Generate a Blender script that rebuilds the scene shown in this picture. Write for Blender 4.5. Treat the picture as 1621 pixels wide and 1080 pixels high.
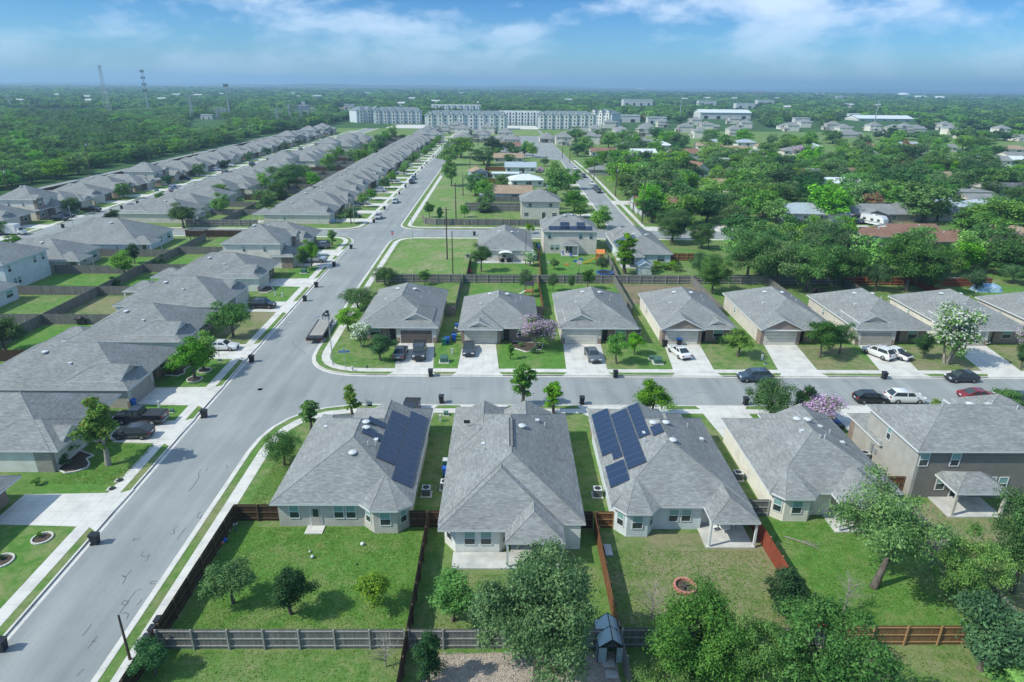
import bpy, bmesh, math, random
import numpy as np
from mathutils import Vector, Matrix
from math import radians as rad, sin, cos, pi, atan2, hypot
for o in list(bpy.data.objects): bpy.data.objects.remove(o)
sc = bpy.context.scene
col = sc.collection
random.seed(7)
# ---------------------------------------------------------------- camera
F, CX, CY, CH = 1040.0, 810.5, 540.0, 38.0
ROLL = rad(0.55); PIT = math.atan(404/F); YAW = math.atan(15*cos(PIT)/F)
fw = Vector((sin(YAW)*cos(PIT), cos(YAW)*cos(PIT), -sin(PIT)))
r0 = Vector((cos(YAW), -sin(YAW), 0)); u0 = r0.cross(fw)
RT = r0*cos(ROLL)+u0*sin(ROLL); UP = RT.cross(fw)
CAM = Vector((0, 0, CH))
cd = bpy.data.cameras.new('camera'); cam = bpy.data.objects.new('camera', cd); col.objects.link(cam)
cd.sensor_width = 36; cd.lens = F/1621*36; cd.clip_start = .5; cd.clip_end = 60000
cam.matrix_world = Matrix.Translation(CAM) @ Matrix((RT, UP, -fw)).transposed().to_4x4()
sc.camera = cam
sc.render.resolution_x = 1024; sc.render.resolution_y = 682
# ---------------------------------------------------------------- light, sky, exposure
SUN_EL, SUN_AZ = rad(45), atan2(-1, -.34)          # azimuth of the sun from +Y towards +X
EXPO = 0.5
sd = Vector((sin(SUN_AZ)*cos(SUN_EL), cos(SUN_AZ)*cos(SUN_EL), sin(SUN_EL)))
sl = bpy.data.lights.new('sun', 'SUN'); sl.energy = 3.3; sl.angle = rad(.55); sl.color = (1, .975, .86)
so = bpy.data.objects.new('sun', sl); col.objects.link(so)
so.rotation_euler = sd.to_track_quat('Z', 'Y').to_euler(); so.location = (0, 0, 200)
w = bpy.data.worlds.new('World'); sc.world = w; w.use_nodes = True
nt = w.node_tree; N = nt.nodes; L = nt.links; N.clear()
out = N.new('ShaderNodeOutputWorld'); bg = N.new('ShaderNodeBackground'); bg.inputs[1].default_value = .15
sky = N.new('ShaderNodeTexSky'); sky.sky_type = 'NISHITA'; sky.sun_disc = False
sky.sun_elevation = SUN_EL; sky.sun_rotation = SUN_AZ; sky.air_density = 1.2; sky.dust_density = .6; sky.ozone_density = 3.0
tc = N.new('ShaderNodeTexCoord'); sp = N.new('ShaderNodeSeparateXYZ'); L.new(tc.outputs['Generated'], sp.inputs[0])
def nmath(op, a, b=None, tree=None):
    T = tree or nt; n = T.nodes.new('ShaderNodeMath'); n.operation = op
    for i, v in enumerate((a, b)):
        if v is None: continue
        if hasattr(v, 'default_value'): T.links.new(v, n.inputs[i])
        else: n.inputs[i].default_value = v
    return n.outputs[0]
zc = nmath('MAXIMUM', sp.outputs[2], .0)
zz = nmath('ADD', zc, .07)                         # clouds on a flat layer overhead
cx_ = nmath('DIVIDE', sp.outputs[0], zz); cy_ = nmath('DIVIDE', sp.outputs[1], zz)
cb = N.new('ShaderNodeCombineXYZ'); L.new(sp.outputs[0], cb.inputs[0]); L.new(sp.outputs[1], cb.inputs[1]); L.new(nmath('MULTIPLY', zc, 2.4), cb.inputs[2])
def noise(tree, vec, scale, detail=6, rough=.55, dist=0):
    n = tree.nodes.new('ShaderNodeTexNoise'); n.inputs['Scale'].default_value = scale
    n.inputs['Detail'].default_value = detail; n.inputs['Roughness'].default_value = rough; n.inputs['Distortion'].default_value = dist
    tree.links.new(vec, n.inputs['Vector']); return n.outputs[0]
def ramp(tree, fac, stops):
    r = tree.nodes.new('ShaderNodeValToRGB'); e = r.color_ramp.elements
    while len(e) < len(stops): e.new(.5)
    for i, (p, c) in enumerate(stops):
        e[i].position = p; e[i].color = (c if len(c) == 4 else (*c, 1)) if isinstance(c, tuple) else (c, c, c, 1)
    tree.links.new(fac, r.inputs[0]); return r.outputs[0]
c1 = noise(nt, cb.outputs[0], 6.5, 9, .58, .15); c2 = noise(nt, cb.outputs[0], 2.2, 4, .5)
cm = ramp(nt, nmath('ADD', nmath('MULTIPLY', c1, .72), nmath('MULTIPLY', c2, .30)), [(.47, 0.0), (.52, .30), (.56, .62), (.64, .9)])
fade = ramp(nt, zc, [(.0, .25), (.05, .6), (.10, 1.0)])
mixf = nmath('MULTIPLY', cm, fade)
grade = N.new('ShaderNodeMixRGB'); grade.blend_type = 'MULTIPLY'; grade.inputs[0].default_value = 1
L.new(sky.outputs[0], grade.inputs[1])
L.new(ramp(nt, zc, [(0, (.33, .56, .86)), (.05, (.22, .46, .78)), (.12, (.10, .28, .58)), (.2, (.10, .30, .6)), (.45, (.50, .74, .85))]), grade.inputs[2])
mx = N.new('ShaderNodeMixRGB'); L.new(mixf, mx.inputs[0]); L.new(grade.outputs[0], mx.inputs[1]); mx.inputs[2].default_value = (3.9, 4.75, 5.8, 1)
L.new(mx.outputs[0], bg.inputs[0]); L.new(bg.outputs[0], out.inputs[0])
vs = sc.view_settings; vs.view_transform = 'Standard'; vs.look = 'None'; vs.exposure = EXPO; vs.gamma = 1; vs.use_curve_mapping = False
# ---------------------------------------------------------------- helpers: rays from the survey camera to the ground
def _ray(x, y): return RT*(x-CX)+UP*(CY-y)+fw*F
def G(x, y, z=0.0):
    d = _ray(x, y); t = (z-CH)/d.z; return CAM+d*t
def HT(x, y, Y):                                    # height of the point seen at (x, y) on the vertical plane at Y
    d = _ray(x, y); return (CAM+d*(Y/d.y)).z
def PX(p):
    v = Vector(p)-CAM; k = v.dot(fw); return CX+F*v.dot(RT)/k, CY-F*v.dot(UP)/k
ZO = {1:(0,560),2:(400,560),3:(800,560),4:(1200,560),5:(0,340),6:(400,340),7:(800,340),8:(1200,340),11:(0,80),12:(400,80),13:(800,80),14:(1200,80),21:(0,800),22:(400,800),23:(800,800),24:(1200,800)}
def GZ(n, x, y, z=0.0): return G(ZO[n][0]+x/3.857, ZO[n][1]+y/3.857, z)
# ---------------------------------------------------------------- materials
MATS = {}
def mat(name, c1, c2=None, scale=1.0, rough=.85, stretch=(1, 1, 1), coord='Object', bump=0, bscale=None, metal=0, detail=5, lo=.35, hi=.65, spec=.3, vary=0, rnd=True, c3=None):
    if name in MATS: return MATS[name]
    m = bpy.data.materials.new(name); m.use_nodes = True; T = m.node_tree; b = T.nodes['Principled BSDF']
    b.inputs['Roughness'].default_value = rough; b.inputs['Metallic'].default_value = metal; b.inputs['Specular IOR Level'].default_value = spec
    if c2 is None and not vary and not bump: b.inputs['Base Color'].default_value = (*c1, 1)
    else:
        t = T.nodes.new('ShaderNodeTexCoord'); mp = T.nodes.new('ShaderNodeMapping'); mp.inputs['Scale'].default_value = stretch
        T.links.new(t.outputs[coord], mp.inputs[0]); vec = mp.outputs[0]
        oi = T.nodes.new('ShaderNodeObjectInfo')
        if rnd:
            va = T.nodes.new('ShaderNodeVectorMath'); va.operation = 'ADD'
            T.links.new(vec, va.inputs[0]); T.links.new(nmath('MULTIPLY', oi.outputs['Random'], 91.7, T), va.inputs[1]); vec = va.outputs[0]
        n = noise(T, vec, scale, detail, .62)
        st = [(lo, c1), (hi, c2 or c1)]
        if c3: st = [(lo, c1), ((lo+hi)/2, c2), (hi, c3)]
        cc = ramp(T, n, st)
        if vary:
            h = T.nodes.new('ShaderNodeHueSaturation'); T.links.new(cc, h.inputs['Color'])
            T.links.new(nmath('ADD', nmath('MULTIPLY', oi.outputs['Random'], vary*2), 1-vary, T), h.inputs['Value']); cc = h.outputs[0]
        T.links.new(cc, b.inputs['Base Color'])
        if bump:
            n2 = noise(T, vec, bscale or scale*3, 4); bp = T.nodes.new('ShaderNodeBump'); bp.inputs['Strength'].default_value = min(1, bump); bp.inputs['Distance'].default_value = .05
            T.links.new(n2, bp.inputs['Height']); T.links.new(bp.outputs[0], b.inputs['Normal'])
    MATS[name] = m; return m
def shingle(name, a, b_, c):
    m = bpy.data.materials.new(name); m.use_nodes = True; T = m.node_tree; b = T.nodes['Principled BSDF']; b.inputs['Roughness'].default_value = .9; b.inputs['Specular IOR Level'].default_value = .15
    t = T.nodes.new('ShaderNodeTexCoord'); oi = T.nodes.new('ShaderNodeObjectInfo')
    va = T.nodes.new('ShaderNodeVectorMath'); va.operation = 'ADD'; T.links.new(t.outputs['UV'], va.inputs[0]); T.links.new(nmath('MULTIPLY', oi.outputs['Random'], 57.3, T), va.inputs[1])
    mp = T.nodes.new('ShaderNodeMapping'); mp.inputs['Scale'].default_value = (1.5, 4.6, 1); T.links.new(va.outputs[0], mp.inputs[0])
    n1 = noise(T, mp.outputs[0], 1.15, 6, .68)
    br = T.nodes.new('ShaderNodeTexBrick'); br.inputs['Scale'].default_value = 1; br.inputs['Brick Width'].default_value = .42; br.inputs['Row Height'].default_value = .15
    br.inputs['Mortar Size'].default_value = .008; br.inputs['Color1'].default_value = (1.12, 1.12, 1.12, 1); br.inputs['Color2'].default_value = (.86, .86, .86, 1); br.inputs['Mortar'].default_value = (.72, .72, .72, 1)
    T.links.new(t.outputs['UV'], br.inputs['Vector'])
    n3 = noise(T, t.outputs['Object'], .35, 3)
    cc = ramp(T, n1, [(.30, a), (.5, b_), (.72, c)])
    mm = T.nodes.new('ShaderNodeMixRGB'); mm.blend_type = 'MULTIPLY'; mm.inputs[0].default_value = 1; T.links.new(cc, mm.inputs[1]); T.links.new(br.outputs[0], mm.inputs[2])
    m3 = T.nodes.new('ShaderNodeMixRGB'); m3.blend_type = 'MULTIPLY'; m3.inputs[0].default_value = 1; T.links.new(mm.outputs[0], m3.inputs[1]); T.links.new(ramp(T, n3, [(.3, .86), (.7, 1.1)]), m3.inputs[2])
    h = T.nodes.new('ShaderNodeHueSaturation'); T.links.new(m3.outputs[0], h.inputs['Color']); T.links.new(nmath('ADD', nmath('MULTIPLY', oi.outputs['Random'], .36), .80, T), h.inputs['Value'])
    T.links.new(h.outputs[0], b.inputs['Base Color'])
    bp = T.nodes.new('ShaderNodeBump'); bp.inputs['Strength'].default_value = .5; bp.inputs['Distance'].default_value = .02; T.links.new(br.outputs['Fac'], bp.inputs['Height']); bp.invert = True
    T.links.new(bp.outputs[0], b.inputs['Normal']); MATS[name] = m; return m
def siding(name, c, lap=.24, vertical=False, brick=None, boards=None):
    m = bpy.data.materials.new(name); m.use_nodes = True; T = m.node_tree; b = T.nodes['Principled BSDF']; b.inputs['Roughness'].default_value = .75; b.inputs['Specular IOR Level'].default_value = .2
    t = T.nodes.new('ShaderNodeTexCoord'); s = T.nodes.new('ShaderNodeSeparateXYZ'); T.links.new(t.outputs['UV'], s.inputs[0])
    f = nmath('FRACT', nmath('DIVIDE', s.outputs[0 if vertical else 1], lap, T), None, T)
    n = noise(T, t.outputs['Object'], .8, 4)
    if brick or boards:
        br = T.nodes.new('ShaderNodeTexBrick'); T.links.new(t.outputs['UV'], br.inputs['Vector']); br.inputs['Scale'].default_value = 1
        if brick: br.inputs['Brick Width'].default_value = .42; br.inputs['Row Height'].default_value = .14; br.inputs['Mortar Size'].default_value = .018
        else:
            mpp = T.nodes.new('ShaderNodeMapping'); mpp.inputs['Rotation'].default_value = (0, 0, pi/2); T.links.new(t.outputs['UV'], mpp.inputs[0]); T.links.new(mpp.outputs[0], br.inputs['Vector'])
            br.inputs['Brick Width'].default_value = 40; br.inputs['Row Height'].default_value = .14; br.inputs['Mortar Size'].default_value = .010; br.offset = 0
        k = brick or boards
        br.inputs['Color1'].default_value = (*k[0], 1); br.inputs['Color2'].default_value = (*k[1], 1); br.inputs['Mortar'].default_value = (*k[2], 1); cc = br.outputs[0]
    else:
        cc = ramp(T, f, [(.0, tuple(x*.5 for x in c)), (.16, c), (1, tuple(x*1.03 for x in c))])
    mm = T.nodes.new('ShaderNodeMixRGB'); mm.blend_type = 'MULTIPLY'; mm.inputs[0].default_value = 1; T.links.new(cc, mm.inputs[1])
    T.links.new(ramp(T, n, [(.3, .84), (.7, 1.06)]), mm.inputs[2]); T.links.new(mm.outputs[0], b.inputs['Base Color'])
    if boards:
        m4 = T.nodes.new('ShaderNodeMixRGB'); m4.blend_type = 'MULTIPLY'; m4.inputs[0].default_value = 1; T.links.new(mm.outputs[0], m4.inputs[1])
        mp4 = T.nodes.new('ShaderNodeMapping'); mp4.inputs['Scale'].default_value = (7, .6, 1); T.links.new(t.outputs['UV'], mp4.inputs[0])
        T.links.new(ramp(T, noise(T, mp4.outputs[0], 1, 4), [(.3, .7), (.7, 1.2)]), m4.inputs[2]); T.links.new(m4.outputs[0], b.inputs['Base Color'])
    MATS[name] = m; return m
def leafmat(name, dark, mid, light, tips=None, tipf=.0, trans=.28):
    m = bpy.data.materials.new(name); m.use_nodes = True; T = m.node_tree; b = T.nodes['Principled BSDF']; b.inputs['Roughness'].default_value = .65; b.inputs['Specular IOR Level'].default_value = .10
    t = T.nodes.new('ShaderNodeTexCoord'); g = T.nodes.new('ShaderNodeNewGeometry'); oi = T.nodes.new('ShaderNodeObjectInfo')
    n = noise(T, t.outputs['Object'], .55, 3)
    f = nmath('ADD', nmath('MULTIPLY', n, .75, T), nmath('MULTIPLY', g.outputs['Random Per Island'], .3, T), T)
    st = [(.36, dark), (.52, mid), (.68, light)]
    cc = ramp(T, f, st)
    if tips:
        mm = T.nodes.new('ShaderNodeMixRGB'); T.links.new(cc, mm.inputs[1]); mm.inputs[2].default_value = (*tips, 1)
        n2 = noise(T, t.outputs['Object'], 1.3, 2)
        T.links.new(ramp(T, nmath('ADD', nmath('MULTIPLY', n2, .8, T), nmath('MULTIPLY', g.outputs['Random Per Island'], .4, T), T), [(.95-tipf, 0.0), (1.0-tipf, 1.0)]), mm.inputs[0]); cc = mm.outputs[0]
    h = T.nodes.new('ShaderNodeHueSaturation'); T.links.new(cc, h.inputs['Color'])
    T.links.new(nmath('ADD', nmath('MULTIPLY', oi.outputs['Random'], .60, T), .80, T), h.inputs['Value'])
    r3 = nmath('FRACT', nmath('MULTIPLY', oi.outputs['Random'], 37.1, T), None, T); T.links.new(nmath('ADD', nmath('MULTIPLY', r3, .28, T), .86, T), h.inputs['Saturation'])
    r2 = nmath('FRACT', nmath('MULTIPLY', oi.outputs['Random'], 13.7, T), None, T)
    T.links.new(nmath('ADD', nmath('MULTIPLY', r2, .03, T), .482, T), h.inputs['Hue'])
    T.links.new(h.outputs[0], b.inputs['Base Color'])
    tr = T.nodes.new('ShaderNodeBsdfTranslucent'); T.links.new(h.outputs[0], tr.inputs[0])
    ms = T.nodes.new('ShaderNodeMixShader'); ms.inputs[0].default_value = trans; T.links.new(b.outputs[0], ms.inputs[1]); T.links.new(tr.outputs[0], ms.inputs[2])
    T.links.new(ms.outputs[0], T.nodes['Material Output'].inputs[0]); MATS[name] = m; return m
roofM = shingle('grey_shingle', (.142, .150, .149), (.183, .192, .189), (.250, .257, .250))
roofD = shingle('dark_shingle', (.07, .072, .078), (.10, .104, .11), (.15, .152, .155))
roofT = shingle('tan_shingle', (.20, .145, .10), (.27, .20, .14), (.36, .28, .2))
roofR = shingle('brown_shingle', (.13, .075, .055), (.19, .11, .08), (.26, .16, .12))
roofW = mat('white_metal_roof', (.55, .6, .62), (.66, .7, .72), 1.2, .5)
trim = mat('white_trim', (.62, .64, .64), rough=.6)
trimg = mat('grey_trim', (.36, .36, .35), rough=.6)
sBeige = siding('beige_siding', (.60, .57, .50)); sGrey = siding('blue_grey_siding', (.60, .66, .68)); sTaupe = siding('taupe_siding', (.50, .48, .43))
sWhite = siding('white_siding', (.72, .73, .69)); sDark = siding('brown_grey_siding', (.20, .19, .172)); sCream = siding('cream_siding', (.72, .69, .60)); sTaupeL = siding('light_taupe_siding', (.40, .39, .355)); sSage = siding('sage_siding', (.30, .32, .28)); sBlue = siding('pale_blue_siding', (.38, .47, .55))
brickM = siding('brown_brick', (0, 0, 0), brick=((.22, .13, .09), (.30, .22, .17), (.38, .36, .33)))
stoneM = siding('grey_stone', (0, 0, 0), brick=((.26, .24, .21), (.36, .33, .28), (.42, .4, .37)))
garB = siding('cream_garage_door', (.58, .56, .49), lap=.52); garG = siding('taupe_garage_door', (.36, .34, .30), lap=.52); garD = siding('dark_garage_door', (.13, .11, .10), lap=.52)
wGrey = siding('weathered_boards', (0, 0, 0), boards=((.24, .235, .22), (.17, .165, .15), (.05, .045, .04)))
wBrown = siding('dark_brown_boards', (0, 0, 0), boards=((.085, .055, .035), (.065, .04, .026), (.02, .014, .01)))
wCedar = siding('cedar_boards', (0, 0, 0), boards=((.22, .10, .045), (.17, .075, .035), (.06, .03, .015)))
wTan = siding('tan_boards', (0, 0, 0), boards=((.27, .16, .075), (.23, .13, .06), (.10, .06, .03)))
wRed = siding('red_boards', (0, 0, 0), boards=((.30, .075, .04), (.24, .06, .035), (.10, .02, .015)))
railG = mat('weathered_rail', (.30, .295, .27), (.40, .39, .36), 3, .8); railB = mat('brown_rail', (.10, .065, .04), (.14, .09, .055), 3, .8); railT = mat('tan_rail', (.33, .2, .09), (.4, .25, .12), 3, .8)
glass = mat('window_glass', (.035, .05, .055), rough=.08, spec=.6); blind = mat('teal_blind', (.20, .36, .34), rough=.25, spec=.5)
doorM = mat('door_paint', (.40, .38, .34), rough=.5); doorD = mat('dark_door_paint', (.06, .055, .05), rough=.5)
metal = mat('galvanised_metal', (.42, .45, .47), rough=.45, metal=.5); metalD = mat('dark_metal', (.03, .032, .035), rough=.5)
vent = mat('white_vent', (.52, .55, .56), rough=.5); plastB = mat('black_plastic', (.022, .025, .03), rough=.45); plastBlue = mat('blue_plastic', (.02, .10, .42), rough=.4); plastG = mat('green_plastic', (.02, .14, .11), rough=.4)
white = mat('white_paint', (.74, .75, .75), rough=.4); rubber = mat('tyre_rubber', (.02, .02, .021), rough=.8); rimM = mat('alloy', (.5, .51, .52), rough=.3, metal=.8)
lampR = mat('red_lens', (.4, .01, .01), rough=.2); lampW = mat('clear_lens', (.7, .72, .74), rough=.15)
solarM = mat('solar_cell', (.012, .026, .06), (.016, .034, .08), 3, .22, spec=.6, rnd=False); solarF = mat('solar_frame', (.25, .28, .32), rough=.4, metal=.6)
poleW = mat('pole_wood', (.065, .05, .04), (.11, .085, .065), 4, .9, stretch=(1, 1, .2)); bark = mat('bark', (.07, .058, .048), (.16, .14, .12), 5, .95, stretch=(1, 1, .3), bump=.4); barkP = mat('pale_bark', (.2, .18, .16), (.33, .3, .27), 5, .9, stretch=(1, 1, .3))
conc = mat('concrete', (.47, .46, .43), (.58, .57, .53), .5, .9, rnd=False, bump=.1, bscale=20, c3=(.64, .62, .575), lo=.3, hi=.7); concO = mat('patio_concrete', (.40, .40, .38), (.56, .55, .52), .7, .9, rnd=False)
mulch = mat('mulch', (.05, .038, .03), (.11, .085, .065), 9, .95); pink = mat('pink_brick', (.36, .14, .10), (.5, .25, .2), 6, .9)
transfG = mat('transformer_green', (.055, .13, .10), rough=.5)
# leaf materials
lOak = leafmat('oak_leaf', (0.037, 0.095, 0.027), (0.070, 0.166, 0.043), (0.141, 0.273, 0.075))
lDark = leafmat('dark_leaf', (0.024, 0.070, 0.027), (0.041, 0.112, 0.041), (0.082, 0.184, 0.061))
lMid = leafmat('mid_leaf', (0.052, 0.146, 0.024), (0.105, 0.263, 0.039), (0.212, 0.428, 0.065))
lLime = leafmat('lime_leaf', (0.062, 0.188, 0.025), (0.112, 0.300, 0.037), (0.200, 0.425, 0.062))
lMaple = leafmat('maple_leaf', (0.065, 0.169, 0.026), (0.104, 0.260, 0.033), (0.169, 0.351, 0.039), tips=(.26, .28, .03), tipf=.20)
lGold = leafmat('golden_leaf', (0.065, 0.169, 0.026), (0.130, 0.286, 0.026), (0.260, 0.390, 0.039), tips=(.22, .34, .03), tipf=.30)
lMesq = leafmat('feathery_leaf', (0.058, 0.142, 0.040), (0.109, 0.242, 0.063), (0.204, 0.369, 0.109), trans=.35)
lGrey = leafmat('greygreen_leaf', (0.040, 0.106, 0.037), (0.081, 0.182, 0.057), (0.161, 0.290, 0.099))
lFar = leafmat('far_leaf', (0.065, 0.174, 0.032), (0.130, 0.299, 0.047), (0.259, 0.493, 0.072))
fPink = leafmat('pink_blossom', (.42, .25, .42), (.55, .36, .56), (.7, .52, .70)); fWhite = leafmat('white_blossom', (.5, .52, .45), (.66, .68, .62), (.78, .8, .76)); fRed = leafmat('red_blossom', (.30, .03, .06), (.42, .05, .09), (.5, .1, .14))
# ---------------------------------------------------------------- mesh builder
class MB:
    def __init__(s): s.v = []; s.f = []; s.m = []; s.mats = []
    def mi(s, m):
        if m not in s.mats: s.mats.append(m)
        return s.mats.index(m)
    def poly(s, pts, m):
        n = len(s.v); s.v += [tuple(p) for p in pts]; s.f.append(list(range(n, n+len(pts)))); s.m.append(s.mi(m))
    def box(s, x0, x1, y0, y1, z0, z1, m, mt=None, bottom=True):
        a, b, c, d = (x0, y0), (x1, y0), (x1, y1), (x0, y1)
        s.prism([a, b, c, d], z0, z1, m, mt or m, bottom)
    def prism(s, P, z0, z1, m, mt=None, bottom=False):
        n = len(P)
        for i in range(n):
            a, b = P[i], P[(i+1) % n]; s.poly([(a[0], a[1], z0), (b[0], b[1], z0), (b[0], b[1], z1), (a[0], a[1], z1)], m)
        if mt is not None: s.poly([(p[0], p[1], z1) for p in P], mt)
        if bottom: s.poly([(p[0], p[1], z0) for p in reversed(P)], m)
    def obox(s, c, u, v, w_, m):                      # oriented box: centre and three half vectors
        c, u, v, w_ = map(Vector, (c, u, v, w_)); P = {}
        for i in (-1, 1):
            for j in (-1, 1):
                for k in (-1, 1): P[i, j, k] = c+u*i+v*j+w_*k
        for q in (((-1,-1,-1),(-1,1,-1),(1,1,-1),(1,-1,-1)), ((-1,-1,1),(1,-1,1),(1,1,1),(-1,1,1)), ((-1,-1,-1),(1,-1,-1),(1,-1,1),(-1,-1,1)), ((1,-1,-1),(1,1,-1),(1,1,1),(1,-1,1)), ((1,1,-1),(-1,1,-1),(-1,1,1),(1,1,1)), ((-1,1,-1),(-1,-1,-1),(-1,-1,1),(-1,1,1))):
            s.poly([P[k] for k in q], m)
    def tube(s, p0, p1, a, b, m, n=8, cap=True):
        p0, p1 = Vector(p0), Vector(p1); d = (p1-p0).normalized(); x = d.orthogonal().normalized(); y = d.cross(x)
        base = len(s.v)
        for p, r in ((p0, a), (p1, b)):
            for i in range(n): s.v.append(tuple(p+(x*cos(2*pi*i/n)+y*sin(2*pi*i/n))*r))
        k = s.mi(m)
        for i in range(n): s.f.append([base+i, base+(i+1) % n, base+n+(i+1) % n, base+n+i]); s.m.append(k)
        if cap: s.f.append([base+n+i for i in range(n)]); s.m.append(k); s.f.append([base+n-1-i for i in range(n)]); s.m.append(k)
    def path(s, pts, rs, m, n=7):
        for i in range(len(pts)-1): s.tube(pts[i], pts[i+1], rs[i], rs[i+1], m, n, cap=(i == len(pts)-2))
    def lathe(s, prof, c, m, n=12):
        base = len(s.v); k = s.mi(m)
        for r, z in prof:
            for i in range(n): s.v.append((c[0]+r*cos(2*pi*i/n), c[1]+r*sin(2*pi*i/n), c[2]+z))
        for j in range(len(prof)-1):
            for i in range(n): s.f.append([base+j*n+i, base+j*n+(i+1) % n, base+(j+1)*n+(i+1) % n, base+(j+1)*n+i]); s.m.append(k)
        s.f.append([base+(len(prof)-1)*n+i for i in range(n)]); s.m.append(k)
    def mesh(s, name, off=(0, 0, 0), smooth=False, sharp=None):
        me = bpy.data.meshes.new(name); o = Vector(off)
        V = [tuple(Vector(p)-o) for p in s.v] if o.length else s.v
        me.from_pydata(V, [], s.f)
        for m in s.mats: me.materials.append(m)
        me.polygons.foreach_set('material_index', s.m)
        uv = me.uv_layers.new(name='uv'); buf = []
        for p in me.polygons:
            nn = p.normal
            if abs(nn.z) > .985: t = Vector((1, 0, 0)); b = Vector((0, 1, 0))
            else: t = Vector((-nn.y, nn.x, 0)).normalized(); b = nn.cross(t)
            for vi in p.vertices:
                c = me.vertices[vi].co; buf += [c.dot(t), c.dot(b)]
        uv.data.foreach_set('uv', buf)
        if smooth:
            me.polygons.foreach_set('use_smooth', [True]*len(me.polygons))
            bm = bmesh.new(); bm.from_mesh(me); bmesh.ops.remove_doubles(bm, verts=bm.verts, dist=.002)
            for e in bm.edges:
                if len(e.link_faces) == 2 and e.calc_face_angle(0) > rad(sharp or 38): e.smooth = False
            bm.to_mesh(me); bm.free()
        me.update(); return me
    def build(s, name, parent=None, off=(0, 0, 0), smooth=False, loc=None, kind=None):
        o = bpy.data.objects.new(name, s.mesh(name, off, smooth)); col.objects.link(o)
        if parent is not None: o.parent = parent
        if loc is not None: o.location = loc
        if kind: o['kind'] = kind
        return o
def mobj(name, me, parent=None, loc=(0, 0, 0), rz=0):
    o = bpy.data.objects.new(name, me); col.objects.link(o); o.parent = parent; o.location = loc; o.rotation_euler = (0, 0, rz); return o
LABELS = {}
def setlab(o, label, cat=None, group=None):
    o['label'] = label
    if cat: o['category'] = cat
    if group: o['group'] = group
    LABELS.setdefault(label, []).append(o)
def thing(name, label, cat, loc=(0, 0, 0), rz=0, group=None, sc_=None):
    o = bpy.data.objects.new(name, None); col.objects.link(o); o.location = loc; o.rotation_euler = (0, 0, rz); o.empty_display_size = .3
    if sc_: o.scale = sc_ if hasattr(sc_, '__len__') else (sc_,)*3
    setlab(o, label, cat, group); return o
KIDS = {}
def kids(o):
    return list(o.children)
def dup(src, loc, rz=0, label=None, group=None, sc_=None, cat=None):
    r = src.copy(); col.objects.link(r); r.location = loc; r.rotation_euler = (0, 0, rz)
    if sc_: r.scale = sc_ if hasattr(sc_, '__len__') else (sc_,)*3
    def rec(a, b):
        for ch in kids(a):
            c = ch.copy(); col.objects.link(c); c.parent = b; rec(ch, c)
    rec(src, r)
    for k in ('label', 'group'):
        if k in r.keys(): del r[k]
    setlab(r, label or src['label'], cat, group); return r
ORD = ['', 'first', 'second', 'third', 'fourth', 'fifth', 'sixth', 'seventh', 'eighth', 'ninth', 'tenth', 'eleventh', 'twelfth', 'thirteenth', 'fourteenth', 'fifteenth', 'sixteenth', 'seventeenth', 'eighteenth', 'nineteenth', 'twentieth']
TENS = {2: 'twenty', 3: 'thirty', 4: 'forty', 5: 'fifty', 6: 'sixty', 7: 'seventy'}
def nth(n): return ORD[n] if n <= 20 else (TENS[n//10]+'-'+ORD[n % 10] if n % 10 else TENS[n//10][:-1]+'ieth')
# ================================================================ the ground, streets and pavements
def grass(name, g1, g2, dry, a, b_):
    m = bpy.data.materials.new(name); m.use_nodes = True; T = m.node_tree; b = T.nodes['Principled BSDF']; b.inputs['Roughness'].default_value = .95; b.inputs['Specular IOR Level'].default_value = .1
    t = T.nodes.new('ShaderNodeTexCoord'); v = t.outputs['Object']
    n1 = noise(T, v, .9, 7, .72); n2 = noise(T, v, .16, 5, .68, .4); n3 = noise(T, v, 4.0, 5, .8)
    cc = ramp(T, nmath('ADD', nmath('MULTIPLY', n1, .5, T), nmath('MULTIPLY', n3, .5, T), T), [(.38, g1), (.62, g2)])
    mm = T.nodes.new('ShaderNodeMixRGB'); T.links.new(cc, mm.inputs[1]); T.links.new(ramp(T, n3, [(.3, tuple(x*.8 for x in dry)), (.7, tuple(x*1.15 for x in dry))]), mm.inputs[2])
    T.links.new(ramp(T, nmath('ADD', nmath('MULTIPLY', n2, .6, T), nmath('MULTIPLY', n1, .4, T), T), [(a, 0.0), (b_, .85)]), mm.inputs[0])
    T.links.new(mm.outputs[0], b.inputs['Base Color'])
    bp = T.nodes.new('ShaderNodeBump'); bp.inputs['Strength'].default_value = .8; bp.inputs['Distance'].default_value = .12; T.links.new(n3, bp.inputs['Height']); T.links.new(bp.outputs[0], b.inputs['Normal'])
    MATS[name] = m; return m
gLush = grass('lush_grass', (.065, .165, .030), (.125, .27, .052), (.23, .25, .11), .49, .63)
gMid = grass('lawn_grass', (.075, .16, .036), (.15, .265, .066), (.25, .245, .13), .46, .62)
gDry = grass('dry_grass', (.09, .155, .045), (.17, .245, .08), (.27, .235, .145), .40, .56)
gField = grass('field_grass', (.10, .19, .045), (.18, .30, .085), (.30, .28, .17), .47, .60)
gWild = grass('scrub_ground', (.035, .085, .028), (.07, .14, .045), (.13, .15, .08), .6, .8)
gDirt = grass('bare_earth', (.10, .12, .05), (.15, .16, .075), (.27, .21, .15), .38, .52)
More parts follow.
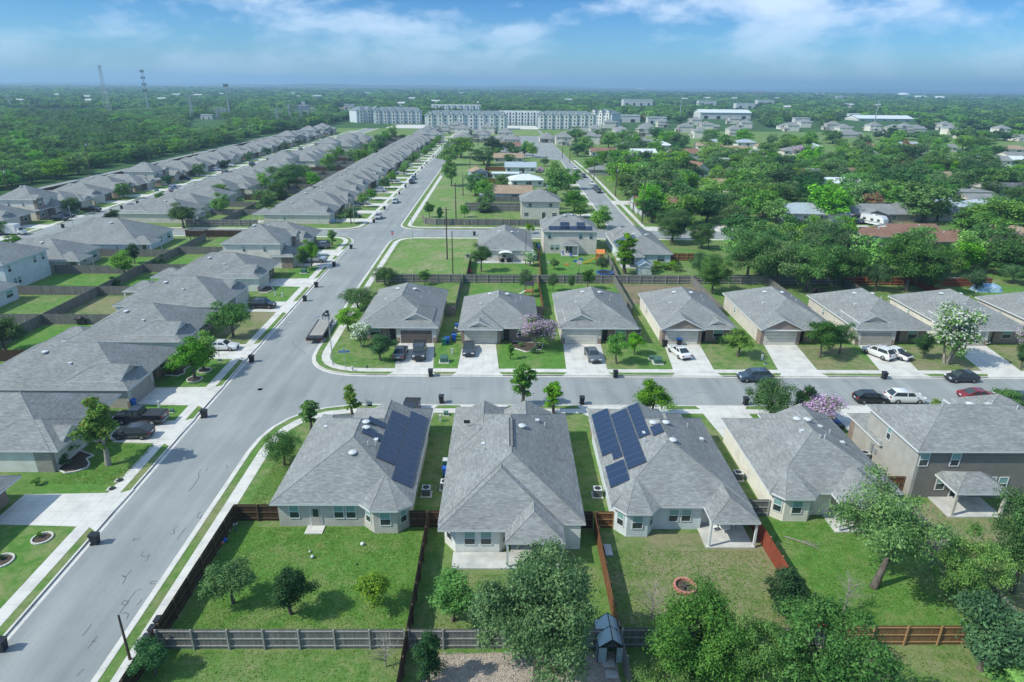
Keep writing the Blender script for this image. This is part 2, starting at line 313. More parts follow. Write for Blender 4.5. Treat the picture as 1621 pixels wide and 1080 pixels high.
def asphalt():
    m = bpy.data.materials.new('asphalt'); m.use_nodes = True; T = m.node_tree; b = T.nodes['Principled BSDF']; b.inputs['Roughness'].default_value = .92; b.inputs['Specular IOR Level'].default_value = .12
    t = T.nodes.new('ShaderNodeTexCoord'); v = t.outputs['Object']
    mp = T.nodes.new('ShaderNodeMapping'); mp.inputs['Scale'].default_value = (.55, .035, 1); T.links.new(v, mp.inputs[0])
    n = nmath('ADD', nmath('MULTIPLY', noise(T, mp.outputs[0], 1, 5, .6), .45, T), nmath('ADD', nmath('MULTIPLY', noise(T, v, .12, 5, .65), .35, T), nmath('MULTIPLY', noise(T, v, 7, 3, .8), .2, T), T), T)
    T.links.new(ramp(T, n, [(.36, (.205, .222, .222)), (.5, (.262, .282, .28)), (.64, (.33, .345, .335))]), b.inputs['Base Color'])
    bp = T.nodes.new('ShaderNodeBump'); bp.inputs['Strength'].default_value = .25; bp.inputs['Distance'].default_value = .02; T.links.new(noise(T, v, 14, 3, .8), bp.inputs['Height']); T.links.new(bp.outputs[0], b.inputs['Normal'])
    return m
asp = asphalt()
def jointed():                                      # poured concrete with saw-cut joints
    m = conc; T = m.node_tree; b = T.nodes['Principled BSDF']; src = b.inputs['Base Color'].links[0].from_socket
    t = T.nodes.new('ShaderNodeTexCoord'); br = T.nodes.new('ShaderNodeTexBrick'); br.offset = 0; br.inputs['Scale'].default_value = 1; br.inputs['Brick Width'].default_value = 1.5; br.inputs['Row Height'].default_value = 1.5
    br.inputs['Mortar Size'].default_value = .016; br.inputs['Color1'].default_value = (1, 1, 1, 1); br.inputs['Color2'].default_value = (.95, .95, .95, 1); br.inputs['Mortar'].default_value = (.62, .62, .62, 1)
    T.links.new(t.outputs['Object'], br.inputs['Vector'])
    mm = T.nodes.new('ShaderNodeMixRGB'); mm.blend_type = 'MULTIPLY'; mm.inputs[0].default_value = 1; T.links.new(src, mm.inputs[1]); T.links.new(br.outputs[0], mm.inputs[2]); T.links.new(mm.outputs[0], b.inputs['Base Color'])
jointed()
def rpoly(P, seg=7):                                # (x, y, r): ccw polygon with rounded corners
    out_ = []
    for i, p in enumerate(P):
        r = p[2] if len(p) > 2 else 0
        if not r: out_.append((p[0], p[1])); continue
        a = Vector(P[i-1][:2]); c = Vector(P[(i+1) % len(P)][:2]); b = Vector(p[:2]); u = (a-b).normalized(); v = (c-b).normalized()
        for k in range(seg+1):
            t = k/seg; q = (b+u*r)*(1-t)**2+b*2*t*(1-t)+(b+v*r)*t*t; out_.append((q.x, q.y))
    return out_
def offs(P, d, closed=True):                        # inward offset of a ccw polyline
    R_ = []; n = len(P)
    for i in range(n):
        p = Vector(P[i]); a = Vector(P[i-1]) if (closed or i) else p; b = Vector(P[(i+1) % n]) if (closed or i < n-1) else p
        u = (p-a); v = (b-p); u = u.normalized() if u.length > 1e-6 else v.normalized(); v = v.normalized() if v.length > 1e-6 else u
        nn = Vector((-u.y-v.y, u.x+v.x)); nn.normalize(); k = nn.dot(Vector((-u.y, u.x))); R_.append(tuple(p+nn*(d/max(k, .4))))
    return R_
def ribbon(mb, P, d0, d1, z, m, closed=False):
    A = offs(P, d0, closed); B = offs(P, d1, closed); n = len(P)
    for i in range(n if closed else n-1):
        j = (i+1) % n; mb.poly([(*A[i], z), (*A[j], z), (*B[j], z), (*B[i], z)], m)
BIG = 13000
base = MB(); base.poly([(-BIG, -300, -.06), (BIG, -300, -.06), (BIG, BIG, -.06), (-BIG, BIG, -.06)], gWild); base.build('ground', kind='structure')
rd = MB(); rd.poly([(-182, -120, 0), (420, -120, 0), (420, 640, 0), (-182, 640, 0)], asp); rd.build('road', kind='structure')
def KL(y): return np.interp(y, [-120, 35, 93, 160, 260, 640], [-34, -36.35, -38.0, -39.2, -39.6, -41])
def KR(y): return np.interp(y, [-120, 35, 60, 129, 192, 352, 640], [-25.5, -27.6, -27.8, -29.15, -29.8, -30.9, -32])
kerb = MB(); walk = MB(); gut = MB(); lawn = MB()
def block(P, m, kerbs):                             # land raised one kerb above the street
    lawn_ = MB(); lawn_.prism(P, -.05, .12, conc, m); lawn_.build('lawn', kind='structure')
    for K in kerbs:
        A = offs(K, 0, False); B = offs(K, .17, False)
        for i in range(len(K)-1): kerb.poly([(*A[i], .0), (*A[i+1], .0), (*A[i+1], .145), (*A[i], .145)], conc)
        ribbon(kerb, K, 0, .17, .145, conc); ribbon(gut, K, -.42, -.0, .006, conc)
seP = rpoly([(KR(-120), -120), (420, -120), (420, 75.0), (KR(75)-.05, 75.0, 11.5), (KR(40), 40), (KR(0), 0)])
nwK = [p for p in seP if p[1] > -1 and p[0] < 419]; nwK = [(420, 75.0)]+nwK
block(seP, gMid, [nwK]); ribbon(walk, nwK, 1.0, 2.2, .132, conc)
mP = rpoly([(KR(84.3), 84.3, 9), (420, 84.3), (420, 174.6), (KR(175), 174.6, 8), (KR(129), 129)])
m1 = [p for p in mP if p[0] < 419]; k_ = [(420, 174.6)]+[p for p in m1 if p[1] > 120]+[p for p in m1 if p[1] < 120 ]+[(420, 84.3)]
# keep ccw order: north edge, west edge going south, south edge
block(mP, gMid, [k_]); ribbon(walk, k_, 1.0, 2.2, .132, conc)
n1P = rpoly([(KR(185), 184.5, 7), (30, 184.5, 6), (30.6, 372, 5), (0, 400), (-30.8, 640), (KR(352), 352)])
i0 = [p for p in n1P if p[1] < 373]; kk = [(KR(352), 352)]+[p for p in i0 if p[1] < 340]+[(30.6, 372)]
block(n1P, gMid, [kk]); ribbon(walk, kk[:12], 1.6, 2.9, .132, conc)
eP = rpoly([(38.2, 184.5, 6), (420, 184.5), (420, 640), (32, 640), (36, 372), (38.2, 300)])
eK = [(36, 372), (38.2, 300)]+[p for p in eP if p[1] < 200]
block(eP, gMid, [eK]); ribbon(walk, eK, 1.6, 2.8, .132, conc)
wP = rpoly([(-118.8, -120), (KL(-120), -120), (KL(35), 35), (KL(93), 93), (KL(160), 160), (KL(175), 175.2, 9), (-118.8, 175.2, 8)])
wK = [p for p in wP if p[1] > -119]; wK = [(KL(-120), -120)]+wK+[(-118.8, -120)]
block(wP, gMid, [wK]); ribbon(walk, wK, .95, 2.15, .132, conc)
nP = rpoly([(-118.8, 182.2, 8), (KL(182), 182.2, 9), (KL(260), 260), (KL(640), 640), (-118.8, 640)])
nK = [(-118.8, 640)]+[p for p in nP if p[1] < 639]+[(KL(640), 640)]
block(nP, gMid, [nK]); ribbon(walk, nK, .95, 2.15, .132, conc)
cP = [(-170.5, -120), (-127, -120), (-127, 640), (-176, 640), (-171, 320)]
block(cP, gMid, [[(-127, -120), (-127, 640)], [(-176, 640), (-171, 320), (-170.5, -120)]]); ribbon(walk, [(-127, -120), (-127, 640)], 1, 2.2, .132, conc)
for P, m in (([(-BIG, -300), (-179, -300), (-179, 320), (-183, 640), (-BIG, 640)], gWild), ([(-BIG, 640), (BIG, 640), (BIG, BIG), (-BIG, BIG)], gWild), ([(420, -300), (BIG, -300), (BIG, 640), (420, 640)], gWild)):
    q = MB(); q.prism(P, -.05, .11, gWild, m); q.build('ground', kind='structure')
def drive(mb, P, z=.139):
    mb.prism(P, -.02, z, conc, conc)
# driveways. west side houses face +x: (y0, y1, garage x)
drv = MB()
WD = [(50.2, 55.5, -47), (65.2, 70.6, -47.6), (74.6, 80, -47.4), (89.6, 95.6, -48), (111.2, 117.2, -48.5), (127, 133, -48.6), (142.6, 149, -48.4), (153, 158.6, -48.6)]
for a, b, gx in WD:
    k = KL((a+b)/2)+.012; drive(drv, [(gx, a+.3), (k-2.2, a), (k-1, a), (k, a-.7), (k, b+.7), (k-1, b), (k-2.2, b), (gx, b-.3)])
NDv = [(-15.6, -10.1, -16.6, -11), (-6.6, -.7, -6.4, -1.3), (9.0, 14.9, 9.4, 15.3), (24.4, 30.3, 25.4, 31), (39.6, 45.3, 41.3, 46.4), (54.4, 60, 56.4, 61.9), (69.3, 75, 71.2, 76.8), (84.6, 90.4, 86.5, 92)]
for a, b, c, d in NDv:
    k = 84.288; drive(drv, [(a-.6, k), (b+.6, k), (b, 85.3), (b, 86.5), (d, 96.9), (c, 96.9), (a, 86.5), (a, 85.3)])
SDv = [(-14.6, -8.7, -14.9, -8.8), (-5.1, .2, -5.0, .6), (9.8, 20.5, 15.2, 21.5), (24.9, 30.6, 25.6, 31.2), (41.2, 46.8, 40.8, 46.6), (57, 62.6, 57, 62.6), (73, 78.6, 73, 78.6)]
for a, b, c, d in SDv:
    k = 75.012; drive(drv, [(c, 66), (d, 66), (b, 72.8), (b, 74), (b+.5, k), (a-.5, k), (a, 74), (a, 72.8)])
ROWY = [190+i*13.9 for i in range(26)]
for y in ROWY:
    k = KL(y)+.012; drive(drv, [(-50.5, y+4), (k-2.2, y+4), (k-1, y+4), (k, y+3.5), (k, y+9.4), (k-1, y+9), (k-2.2, y+9), (-50.5, y+9)])
    drive(drv, [(-118.812, y+3.5), (-117.8, y+4), (-112, y+4), (-112, y+9), (-117.8, y+9), (-118.812, y+9.4)])
for i in range(33):
    y = 150+i*13.9; drive(drv, [(-136, y+4), (-129, y+4), (-128, y+4), (-126.988, y+3.5), (-126.988, y+9.5), (-128, y+9), (-129, y+9), (-136, y+9)])
for (y, gx) in ((205, 22), (226, 22), (250, 23), (273, 22), (300, 22)):
    drive(drv, [(gx, y), (30.9, y), (30.9, y+5), (gx, y+5)], .13)
for (x0, x1, ya, yb) in ((60, 68, 184.4, 192), (38.1, 46, 228, 236), (92, 108, 184.4, 194), (112, 120, 184.4, 193), (40, 48, 184.4, 190), (148, 156, 184.4, 193)):
    drive(drv, [(x0, ya), (x1, ya), (x1, yb), (x0, yb)], .13)
drv.build('driveway', kind='structure')
kerb.build('kerb', kind='structure'); gut.build('gutter', kind='structure'); walk.build('pavement', kind='structure')
# lawns of their own tone, each a sheet on the block
def sheet(x0, x1, y0, y1, m, z=.1245, name='lawn'):
    q = MB(); nx = max(1, int((x1-x0)/3)); P = [(x0, y0), (x1, y0), (x1, y1), (x0, y1)]; q.poly([(*p, z) for p in P], m); q.build(name, kind='structure')
sheet(-24.5, -6.9, 36.5, 50.2, gLush); sheet(-24.5, -6.9, 20, 36.1, gMid); sheet(8.7, 23, 36.5, 49.4, gDry); sheet(23.6, 38, 38, 51, gLush); sheet(38.4, 70, 36.8, 54, gDry)
for i, (a, b, m) in enumerate([(50, 65, gLush), (70.6, 74.5, gLush), (80, 89.5, gLush), (95.8, 111, gDry), (117.5, 127, gLush), (133, 142.5, gLush), (36, 49.9, gLush)]): sheet(-46.2, KL((a+b)/2)-2.25, a, b, m)
for a, b, m in [(-10, -6.8, gLush), (-.6, 8.9, gLush), (15.2, 24.3, gMid), (30.8, 39.5, gMid), (45.8, 54.3, gDry), (60.4, 69.2, gDry), (75.4, 84.5, gDry)]: sheet(a, b, 86.6, 96, m)
sheet(-26.3, -8.3, 131.2, 171.6, gField); sheet(-6.6, 7, 113, 130, gLush); sheet(7.2, 22.6, 116, 130, gLush); sheet(24, 39, 117, 130, gDirt); sheet(-7.4, 6.9, 131.2, 147.5, gLush); sheet(8, 22.8, 131.2, 156, gLush); sheet(55, 70, 118, 129, gMid); sheet(86, 110, 112, 129, gLush)
for (x0, x1, y0, y1, m) in [(-94, -77.1, 104, 120, gMid), (-94, -77.1, 121, 135, gLush), (-90, -77.1, 136, 150, gLush), (-76.6, -66, 121, 135, gLush), (-76.6, -66, 90, 104, gLush), (-76.6, -66, 105, 120, gDry), (-76.6, -64, 137, 150, gLush)]: sheet(x0, x1, y0, y1, m)
sheet(-28.2, -9.2, 196, 600, gField, .122)
sheet(-112, 32, 645, 705, conc, .125, 'car_park'); sheet(-10, 30, 560, 640, gField, .126)
q = MB(); q.poly([(-690, 915, .12), (-500, 880, .12), (-490, 960, .12), (-740, 1010, .12)], gField); q.build('field', kind='structure')
q = MB(); q.poly([(-330, 1150, .12), (-200, 1130, .12), (-180, 1280, .12), (-330, 1330, .12)], gDirt); q.build('field', kind='structure')
# crack seal on the asphalt
cs = MB(); tar = mat('crack_seal', (.11, .118, .122), rough=.7)
def seam(pts, w_=.035):
    pts = [Vector((p[0], p[1], .006)) for p in pts]
    for a, b in zip(pts, pts[1:]):
        d = (b-a); n_ = Vector((-d.y, d.x, 0)).normalized()*w_; cs.poly([a-n_, b-n_, b+n_, a+n_], tar)
for n_, pts in [(21, [(1240, 40), (1215, 45), (1205, 75), (1225, 82), (1230, 60)]), (21, [(1085, 125), (1060, 150), (1065, 170), (1035, 183)]), (21, [(1135, 138), (1100, 180), (1082, 210)]), (21, [(860, 200), (835, 212), (820, 205), (815, 222)]), (21, [(880, 280), (862, 305), (885, 318), (915, 300), (900, 330), (885, 345)]),
                (21, [(805, 395), (770, 435), (745, 430), (770, 440), (750, 480)]), (21, [(865, 510), (830, 525), (790, 575), (760, 620), (730, 660)]), (21, [(790, 590), (760, 580), (742, 600), (760, 612), (785, 598)]), (21, [(740, 665), (760, 655), (785, 665), (775, 695)]), (21, [(955, 465), (925, 465), (915, 480), (945, 480)]), (21, [(560, 725), (535, 760), (505, 797)]), (21, [(595, 797), (570, 830), (535, 877)]), (21, [(590, 830), (560, 832)]),
                (21, [(515, 1000), (490, 1020), (470, 1045)]), (21, [(868, 572), (850, 598), (832, 612)]), (1, [(1230, 705), (1212, 730), (1215, 755), (1180, 810), (1150, 843)]), (1, [(1380, 680), (1390, 695), (1385, 705)]), (1, [(1270, 700), (1258, 718)]), (6, [(240, 770), (255, 800), (300, 830), (325, 850)]), (3, [(580, 220), (620, 222), (650, 232)]), (3, [(660, 262), (685, 275), (703, 290), (690, 300)]), (3, [(1005, 290), (1040, 270), (1080, 272), (1130, 265)]), (3, [(1170, 238), (1210, 236), (1245, 240)]),
                (3, [(1290, 160), (1310, 190), (1320, 200)]), (4, [(500, 175), (540, 170), (570, 178)]), (4, [(300, 215), (340, 205), (380, 212), (420, 200)]), (4, [(620, 165), (650, 180)]), (3, [(560, 175), (600, 178), (620, 172)]), (2, [(1200, 215), (1250, 210), (1300, 216)])]:
    seam([GZ(n_, x, y) for x, y in pts])
for y in (84.0, 75.3): seam([(x+random.uniform(-.3, .3), y+random.uniform(-.08, .08)) for x in range(-10, 90, 3)], .02)
for n_, x, y in ((2, 45, 218), (1, 1588, 218), (6, 385, 617), (6, 225, 655)):
    p = GZ(n_, x, y); cs.poly([(p.x+.34*cos(a*pi/6), p.y+.34*sin(a*pi/6), .007) for a in range(12)], metal)
cs.build('road_crack_seal', kind='structure')
# hills on the horizon
def hills(x0, x1, y0, y1, h, nx, ny, seed, m):
    rs = np.random.RandomState(seed); ph = rs.rand(8)*6.28; V = []; Fc = []
    for j in range(ny):
        for i in range(nx):
            x = x0+(x1-x0)*i/(nx-1); y = y0+(y1-y0)*j/(ny-1); e = sin(pi*j/(ny-1))*min(1, min(i, nx-1-i)/6)
            z = h*e*(.55+.25*sin(x/900+ph[0])+.14*sin(x/370+ph[1]+y/800)+.08*sin(x/150+ph[2]))
            V.append((x, y, z+.1))
    for j in range(ny-1):
        for i in range(nx-1): a = j*nx+i; Fc.append((a, a+1, a+nx+1, a+nx))
    me = bpy.data.meshes.new('hills'); me.from_pydata(V, [], Fc); me.materials.append(m); me.polygons.foreach_set('use_smooth', [True]*len(Fc)); o = bpy.data.objects.new('hills', me); col.objects.link(o); o['kind'] = 'structure'
gHill = mat('hill_scrub', (.03, .065, .03), (.075, .105, .055), .008, .95, rnd=False, detail=8)
hills(-9500, 2500, 5200, 8200, 46, 90, 10, 1, gHill); hills(-8500, 9500, 8600, 12500, 50, 110, 10, 5, gHill); hills(-2500, 9500, 4200, 6600, 18, 80, 8, 9, gHill)
# the air
hz = MB(); hz.box(-BIG-200, BIG+200, -500, BIG+200, -1.2, 135, conc)
hm = bpy.data.materials.new('haze'); hm.use_nodes = True; T = hm.node_tree; T.nodes.remove(T.nodes['Principled BSDF']); pv = T.nodes.new('ShaderNodeVolumePrincipled')
pv.inputs['Color'].default_value = (.48, .76, 1.0, 1); pv.inputs['Density'].default_value = .00022; pv.inputs['Anisotropy'].default_value = .2
T.links.new(pv.outputs[0], T.nodes['Material Output'].inputs['Volume'])
hz.mats = [hm]; ho = hz.build('haze', kind='stuff')
# ================================================================ houses
MC = {}
def fmesh(key, fn):
    if key not in MC: MC[key] = fn()
    return MC[key]
def win_meshes(w_, h, style):
    def fr():
        b = MB(); t = .07
        for x0, x1, z0, z1 in ((-w_/2, w_/2, 0, t), (-w_/2, w_/2, h-t, h), (-w_/2, -w_/2+t, t, h-t), (w_/2-t, w_/2, t, h-t), (-w_/2+t, w_/2-t, h*.5-.03, h*.5+.03)): b.box(x0, x1, -.06, 0, z0, z1, trim)
        return b.mesh('window_frame')
    def pn():
        b = MB(); e = .06
        b.poly([(-w_/2+e, -.025, e), (w_/2-e, -.025, e), (w_/2-e, -.025, h/2), (-w_/2+e, -.025, h/2)], glass)
        b.poly([(-w_/2+e, -.025, h/2), (w_/2-e, -.025, h/2), (w_/2-e, -.025, h-e), (-w_/2+e, -.025, h-e)], blind if style else glass)
        return b.mesh('pane')
    return fmesh(('wf', w_, h), fr), fmesh(('wp', w_, h, style), pn)
def door_mesh(m, w_=.95, h=2.05):
    def f():
        b = MB(); b.box(-w_/2-.09, w_/2+.09, -.05, 0, 0, h+.09, trim); b.box(-w_/2, w_/2, -.075, -.05, 0, h, m)
        for z in (.25, 1.15): b.box(-w_*.32, w_*.32, -.085, -.075, z, z+.7, m)
        return b.mesh('door')
    return fmesh(('door', m.name, w_, h), f)
def pdoor_mesh():
    def f():
        b = MB(); b.box(-.9, .9, -.05, 0, 0, 2.15, trim); b.box(-.8, -.04, -.06, -.05, .08, 2.05, glass); b.box(.04, .8, -.06, -.05, .08, 2.05, glass); return b.mesh('patio_door')
    return fmesh('pd', f)
def garage_mesh(m, w_=4.9, h=2.15):
    def f():
        b = MB(); b.box(-w_/2-.1, w_/2+.1, -.04, 0, 0, h+.12, trim); b.box(-w_/2, w_/2, -.06, -.04, 0, h, m)
        for z in range(4):
            for i in range(8):
                x = -w_/2+(i+.5)*w_/8; b.box(x-.24, x+.24, -.067, -.06, z*h/4+.1, (z+1)*h/4-.08, m)
        return b.mesh('garage_door')
    return fmesh(('gd', m.name, w_, h), f)
def vent_mesh(k):
    def f():
        b = MB()
        if k == 'dome': b.lathe([(.18, -.25), (.18, .08), (.41, .10), (.39, .17), (.2, .26), (.03, .28)], (0, 0, 0), vent, 14)
        elif k == 'pipe': b.lathe([(.05, -.2), (.05, .4), (.07, .41), (.07, .46)], (0, 0, 0), vent, 8)
        else: b.box(-.17, .17, -.2, .2, -.2, .14, vent); b.box(-.2, .2, -.23, .23, .14, .18, vent)
        return b.mesh('roof_vent', smooth=(k == 'dome'))
    return fmesh(('vent', k), f)
FAC = {'S': 0, 'E': pi/2, 'N': pi, 'W': -pi/2}
class H:
    def __init__(s, label, ox, oy, rz=0, at=None, name='house', cat='house', group=None):
        # geometry is given in a plan whose point (ox, oy) is the base of the house
        s.o = (ox, oy, .12); s.r = thing(name, label, cat, (at[0], at[1], .12) if at else (ox, oy, .12), rz, group)
        s.w = MB(); s.rf = MB(); s.k = 0; s.rfn = []; s.extra = []
    def L(s, x, y, z=0): return (x-s.o[0], y-s.o[1], z)
    def wall(s, P, z0, z1, m, mt=None): s.w.prism([(p[0], p[1]) for p in P], z0, z1, m, mt or m)
    def wbox(s, x0, x1, y0, y1, z1, m, z0=0): s.wall([(x0, y0), (x1, y0), (x1, y1), (x0, y1)], z0, z1, m)
    def hip(s, x0, x1, y0, y1, ze=2.8, p=.5, gable='', rm=None, gm=None, th=.2, axis=None):
        rm = rm or s.rm; e = s.k*.013; s.k += 1; x0 += e; x1 -= e; y0 += e; y1 -= e; ze -= e*.3
        W, D = x1-x0, y1-y0; ax = axis or ('y' if W <= D else 'x'); b = s.rf
        if ax == 'x':                                 # swap
            def T(x, y, z): return (y, x, z)
            u0, u1, v0, v1 = y0, y1, x0, x1
        else:
            def T(x, y, z): return (x, y, z)
            u0, u1, v0, v1 = x0, x1, y0, y1
        h = (u1-u0)/2; zr = ze+p*h; mid = (u0+u1)/2; lo, hi = ('S', 'N') if ax == 'y' else ('W', 'E')
        gl, gh = lo in gable, hi in gable
        ra = v0 if gl else min(v0+h, (v0+v1)/2); rb = v1 if gh else max(v1-h, (v0+v1)/2)
        def P(pts, m): b.poly([T(*q) for q in (pts if ax == 'y' else pts[::-1])], m)
        P([(u0, v1, ze), (u0, v0, ze), (mid, ra, zr), (mid, rb, zr)], rm); P([(u1, v0, ze), (u1, v1, ze), (mid, rb, zr), (mid, ra, zr)], rm)
        if not gl: P([(u0, v0, ze), (u1, v0, ze), (mid, ra, zr)], rm)
        if not gh: P([(u1, v1, ze), (u0, v1, ze), (mid, rb, zr)], rm)
        for g, vv, sg in ((gl, v0, 1), (gh, v1, -1)):
            if g:
                wv = vv+sg*.28; zi = .0
                s.w.poly([T(u0+.3, wv, ze-.02), T(u1-.3, wv, ze-.02), T(mid, wv, zr-p*.3-.02)], gm or s.gm)
                for a_, c_ in ((u0, mid), (mid, u1)):   # rake boards
                    za, zc_ = (ze, zr) if a_ == u0 else (zr, ze)
                    b.poly([T(a_, vv, za-.0), T(c_, vv, zc_), T(c_, vv, zc_-th), T(a_, vv, za-th)], s.tm)
                    b.poly([T(a_, vv, za-th), T(c_, vv, zc_-th), T(c_, wv, zc_-th), T(a_, wv, za-th)], s.tm)
        for a_, c_ in (((u0, v0), (u0, v1)), ((u1, v1), (u1, v0))): b.poly([T(*a_, ze), T(*c_, ze), T(*c_, ze-th), T(*a_, ze-th)], s.tm)
        if not gl: b.poly([T(u0, v0, ze), T(u1, v0, ze), T(u1, v0, ze-th), T(u0, v0, ze-th)], s.tm)
        if not gh: b.poly([T(u1, v1, ze), T(u0, v1, ze), T(u0, v1, ze-th), T(u1, v1, ze-th)], s.tm)
        b.poly([T(u0, v0, ze-th+e*.2), T(u1, v0, ze-th+e*.2), T(u1, v1, ze-th+e*.2), T(u0, v1, ze-th+e*.2)], s.tm)
        cap = rm; A, Bp = T(mid, ra, zr), T(mid, rb, zr)
        if (Vector(A)-Vector(Bp)).length > .1: b.tube(A, Bp, .04, .04, cap, 6)
        if not gl: b.tube(T(u0, v0, ze), A, .035, .035, cap, 6); b.tube(T(u1, v0, ze), A, .035, .035, cap, 6)
        if not gh: b.tube(T(u0, v1, ze), Bp, .035, .035, cap, 6); b.tube(T(u1, v1, ze), Bp, .035, .035, cap, 6)
        def zf(x, y, u0=u0, u1=u1, v0=v0, v1=v1, gl=gl, gh=gh, ax=ax):
            if ax == 'x': x, y = y, x
            if not (u0 <= x <= u1 and v0 <= y <= v1): return -9
            c = [x-u0, u1-x]+([] if gl else [y-v0])+([] if gh else [v1-y]); return ze+p*min(c)
        s.rfn.append(zf)
    def fan(s, apex, P, th=.2):
        b = s.rf; n = len(P)
        for i in range(n):
            a, c = P[i], P[(i+1) % n]; b.poly([a, c, apex], s.rm); b.poly([a, c, (c[0], c[1], c[2]-th), (a[0], a[1], a[2]-th)], s.tm)
            if i: b.tube(a, apex, .03, .03, s.rm, 6)
        b.poly([(p[0], p[1], p[2]-th) for p in reversed(P)], s.tm)
    def zroof(s, x, y): return max(f(x, y) for f in s.rfn)
    def win(s, x, y, z, w_=.95, h=1.5, f='S', style=1, label=None):
        a, b = win_meshes(w_, h, style); rz = FAC[f] if isinstance(f, str) else rad(f)
        o = mobj('window', a, s.r, s.L(x, y, z), rz); mobj('pane', b, o); return o
    def put(s, name, me, x, y, z=0, f='S'):
        return mobj(name, me, s.r, s.L(x, y, z), FAC[f] if isinstance(f, str) else rad(f))
    def vents(s, pts):
        for x, y, k in pts:
            z = s.zroof(x, y); mobj('roof_vent', vent_mesh(k), s.rf_o, s.L(x, y, z))
    def solar(s, x0, x1, y0, y1, side, pw=1.0):
        # one array flush over the slope that falls to 'E', 'W', 'S' or 'N'
        q = MB(); up = .13; C4 = [(x0, y0), (x1, y0), (x1, y1), (x0, y1)]; ym = (y0+y1)/2; za, zb = s.zroof(x0, ym)+up, s.zroof(x1, ym)+up; Z = [za, zb, zb, za]
        if side in 'NS': xm = (x0+x1)/2; za, zb = s.zroof(xm, y0)+up, s.zroof(xm, y1)+up; Z = [za, za, zb, zb]
        P = [Vector((*c, z)) for c, z in zip(C4, Z)]; q.poly(P, solarF); n_ = Vector((0, 0, -.06))
        for i in range(4): q.poly([P[i], P[(i+1) % 4], P[(i+1) % 4]+n_, P[i]+n_], metalD)
        du, dv = (P[1]-P[0]), (P[3]-P[0]); cu = 1.75 if side in 'EW' else 1.05; cv = 1.05 if side in 'EW' else 1.75
        nu, nv = max(1, round(du.length/cu)), max(1, round(dv.length/cv)); g = Vector((0, 0, .008))
        for i in range(nu):
            for j in range(nv):
                a, b_, c, d = (i+.012)/nu, (i+.988)/nu, (j+.018)/nv, (j+.982)/nv
                q.poly([P[0]+du*a+dv*c+g, P[0]+du*b_+dv*c+g, P[0]+du*b_+dv*d+g, P[0]+du*a+dv*d+g], solarM)
        q.build('solar_panel', s.r, s.o[:2]+(0,))
    def post(s, x, y, h, m=None, t=.09, name='porch_post'):
        q = MB(); q.box(x-t, x+t, y-t, y+t, 0, h, m or trim); q.box(x-t*1.4, x+t*1.4, y-t*1.4, y+t*1.4, 0, .15, m or trim); q.build(name, s.r, (*s.o[:2], 0))
    def slab(s, x0, x1, y0, y1, name='patio', h=.12, m=None): q = MB(); q.box(x0, x1, y0, y1, -.05, h, m or concO); q.build(name, s.r, (*s.o[:2], 0))
    def done(s):
        s.w.build('wall', s.r, (*s.o[:2], 0)); s.rf_o = s.rf.build('roof', s.r, (*s.o[:2], 0)); return s.r
    rm = roofM; tm = trim; gm = sBeige
# ---------------- standard one-storey house, front towards -y, plan centred on x = 0
def std(label, at, rz, W=12.4, D=17, g=-1, style='dutch', wm=None, bm_=None, gd=None, group=None, patio=True, rm=None, detail=2, solar=None):
    h = H(label, 0, 0, rz, at, group=group); wm = wm or sBeige; bm_ = bm_ or brickM; h.rm = rm or roofM; h.gm = wm if style != 'gable' else bm_
    X = W/2-.4; gx = g*(X-3.1)
    h.wbox(-X, X, 1.7, D, 2.72, wm); g0, g1 = sorted((g*X, g*(X-6.2)))
    h.wbox(g0+.002, g1-.002, 0, 1.75, 2.72, bm_ if style != 'dutch' else wm)
    for xx in (g0, g1-.55): h.wbox(xx-.02, xx+.57, -.03, .3, .95 if style == 'dutch' else 2.7, bm_)   # brick piers
    r0_, r1_ = sorted((-g*X, -g*(X-4.2))); h.wbox(r0_-.004 if g > 0 else r0_+.004, r1_+.004 if g < 0 else r1_-.004, 1.2, 1.76, 2.7, bm_)
    h.hip(-W/2, W/2, -.4, D+.4)
    if style == 'dutch': h.hip(gx-2.5, gx+2.5, .9, 7.5, ze=3.45, gable='S', gm=wm)
    elif style == 'gable': h.hip(gx-3.5, gx+3.5, -.75, 8, ze=2.8, gable='S', gm=bm_); h.hip(-g*(X-2.6)-1.9, -g*(X-2.6)+1.9, .2, 6, ze=3.1, gable='S', gm=wm)
    else: h.hip(gx-3.5, gx+3.5, -1.2, 8, ze=2.8); h.hip(gx+g*.2-1.8, gx+g*.2+1.8, -.9, 5, ze=3.1, gable='S', gm=wm)
    if patio:
        px = g*(X-2.3); h.hip(px-2.6, px+2.6, D-3, D+3.2, ze=2.795); h.slab(px-2.4, px+2.4, D+.02, D+3)
        h.post(px-2.3, D+2.9, 2.6); h.post(px+2.3, D+2.9, 2.6)
    r = h.done()
    h.put('garage_door', garage_mesh(gd or garB), gx, 0); h.put('door', door_mesh(doorD), g*(X-7.1), 1.7, .02)
    if detail:
        h.win(-g*(X-2.2), 1.2, .8, 1.6, 1.4); h.win(-g*(X-2.2), D, .9, 1.8, 1.3, 'N'); h.win(-g*(X-6), D, .9, .95, 1.3, 'N'); h.win(X, D-5, 1.1, .6, 1.1, 'E'); h.win(-X, D-6, 1.1, .6, 1.1, 'W')
        if patio: h.put('patio_door', pdoor_mesh(), g*(X-2.3), D, .1, 'N')
    if detail > 1:
        c = W*.12; h.vents([(-c, D*.62, 'dome'), (c*.9, D*.60, 'dome'), (c*1.8, D*.45, 'pipe'), (-c*2, D*.42, 'box'), (c*2.4, D*.66, 'pipe')])
    else: h.vents([(-.8, D*.6, 'dome'), (1.6, D*.5, 'box')])
    for a in (solar or []): h.solar(*a)
    return r
